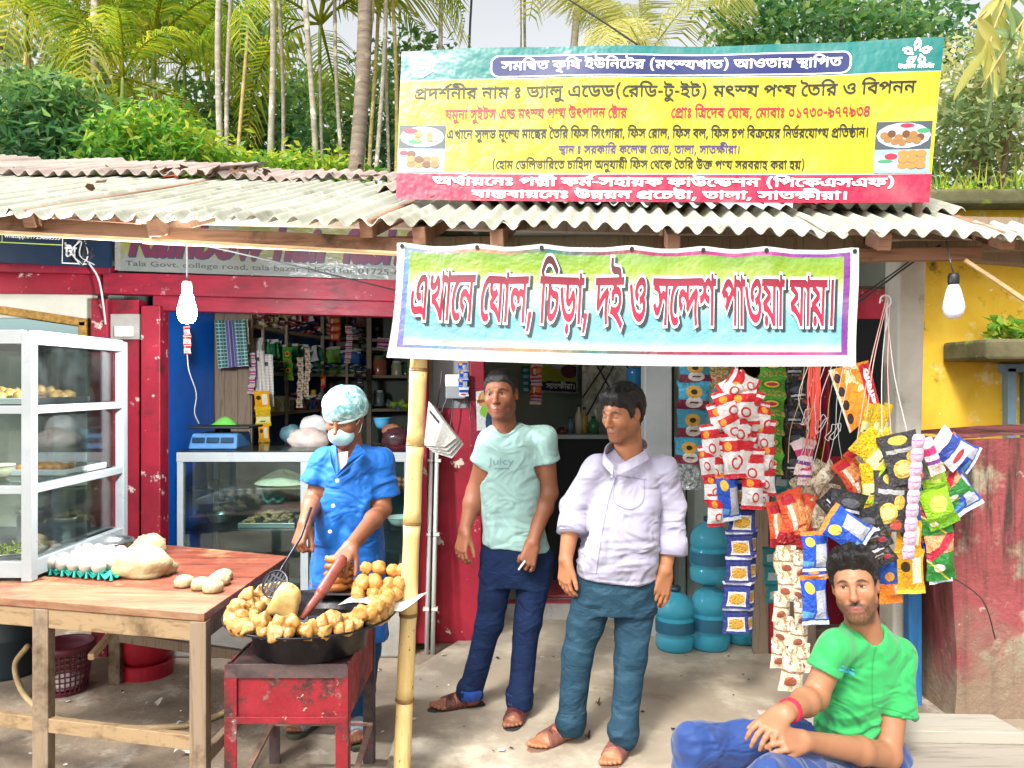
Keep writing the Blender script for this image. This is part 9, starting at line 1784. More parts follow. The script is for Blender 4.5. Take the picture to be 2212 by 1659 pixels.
def goods_mesh(c, k):
 if (c, k) not in gm:
  m = print_mat('goods_'+c.strip('#'), c, [('r', .15, .85, .3, .62, '#%02x%02x%02x' % tuple(min(255, int(int(c[1+2*i:3+2*i], 16)*.6+70)) for i in range(3))), ('r', 0, 1, .86, 1, '#d8d4cc')], .35); gm[(c, k)] = pouch_mesh('goods', m, 300+len(gm), t=.4)
 return gm[(c, k)]
def cname(c):
 r, g, b = (int(c[i:i+2], 16) for i in (1, 3, 5)); hi, lo = max(r, g, b), min(r, g, b)
 if hi-lo < 34: return 'pale' if hi > 170 else 'grey' if hi > 80 else 'black'
 return ('yellow' if g > .75*r else 'orange' if g > .45*r and b < g else 'red') if hi == r else 'green' if hi == g else 'blue'
BAYS = [(543, 616, 2.02, 'y', 'top left bay'), (620, 692, 2.02, 'r', 'second top bay'), (699, 747, 2.02, 'o', 'third top bay'), (752, 794, 2.02, 'k', 'fourth top bay'), (543, 616, 1.69, 'g', 'middle left bay'), (620, 692, 1.69, 'g', 'second middle bay'), (699, 747, 1.69, 'l', 'third middle bay'), (752, 794, 1.69, 'b', 'fourth middle bay'), (572, 616, 1.385, 'y', 'lower left bay'), (620, 692, 1.385, 'k', 'second lower bay'), (699, 747, 1.385, 'r', 'third lower bay'), (752, 794, 1.385, 'k', 'fourth lower bay')]
for (pa, pb, z, pal, nm) in BAYS:
 n_ = max(4, int((pb-pa)/9)); low = z < 1.5
 for layer in range(1 if low else 3):
  for i in range(n_):
   px = pa+(pb-pa)*(i+.5)/n_+grr.uniform(-2, 2); Y = sp(px)+.10+.02*grr.random(); c = grr.choice(PAL[pal]); me = goods_mesh(c, 0); o = bpy.data.objects.new('goods_packet', me); COL.objects.link(o)
   w, h = grr.uniform(.08, .12), grr.uniform(.10, .15)
   p = P(px, 0, Y); flat = (not low) and layer < 2
   o.location = (p.x, Y, z+(.03+.045*layer if flat else (.10 if not low else 0)+h)); o.scale = (w*1.2, .09 if not flat else .12, h); o.rotation_euler = ((R(80) if flat else R(grr.uniform(-12, 4))), R(grr.uniform(-12, 12)), R(grr.uniform(-25, 25)))
   if flat: o.location.y -= .05
   tag(o, '%s packet, %s from left, %s layer of the %s' % (cname(c), ORD[i], ('bottom', 'middle', 'upper')[layer], nm), 'packet', 'packets in the '+nm)
def gjar(px, py, w, h, lid, fill, label):
 Y = sp(px)+.1; c = P(px, py, Y); r, hh = M_(w/2, Y), M_(h, Y); t = thing('storage_jar', label, 'jar', c)
 mb = MB(); mb.lathe([(.0001, 0), (r*.95, 0), (r, .01), (r, hh*.75), (r*.75, hh*.86), (r*.75, hh*.88), (.0001, hh*.88)], c, 20); mb.build('body', plain('jar_fill_'+lid.strip('#'), fill, .2), t, smooth=True)
 mb = MB(); mb.lathe([(r*.8, hh*.86), (r*.8, hh), (.0001, hh)], c, 20); mb.build('lid', plain('jar_lid_'+lid.strip('#'), lid, .4), t, smooth=True)
for i, a in enumerate(((818, 814, 34, 46, '#3c7a44', '#9c5a44', 'jar with a green lid and red sweets on the right shelf'), (857, 816, 24, 36, '#c8ccc8', '#a8a488', 'small jar with a pale lid on the right shelf'), (818, 877, 24, 34, '#c0c4c8', '#6c7c7c', 'grey jar on the lower right shelf'), (802, 876, 12, 30, '#d8d8d8', '#b8bcc0', 'white bottle on the lower right shelf'), (590, 886, 10, 26, '#d8c030', '#b89c2c', 'yellow tin on the lower left shelf'), (677, 886, 14, 44, '#d8b030', '#c8a82c', 'tall yellow tin in the lower shelf'), (876, 816, 14, 30, '#2c6a44', '#3c5a48', 'dark green jar at the far right of the shelf'))): gjar(*a)
for i in range(6): packet('lime' if i % 2 else 'foil', 845+6*i, 866+2*(i % 3), 18, 14, 7.2, grr.uniform(-40, 40), 0, where='small one lying on the right lower shelf, %s from the left' % ORD[i])
packet('pinktan', 830, 730, 30, 28, 7.2, 5, 0, where='foil wrapped one in the top right bay'); bowl(P(668, 886, sp(668)+.1), .06, .07, 'blue plastic bowl on the lower shelf', plain('blue_bowl', '#1f4fa0', .35))
mb = MB(); ck = NT('check_cloth'); u_, v_, _ = ck.sep(ck.tc('UV')); cc = ck.mix(ck.math('LESS_THAN', ck.math('FRACT', ck.math('MULTIPLY', v_, 13.0)), .22), lin('#2a6a62'), lin('#b8c4cc')); cc = ck.mix(ck.math('MULTIPLY', ck.math('GREATER_THAN', u_, .34), ck.math('LESS_THAN', u_, .64)), cc, lin('#5c4a86')); cc = ck.mix(ck.math('LESS_THAN', ck.math('FRACT', ck.math('MULTIPLY', u_, 9.0)), .18), cc, lin('#8fb0a8')); ck.base(cc); ck.set(rough=.9)
mb.grid(lambda u, v: P(463+66*u+8*(1-v), 796-104*v-6*u*(1-v), 5.25+.03*math.sin(12*u)), 14, 10); tag(mb.build('check_cloth', ck.mat, None, smooth=True), 'green and purple checked cloth hanging on the grey planks', 'cloth')
nw = print_mat('print_newsprint', '#d8d6ce', [('s', 34, .42, '#a4a29c'), ('r', .46, .54, 0, 1, '#e2e0da'), ('r', .06, .44, .78, .86, '#3a3a3c')], .9, crinkle=.1)
for i, (x, y0, y1, w) in enumerate(((562, 758, 856, 22), (580, 766, 878, 24))):
 mb = MB(); mb.grid(lambda u, v: P(x+w*(u-.5)*(1-.2*v), y1-(y1-y0)*v, 5.42+.02*math.sin(8*u+3*v)), 8, 10); tag(mb.build('paper_sheaf', nw, None, smooth=True), 'sheaf of newsprint bags hanging on the shelf, %s of two' % ORD[i], 'paper')
for i in range(3): packet('mango' if i != 1 else 'yellow', 566+2*i, 844+36*i, 34 if i < 2 else 24, 40, 5.3, 0, 10, where=POS[i]+' over the weighing scale')
def sachets(px, y0, y1, w, Y, key, n_, where):
 for i in range(n_): packet(key, px+2*math.sin(i), y0+(y1-y0)*i/n_, w, (y1-y0)/n_*1.04, Y, grr.uniform(-4, 4), grr.uniform(-15, 15), where='%s from the top %s' % (ORD[i], where))
sachets(648, 772, 880, 14, 5.9, 'cream', 6, 'of the left sachet strip in the shelves'); sachets(663, 752, 856, 12, 5.9, 'cream', 6, 'of the right sachet strip in the shelves'); sachets(753, 704, 784, 15, 6.6, 'pinktan', 6, 'of the strip on the shelf post'); sachets(722, 684, 736, 24, 6.6, 'orange', 3, 'of the strip in the top bay'); sachets(544, 762, 850, 14, 5.36, 'pinktan', 5, 'of the strip beside the newsprint'); sachets(775, 790, 860, 18, 6.7, 'black', 3, 'of the black strip behind the cook'); sachets(621, 750, 820, 20, 6.0, 'greenchip', 2, 'of the bag string in the shelves'); sachets(697, 812, 838, 12, 6.3, 'orange', 1, 'beside the shelf post')
sachets(403, 704, 764, 17, 4.56, 'redwhite', 3, 'of the strip under the glowing bulb'); sachets(530, 690, 760, 12, 5.3, 'cream', 4, 'of the white strip beside the checked cloth')
def crumple(px, py, Y, r, m, label, seed, amp=.22):
 mb = MB(); mb.ball((0, 0, 0), 1, 26, 15); V = np.array(mb.v); V = V*(1+amp*(1-np.abs(2*vnoise(V*2.6+seed)-1)-.5)+amp*.5*(vnoise(V*6+seed)-.5))[:, None]; c = P(px, py, Y); mb.v = [tuple(v) for v in V*np.array(r)+np.array(c[:])]
 return tag(mb.build('plastic_bag', m, None, smooth=True), label, 'bag')
pb = mat('milky_plastic', '#d4c8c0', '#b8a49c', 8, .3, .4, 30); crumple(668, 950, 4.95, (.13, .10, .075), pb, 'crumpled pinkish plastic bag on the counter left of the cook', 1); crumple(680, 922, 5.02, (.09, .08, .07), mat('white_plastic_film', '#d8d8d4', '#c0c4c4', 8, .3, .4, 30), 'crumpled white plastic bag on top of the pink one', 5); crumple(630, 938, 5.08, (.07, .06, .06), mat('teal_film', '#5c8088', '#3c5c68', 8, .3, .4, 30), 'bluish plastic bag at the shelf end of the counter', 9)
dkf = mat('dark_film', '#2c2026', '#4a2a30', 9, .25, .4, 30, extra=[('#8a8288', 14, .62, .7)]); crumple(858, 950, 4.92, (.09, .08, .075), dkf, 'shiny dark plastic bag on the counter right of the cook', 3); crumple(862, 974, 4.8, (.07, .06, .04), mat('maroon_film', '#5c1c28', '#3a1420', 9, .25, .4), 'maroon plastic packet lying on the counter', 12); crumple(846, 930, 5.0, (.06, .05, .04), mat('brown_film', '#a87a5c', '#7a4a3c', 9, .3, .4), 'brown paper packet behind the dark bag', 15)
bowl(P(826, 926, 5.1), .055, .065, 'blue and white plastic tub on the counter behind the cook', plain('sky_tub', '#4f9cc8', .35))
# ================================================================== BULBS, WIRES, METERS, POSTERS
em = bpy.data.materials.new('lit_bulb'); em.use_nodes = True; b_ = em.node_tree.nodes['Principled BSDF']; b_.inputs['Emission Color'].default_value = (.9, .95, 1, 1); b_.inputs['Emission Strength'].default_value = 60
def bulb(px, py, Y, lit, label, s_=1.0):
 c = P(px, py, Y); t = thing('light_bulb', label, 'bulb', c); mb = MB()
 mb.lathe([(.0001, -.052), (.018, -.049), (.03, -.034), (.034, -.014), (.032, .002), (.022, .045), (.015, .062), (.0001, .062)], c, 24); mb.v = [(c.x+(a-c.x)*s_, c.y+(b-c.y)*s_, c.z+(d-c.z)*s_) for a, b, d in mb.v]; mb.build('bulb_glass', em if lit else plain('frosted_bulb', '#d8d8e4', .3), t, smooth=True)
 mb = MB(); mb.lathe([(.0001, .058), (.015, .06), (.018, .068), (.018, .09), (.014, .1), (.0001, .1)], c, 16); mb.v = [(c.x+(a-c.x)*s_, c.y+(b-c.y)*s_, c.z+(d-c.z)*s_) for a, b, d in mb.v]; mb.build('holder', mt['white'] if lit else mt['black'], t, smooth=True)
 return c
c = bulb(404, 668, 3.55, True, 'glowing bulb hanging over the counter at the left', 1.25)
ld = bpy.data.lights.new('bulb_light', 'POINT'); ld.energy = 75; ld.shadow_soft_size = .06; ld.color = (.92, .96, 1); lo_ = bpy.data.objects.new('bulb_light', ld); COL.objects.link(lo_); lo_.location = c+Vector((0, -.10, -.03))
string([c+Vector((0, 0, .12)), P(404, 560, 3.55), P(402, 500, 3.5)], 'wire', .004, 'dark flex of the glowing bulb', 'wire', 'wire')
c = bulb(2060, 655, 3.2, False, 'unlit white bulb in a black holder in front of the yellow wall', 1.22); string([c+Vector((0, 0, .12)), P(2052, 560, 3.2), P(2044, 520, 3.3)], 'wire', .003, 'thin flex of the unlit bulb', 'wire', 'wire')
WR = [([(398, 520, 3.5), (520, 548, 3.5), (700, 590, 3.5), (905, 640, 3.5)], 'wire', .004, 'dark cable sagging across the salon sign'), ([(404, 760, 4.6), (408, 800, 4.6), (424, 850, 4.7), (420, 890, 4.75), (430, 915, 4.8)], 'wire2', .003, 'white flex running down the blue wall to the scale'),
      ([(1820, 680, 3.9), (1900, 620, 3.8), (1960, 575, 3.6), (2030, 530, 3.4)], 'wire', .005, 'dark cable climbing to the roof by the pillar'), ([(1830, 660, 3.9), (1930, 590, 3.8), (1990, 545, 3.6)], 'wire', .004, 'second dark cable beside the pillar'),
      ([(2085, 562, 3.3), (2150, 605, 3.3), (2260, 680, 3.3)], 'wood_raw', .010, 'thin bamboo stick slanting from the roof at the right'), ([(2044, 1240, 3.6), (2100, 1275, 3.6), (2130, 1310, 3.6), (2150, 1380, 3.7)], 'wire', .003, 'thin wire across the mossy wall'), ([(1230, 0, 7.0), (1300, 45, 6.6), (1376, 96, 6.2)], 'wire', .008, 'black overhead cable running down behind the top banner')]
for pts, m, r, lab in WR: string([P(*t) for t in pts], m, r, lab, 'wire', 'wire')
rr = random.Random(2)
for i in range(9): string([P(178+rr.uniform(-8, 8), 520, 4.5), P(178+rr.uniform(-25, 25), 545+rr.uniform(-10, 14), 4.46), P(190+rr.uniform(-22, 14), 572, 4.46)], 'wire2' if i % 2 else 'wire', .0035, 'loose wire end of the tangle over the dark sign, number %s' % ORD[i], 'wire', 'wire')
string([P(186, 560, 4.5), P(212, 600, 4.5), P(222, 650, 4.52), P(228, 700, 4.6)], 'wire2', .005, 'grey cable from the tangle down the red post', 'wire', 'wire')
for i, px in enumerate((927, 940)):
 pp_ = thing('pvc_pipe', '%s white conduit pipe on the red half wall' % ('left', 'right')[i], 'pipe', P(px, 1420, 4.7)); mb = MB(); mb.tube([P(px+6, 890, 4.78), P(px-6, 1424, 4.66)], .013, 10); mb.build('tube', mt['pvc'], pp_, smooth=True)
 for t in (.2, .5, .8): q_ = P(px+6, 890, 4.78).lerp(P(px-6, 1424, 4.66), t); mb = MB(); mb.box(q_, (.05, .034, .018)); mb.build('clip', mt['pvc'], pp_)
mtb = thing('electric_meter', 'grey electric meter on the board above the red half wall', 'meter', P(985, 835, 4.8)); mb = MB(); mb.box(P(985, 822, 4.82), (.125, .09, .075)); mb.build('cover', mt['white'], mtb, bevel=.006); mb = MB(); mb.box(P(985, 848, 4.82), (.12, .1, .072)); mb.build('body', mt['grey'], mtb, bevel=.006)
for i, (pts) in enumerate(([(966, 860), (955, 890), (965, 930)], [(978, 862), (976, 900), (970, 930)], [(1000, 860), (1012, 880), (1016, 905)], [(955, 800), (950, 840), (944, 880)])): string([P(a, b, 4.8) for a, b in pts], 'wire', .004, 'black meter cable, %s of four' % ORD[i], 'wire', 'wire')
sw = thing('switch_board', 'old grey switch board on the red panel', 'switch board', P(272, 712, 4.64)); mb = MB(); mb.box(P(272, 706, 4.66), (.17, .03, .15)); mb.build('panel', mt['concrete'], sw, bevel=.003); mb = MB(); mb.box(P(268, 716, 4.63), (.10, .03, .06)); mb.build('switches', mt['white'], sw, bevel=.003)
nwp = thing('newspaper', 'folded newspapers hung on a wire beside the bamboo pole', 'newspaper', P(945, 960, 4.3))
for i in range(4):
 mb = MB(); o = Vector((.012*i, .012*i, -.012*i)); q_ = [P(926, 866, 4.3)+o, P(986, 946, 4.3)+o, P(960, 966, 4.3)+o+Vector((0, 0, -.01*i)), P(916, 962, 4.3)+o]; sp_ = quad_surf(*[q_[0], q_[1], q_[2], q_[3]]); mb.grid(lambda u, v: sp_(u, v)+Vector((0, -.012*math.sin(5*u), 0)), 6, 6); mb.build('sheet', nw, nwp, smooth=True)
po = thing('menu_poster', 'yellow green framed food poster with a navy caption strip', 'poster', P(1206, 850, 6.7)); pq = quad_surf(P(1130, 740, 6.7), P(1250, 736, 6.7), P(1249, 851, 6.7), P(1130, 846, 6.7))
pom = print_mat('print_menu', '#b8c43a', [('r', 0, 1, 0, .22, '#1c2450'), ('e', .84, .42, .16, .13, '#7a3450'), ('e', .62, .56, .12, .09, '#c8ccd8'), ('r', 0, 1, .68, 1, '#c8ccc0'), ('e', .85, .82, .14, .12, '#3a4450'), ('e', .85, .82, .11, .09, '#d8e0e8'), ('e', .5, .8, .16, .1, '#b89a80'), ('r', .96, 1, 0, 1, '#c8ccd0'), ('r', 0, 1, 0, .035, '#c8ccd0')], .4)
mb = MB(); mb.grid(lambda u, v: pq(u, v), 4, 4); mb.grid(lambda u, v: pq(u, v, -.01), 4, 4, flip=True); mb.build('print', pom, po); lettering('lettering', bangla(13), pq, .42, .94, .085, .15, WH, po, .003, bold=.03)
bq = quad_surf(P(1028, 846, 4.80), P(1068, 840, 4.80), P(1068, 930, 4.80), P(1030, 930, 4.80)); bpm = print_mat('print_burger', '#ccd4d0', [('e', .5, .78, .42, .2, '#c89a60'), ('r', .05, .95, .70, .78, '#8a4420'), ('e', .6, .48, .42, .16, '#86b83c'), ('e', .8, .2, .3, .3, '#1f3c60')], .4)
bpo = thing('snack_poster', 'poster of a bun with green salad beside the head of the man in mint', 'poster', P(1050, 930, 4.8)); mb = MB(); mb.grid(lambda u, v: bq(u, v), 4, 4); mb.grid(lambda u, v: bq(u, v, -.008), 4, 4, flip=True); mb.build('print', bpm, bpo)
for i in range(4): packet('blue' if i < 3 else 'whiteblue', 1000+2*(i % 2), 782+18*i, 22, 20, 4.6, 0, 0, where=POS[i]+' by the meter board')
for i in range(5): packet('orange' if i % 2 else 'pinktan', 1158, 770+20*i, 28, 24, 5.6, grr.uniform(-5, 5), 20, where=POS[i]+' of the strip left of the menu poster')
for i in range(4): packet('teal', 1136, 790+14*i, 20, 16, 5.7, grr.uniform(-5, 5), 0, where=POS[i]+' behind the man in mint')
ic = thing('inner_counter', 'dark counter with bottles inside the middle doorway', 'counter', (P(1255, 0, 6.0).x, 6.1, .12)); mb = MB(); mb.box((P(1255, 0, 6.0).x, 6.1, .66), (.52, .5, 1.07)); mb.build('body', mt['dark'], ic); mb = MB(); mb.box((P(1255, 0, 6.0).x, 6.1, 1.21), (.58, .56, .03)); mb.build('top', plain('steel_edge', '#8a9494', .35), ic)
def bottle(px, Y, z, r, h, m, label):
 c = Vector((P(px, 0, Y).x, Y, z)); t = thing('bottle', label, 'bottle', c); mb = MB(); mb.lathe([(.0001, 0), (r, 0), (r, h*.6), (r*.4, h*.8), (r*.35, h*.92), (.0001, h*.92)], c, 14); mb.build('body', m, t, smooth=True); mb = MB(); mb.lathe([(r*.42, h*.92), (r*.42, h), (.0001, h)], c, 12); mb.build('cap', mt['black'], t)
for i, (px, r, h, cc_, lab) in enumerate(((1232, .03, .13, '#5a6c84', 'blue grey bottle on the inner counter'), (1250, .03, .22, '#b8b0a0', 'tall clear bottle on the inner counter'), (1262, .028, .2, '#a8904c', 'amber bottle on the inner counter'), (1282, .04, .13, '#3c7a50', 'green labelled jar on the inner counter'), (1214, .045, .05, '#6a3434', 'low maroon box tin on the inner counter'))): bottle(px, 5.95, 1.226, r, h, plain('bottle_%d' % i, cc_, .2), lab)
fo = NT('quilted_foil'); fx, fy, _ = fo.sep(fo.tc('UV')); nn = fo.noise(fo.tc('UV', (3, 5, 1)), 2.5, 4, .6, .6); fo.base(fo.ramp(nn, [(.3, lin('#b0b0a0')), (.6, lin('#e8e6d8'))])); fo.bump(nn, .8, .05); fo.set(rough=.3, metal=.35)
fp = thing('foil_panel', 'quilted silver foil panel with crossing cords in the doorway', 'panel', P(1320, 950, 6.4)); mb = MB(); fq = quad_surf(P(1258, 720, 6.4), P(1392, 720, 6.4), P(1392, 1000, 6.4), P(1256, 1000, 6.4)); mb.grid(lambda u, v: fq(u, v)+Vector((0, .02*math.sin(10*u)*math.sin(14*v), 0)), 16, 20); mb.build('foil', fo.mat, fp, smooth=True)
mb = MB()
for a, b in (((0, .95), (.7, .35)), ((0, .5), (.7, 1.0)), ((.4, 1.0), (1, .5)), ((0, .3), (.5, .75))): mb.tube([fq(a[0], a[1], .03), fq(b[0], b[1], .03)], .006, 6)
mb.build('cord', mt['wire'], fp)
wd = thing('dispenser_bottle', 'upturned blue water bottle at the back of the doorway', 'water bottle', P(1371, 850, 5.9)); c = P(1371, 870, 5.9); mb = MB(); mb.lathe([(.0001, 0), (.05, .0), (.058, .02), (.058, .20), (.064, .21), (.064, .25), (.05, .262), (.0001, .262)], c, 20); mb.build('body', plain('blue_bottle', '#2f6f9c', .2), wd, smooth=True)

# ================================================================== TREES BEHIND THE ROOF
nr = np.random.RandomState(5)
bark = mat('pale_palm_bark', '#a39c8c', '#7f7868', 3, .85, .4, 30, stretch=(1, 1, 6), extra=[('#d2ccbc', 4, .55, .66), ('#5c5a48', 6, .64, .74)])
barky = mat('sunlit_palm_bark', '#b8a468', '#8f8058', 3, .85, .4, 30, stretch=(1, 1, 6), extra=[('#d8cf9c', 4, .55, .68)])  # palm bark with yellow sunlight put into its colour
barkc = mat('coconut_bark', '#8a7c6c', '#5f5448', 3, .9, .6, 20, stretch=(1, 1, 9), extra=[('#b0a292', 5, .56, .68), ('#a4783c', 3.3, .64, .72)])
barkd = mat('dark_bark', '#4a3c30', '#6a5842', 6, .9, .5, 30)
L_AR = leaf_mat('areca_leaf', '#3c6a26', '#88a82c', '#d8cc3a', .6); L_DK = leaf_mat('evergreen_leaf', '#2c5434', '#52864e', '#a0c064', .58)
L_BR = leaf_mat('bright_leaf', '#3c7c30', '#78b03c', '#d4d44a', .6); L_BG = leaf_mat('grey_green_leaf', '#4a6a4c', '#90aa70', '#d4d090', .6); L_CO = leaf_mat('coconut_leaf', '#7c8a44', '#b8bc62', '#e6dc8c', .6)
def leaves(C, size, tint, seed, elong=2.2, droop=.5, jit=.25, up=.25):
 """one small bent leaf (two quads folded on the midrib) per centre"""
 r = np.random.RandomState(seed); n = len(C); d = r.randn(n, 3); d[:, 2] = d[:, 2]*.6-droop; d /= np.linalg.norm(d, axis=1)[:, None]
 a = r.randn(n, 3); a[:, 2] += up; s = np.cross(d, a); s /= np.linalg.norm(s, axis=1)[:, None]+1e-9; u = np.cross(s, d)
 L = size*(1+jit*r.randn(n))[:, None]; W = L/elong
 p0 = C; p2 = C+d*L; m = C+d*L*.45+u*L*.10
 V = np.stack([p0, m+s*W*.5, p2, m-s*W*.5], 1).reshape(-1, 3); F = np.arange(n*4).reshape(n, 4)
 return V, F, np.repeat(tint, 4)
def crown_points(blobs, n, seed, shell=.55):
 r = np.random.RandomState(seed); w = np.array([b[3]*b[4]*b[5] for b in blobs])**.8; w /= w.sum(); k = r.choice(len(blobs), n, p=w); v = r.randn(n, 3); v /= np.linalg.norm(v, axis=1)[:, None]; rad = r.rand(n)**(1-shell)
 B = np.array(blobs); C = B[k, :3]+v*rad[:, None]*B[k, 3:6]; C += r.randn(n, 3)*.05
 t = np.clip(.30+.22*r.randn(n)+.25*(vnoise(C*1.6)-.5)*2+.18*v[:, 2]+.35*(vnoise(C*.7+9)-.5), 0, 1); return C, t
def broad_tree(name, label, x, y, H, blobs, n, size, lm, seed, cat='tree', group=None, trunk_r=.12, elong=2.2, tb=0.0, limbs=6):
 t = thing(name, label, cat, (x, y, 0), group); r = random.Random(seed); mb = MB()
 top = Vector((x+r.uniform(-.3, .3), y, H*.55)); mb.tube(smooth_curve([(x, y, 0), (x+.1*r.uniform(-1, 1), y, H*.25), top], 4), [trunk_r*(1-.045*i) for i in range(9)], 10)
 for k in range(limbs):
  b = blobs[k % len(blobs)]; a = Vector((x, y, H*r.uniform(.22, .5))); e = Vector(b[:3])+Vector((r.uniform(-.3, .3), r.uniform(-.3, .3), r.uniform(-.2, .3))); mid = a.lerp(e, .5)+Vector((0, 0, .25)); mb.tube(smooth_curve([a, mid, e], 4), [trunk_r*.5*(1-.09*i) for i in range(9)], 6)
 mb.build('trunk', barkd, t, smooth=True)
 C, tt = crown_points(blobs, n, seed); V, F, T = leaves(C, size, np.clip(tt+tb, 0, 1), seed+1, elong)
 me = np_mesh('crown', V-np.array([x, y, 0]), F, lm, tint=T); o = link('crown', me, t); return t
def Pb(px, py, Y, rx, ry, rz): p = P(px, py, Y); return (p.x, p.y, p.z, rx, ry, rz)
def frond_mesh(name, m, L, arch, seed, nl=34, ll=.42, drop=.55, tintb=.4, w=.028):
 r = np.random.RandomState(seed); V = []; F = []; T = []
 def rach(t): return np.array([L*(t-.22*t**3*arch), 0, L*(.55*t-arch*.95*t**2.2)])
 k = 10; pr = [rach(i/k) for i in range(k+1)]
 for i in range(k):
  a, b = pr[i], pr[i+1]; ra, rb = .018*(1-i/k)+.004, .018*(1-(i+1)/k)+.004; o = len(V)
  V += [a+[0, -ra, 0], a+[0, ra, 0], a+[0, 0, ra], b+[0, -rb, 0], b+[0, rb, 0], b+[0, 0, rb]]; T += [.75]*6; F += [(o, o+3, o+5, o+2), (o+2, o+5, o+4, o+1), (o+1, o+4, o+3, o)]
 for i in range(nl):
  t = .14+.86*i/nl; p = rach(t); tg = rach(min(1, t+.02))-rach(t-.02); tg /= np.linalg.norm(tg); l = ll*L/1.7*(math.sin(math.pi*(.12+.80*t))**.7)
  for s in (-1, 1):
   d = np.array([tg[0]*.55, s*.85, tg[2]*.5-drop*.35]); d += r.randn(3)*.08; d /= np.linalg.norm(d); sd = tg; q1 = p+d*l*.5+np.array([0, 0, .02]); q2 = p+d*l*.95+np.array([0, 0, -drop*l*.55]); o = len(V)
   V += [p-sd*w*.3, p+sd*w*.3, q1+sd*w*.5, q1-sd*w*.5, q2+sd*.003, q2-sd*.003]; tt = np.clip(tintb+.16*r.randn(), 0, 1); T += [tt]*4+[min(1, tt+.15)]*2; F += [(o, o+1, o+2, o+3), (o+3, o+2, o+4, o+5)]
 return np_mesh(name, np.array(V), np.array(F), m, tint=np.array(T))
FA = [frond_mesh('frond', L_AR, 1.7, .55+.18*i, 10+i, tintb=(.34, .5, .62, .78)[i]) for i in range(4)]
FC = [frond_mesh('frond', L_CO, 3.0, .5+.2*i, 20+i, nl=54, ll=.55, drop=.8, tintb=(.5, .65, .8)[i], w=.035) for i in range(3)]
def palm(name, label, px0, py0, px1, py1, Y, width, m, crown=True, fm=FA, n=9, seed=0, top_py=None, scale=1.0, shaft=True, group='slender palm trunks behind the roof', lean=0.0):
 """trunk passes through two picture points at distance Y and is carried down to the ground and up to its crown"""
 a, b = P(px0, py0, Y), P(px1, py1, Y); d = (b-a); d = d/d.z if abs(d.z) > 1e-6 else Vector((0, 0, 1)); base = a-d*a.z; topz = P(0, top_py, Y).z if top_py is not None else max(b.z+1.2, 8.6+1.3*random.Random(seed).random())
 r = M_(width, Y)/2; t = thing(name, label, 'palm tree', base, group); rr = random.Random(seed); mb = MB(); k = 22; pts = []; rs = []
 for i in range(k+1):
  z = topz*i/k; pts.append(base+d*z+Vector((.03*math.sin(z*1.3+seed), .03*math.cos(z*1.1+seed), 0))); rs.append(r*(1.12-.2*i/k)*(1+.035*(i % 2)))
 mb.tube(pts, rs, 10); mb.build('trunk', m, t, smooth=True); tp = pts[-1]
 if shaft:
  mb = MB(); mb.tube([tp-Vector((0, 0, .02)), tp+Vector((0, 0, .3)), tp+Vector((0, 0, .6))], [r*1.15, r*1.05, r*.5], 10); mb.build('crownshaft', plain('crownshaft_green', '#7c9444', .6) if 'crownshaft_green' not in bpy.data.materials else bpy.data.materials['crownshaft_green'], t, smooth=True); tp = tp+Vector((0, 0, .5))
 if crown:
  for i in range(n):
   me = fm[(i+seed) % len(fm)]; o = bpy.data.objects.new('frond', me); COL.objects.link(o); o.parent = t; o.location = tp-base-Vector((0, 0, .05*i/n)); el = rr.uniform(-25, 45) if i else 75; o.rotation_euler = (rr.uniform(-.3, .3), -R(el), 2*math.pi*i/n*1.618+seed); o.scale = (scale*rr.uniform(.85, 1.1),)*3
 return t
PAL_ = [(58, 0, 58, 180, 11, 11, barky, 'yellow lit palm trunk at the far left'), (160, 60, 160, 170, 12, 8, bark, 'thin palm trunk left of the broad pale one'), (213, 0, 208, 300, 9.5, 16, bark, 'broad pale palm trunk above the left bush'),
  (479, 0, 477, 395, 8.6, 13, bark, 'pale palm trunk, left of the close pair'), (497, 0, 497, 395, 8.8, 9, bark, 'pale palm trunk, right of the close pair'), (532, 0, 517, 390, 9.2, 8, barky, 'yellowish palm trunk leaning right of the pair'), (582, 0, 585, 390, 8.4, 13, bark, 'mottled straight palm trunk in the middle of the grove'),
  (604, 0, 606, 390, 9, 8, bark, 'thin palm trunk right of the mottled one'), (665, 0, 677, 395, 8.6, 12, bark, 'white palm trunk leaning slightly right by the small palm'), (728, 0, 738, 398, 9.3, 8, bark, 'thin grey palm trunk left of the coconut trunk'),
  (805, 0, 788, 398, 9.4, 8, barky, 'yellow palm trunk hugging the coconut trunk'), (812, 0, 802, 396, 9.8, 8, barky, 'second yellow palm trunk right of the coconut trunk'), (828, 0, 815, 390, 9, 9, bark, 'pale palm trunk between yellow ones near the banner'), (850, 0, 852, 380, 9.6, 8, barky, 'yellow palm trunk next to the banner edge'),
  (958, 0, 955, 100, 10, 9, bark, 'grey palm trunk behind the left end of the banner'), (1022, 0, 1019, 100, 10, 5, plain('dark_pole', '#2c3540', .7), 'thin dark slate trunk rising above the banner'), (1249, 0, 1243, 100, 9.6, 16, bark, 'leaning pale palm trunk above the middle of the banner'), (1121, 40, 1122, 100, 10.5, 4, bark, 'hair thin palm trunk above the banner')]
for i, (a, b, c, d, Y, w, m, lab) in enumerate(PAL_): palm('areca_palm', lab, c, d, a, b, Y, w, m, seed=i+1, crown=(i != 15), top_py=(-40 if i == 17 else None))
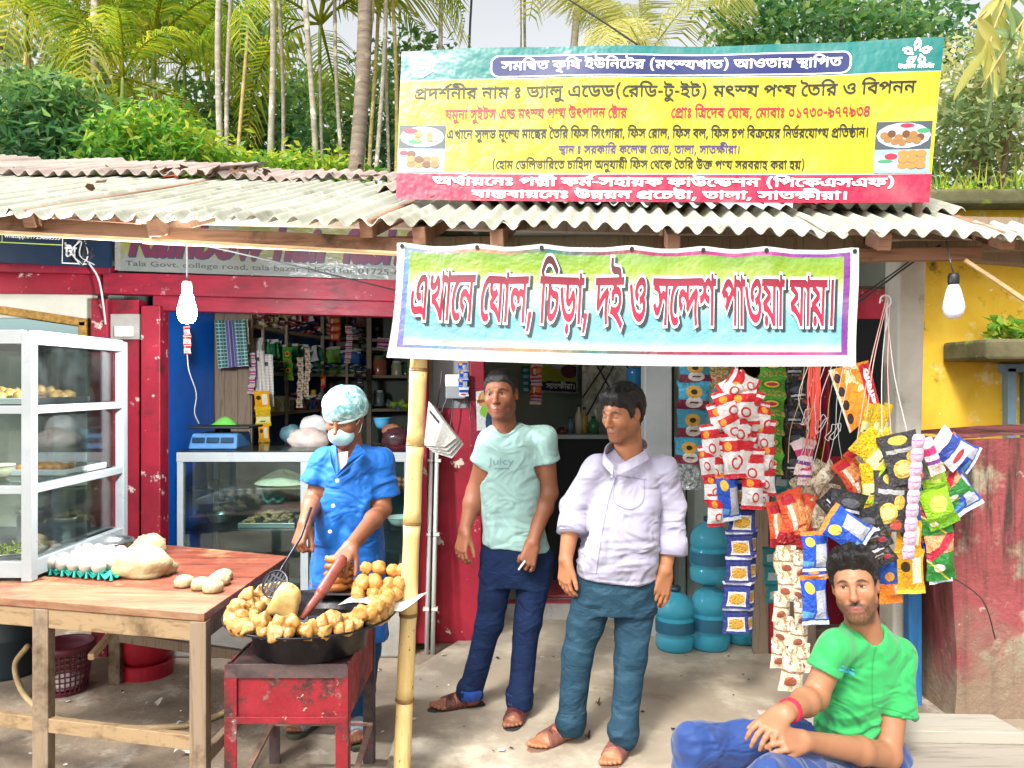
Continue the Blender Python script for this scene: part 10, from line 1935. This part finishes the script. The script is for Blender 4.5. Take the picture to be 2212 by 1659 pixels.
for i, (px, py, Y, w, n, sc_, lab) in enumerate(((335, 150, 10.4, 9, 13, 1.25, 'drooping areca palm with a full crown left of centre'), (697, 118, 9.6, 7, 11, 1.15, 'areca palm with a narrow crown among the trunks'), (60, 90, 10.2, 8, 11, 1.2, 'sunlit yellow palm crown at the top left'), (160, 95, 11.2, 8, 10, 1.1, 'bluish palm crown beside the yellow one at the top left'),
  (265, 235, 9.2, 9, 10, .95, 'low palm with drooping fronds behind the left bushes'), (395, 190, 11.4, 8, 9, 1.0, 'small palm crown behind the drooping areca'), (1138, -20, 10.8, 6, 10, 1.1, 'palm crown hanging into the sky above the banner'), (840, -10, 10, 7, 9, 1.0, 'palm crown at the top beside the coconut trunk'), (598, -60, 11, 8, 9, 1.0, 'palm crown above the middle of the grove'))):
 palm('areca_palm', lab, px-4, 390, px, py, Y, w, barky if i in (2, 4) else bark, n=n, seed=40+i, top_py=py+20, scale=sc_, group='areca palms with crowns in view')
palm('coconut_palm', 'stout brown coconut trunk left of the banner', 763, 400, 785, 0, 7.6, 31, barkc, fm=FC, n=10, seed=71, shaft=False, group=None, top_py=-900)
palm('coconut_palm', 'coconut palm with yellow midribs behind the banner top', 1385, 300, 1398, 110, 9, 20, barkc, fm=FC, n=11, seed=75, top_py=120, shaft=False, group=None, scale=.62)
BT = [('broad_tree', 'dark evergreen mass behind the palm trunks left of the coconut trunk', 12.5, [(520, 250, 1.1, .8, .9), (620, 280, 1.1, .8, 1.0), (700, 330, .9, .7, .8), (560, 340, 1.2, .7, .7), (440, 290, .8, .7, .9), (640, 200, .8, .6, .6)], 4000, .16, L_DK, 1, 0.3),
      ('broad_tree', 'tall airy tree high behind the left palms', 15, [(440, 40, .9, .9, .7), (500, 110, .8, .9, .6), (400, 20, .8, .8, .6), (560, 90, .7, .8, .5), (700, 190, .7, .7, .5)], 3200, .17, L_BG, 2, 0.0),
      ('broad_tree', 'blue green tree at the upper left corner', 13.5, [(0, 60, 1.0, .8, 1.0), (80, 140, 1.0, .8, .8), (-60, 160, 1.0, .8, .8), (230, 150, 1.0, .8, .9), (150, 230, 1.0, .7, .7), (300, 250, 1., .7, .8)], 3600, .16, L_BG, 3, .2),
      ('broad_tree', 'bushy tree close behind the banner at its left', 11.5, [(760, 300, .9, .6, .8), (850, 250, .8, .6, .8), (820, 170, .6, .5, .6), (905, 110, .5, .5, .4), (860, 350, .8, .6, .6)], 3000, .13, L_DK, 4, .28),
      ('broad_tree', 'big evergreen tree above the right half of the banner', 10, [(1680, 30, 1.0, .8, .6), (1800, 60, 1.0, .8, .6), (1920, 40, 1.0, .8, .6), (1620, 80, .6, .6, .4), (1990, 90, .8, .7, .5), (1750, -60, 1.2, .8, .5)], 5200, .13, L_DK, 5, .26),
      ('broad_tree', 'sunlit grey green tree right of the banner', 9, [(2080, 200, .7, .6, .7), (2160, 280, .8, .6, .7), (2080, 340, .7, .6, .6), (2220, 160, .8, .6, .6), (2190, 380, .7, .6, .5), (2040, 420, .4, .4, .3)], 5200, .105, L_BG, 6, .34)]
for (nm, lab, Y, bl, n, sz, lm, sd, tb) in BT:
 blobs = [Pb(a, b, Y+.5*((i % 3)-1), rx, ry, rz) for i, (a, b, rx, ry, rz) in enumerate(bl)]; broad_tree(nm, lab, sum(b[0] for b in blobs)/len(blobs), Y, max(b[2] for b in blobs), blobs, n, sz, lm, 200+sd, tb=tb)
BU = [('leafy_shrub', 'large dark green shrub at the left above the roof', 7.6, [(60, 260, .55, .4, .45), (130, 250, .5, .4, .42), (20, 320, .5, .4, .4), (150, 320, .45, .4, .35), (90, 200, .4, .3, .25)], 3600, .13, L_DK, 1, .26, 3.4),
      ('leafy_shrub', 'bright fresh green shrub between the roof and the low palm', 7.4, [(300, 320, .5, .4, .35), (260, 350, .4, .4, .3), (360, 290, .35, .3, .3), (400, 340, .4, .4, .3), (340, 260, .25, .25, .2)], 5200, .11, L_BR, 2, .12, 3.2),
      ('leafy_shrub', 'yellow green undergrowth shrub below the palm trunks', 8.4, [(470, 360, .5, .4, .25), (560, 375, .5, .4, .2), (420, 385, .4, .3, .2), (640, 370, .5, .4, .22), (730, 375, .4, .3, .2)], 4200, .10, L_BR, 3, .25, 2.6),
      ('leafy_shrub', 'low bright shrub on the yellow house roof at the right', 6.4, [(2050, 440, .30, .3, .10), (2130, 450, .3, .3, .09), (2200, 455, .3, .3, .09), (1990, 452, .2, .2, .08)], 3200, .06, L_BR, 4, .25, 3.0),
      ('leafy_shrub', 'dense green hedge shrub low behind the left palms', 9.6, [(100, 340, 1.0, .5, .3), (250, 380, 1.0, .5, .25), (400, 370, .9, .5, .3)], 4500, .12, L_DK, 5, .1, 2.4)]
for (nm, lab, Y, bl, n, sz, lm, sd, tb, el) in BU:
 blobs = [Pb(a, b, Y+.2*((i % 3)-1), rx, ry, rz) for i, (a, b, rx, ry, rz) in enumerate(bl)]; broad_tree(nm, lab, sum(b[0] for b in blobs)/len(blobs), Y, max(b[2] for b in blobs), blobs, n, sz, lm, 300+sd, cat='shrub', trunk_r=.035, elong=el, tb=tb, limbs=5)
bt = thing('leafy_branch', 'branch with big drooping pale leaves at the top right corner', 'branch', P(2240, -40, 4.6)); mb = MB(); tw = [smooth_curve([P(2290, -120, 4.7), P(2180, -20, 4.6), P(2090, 60, 4.55)], 4), smooth_curve([P(2290, -60, 4.6), P(2200, 60, 4.5), P(2120, 190, 4.5)], 4), smooth_curve([P(2180, -20, 4.6), P(2140, 90, 4.55), P(2160, 160, 4.5)], 4)]
for c in tw: mb.tube(c, .006, 6)
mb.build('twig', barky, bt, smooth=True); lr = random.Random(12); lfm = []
for i in range(3):
 mb = MB(); mb.grid(lambda u, v: Vector(((u-.5)*.075*math.sin(math.pi*min(1, .06+v*.97))**.8, .012*abs(u-.5)*2+.02*math.sin(2.2*v+i), -.26*v)), 4, 8); me = mb.mesh('leaf', L_CO if i else L_BG, True); a = me.attributes.new('tint', 'FLOAT', 'POINT'); a.data.foreach_set('value', [(.45, .62, .8)[i]]*len(me.vertices)); lfm.append(me)
for c in tw:
 for k in range(9):
  p = c[1+int(k*(len(c)-2)/9)]; o = bpy.data.objects.new('leaf', lfm[lr.randrange(3)]); COL.objects.link(o); o.parent = bt; o.location = p-bt.location; o.rotation_euler = (lr.uniform(-.5, .5), lr.uniform(-.8, .8), lr.uniform(0, 6)); s = lr.uniform(.7, 1.25); o.scale = (s, s, s)
pl = thing('small_plant', 'small bright green plant growing on the mossy sunshade', 'plant', P(2190, 730, 5.1)); C = np.array([A(P(2185+nr.uniform(-40, 50), 715+nr.uniform(-26, 14), 5.15+nr.uniform(-.12, .12))) for _ in range(130)]); V, F, T = leaves(C, .085, np.clip(.5+.25*nr.randn(130), 0, 1), 9, 1.6); link('foliage', np_mesh('foliage', V-A(pl.location), F, L_BR, tint=T), pl)
mb = MB(); [mb.tube([P(2180+8*i, 738, 5.15), P(2170+14*i, 705, 5.15)], .004, 5) for i in range(4)]; mb.build('stem', barkd, pl)
gr = MB(); lr = random.Random(5)
for i in range(900):
 p = P(lr.uniform(1960, 2230), 0, 0); x = lr.uniform(2.75, 5.2); y = lr.uniform(5.0, 6.6); b = Vector((x, y, 2.89)); h = lr.uniform(.06, .2); a = lr.uniform(0, 6.28); w = Vector((math.cos(a), math.sin(a), 0))*.006; t_ = b+Vector((lr.uniform(-.06, .06), lr.uniform(-.06, .06), h)); gr.add([b-w, b+w, t_], [(0, 1, 2)])
me = gr.mesh('grass', L_BR); a = me.attributes.new('tint', 'FLOAT', 'POINT'); a.data.foreach_set('value', np.repeat(nr.rand(900)*.5+.4, 3).astype(np.float32)); tag(link('grass', me), 'bright weeds growing along the mossy roof of the yellow house', 'grass', kind='stuff')
C = np.stack([nr.uniform(-9, 6, 3600), nr.uniform(9, 13, 3600), nr.uniform(0, 2.6, 3600)], 1); V, F, T = leaves(C, .16, np.clip(.55+.25*nr.randn(3600), 0, 1), 15); tag(link('undergrowth', np_mesh('undergrowth', V, F, L_DK, tint=T)), 'dense low undergrowth between the trunks behind the shops', 'undergrowth', kind='stuff')
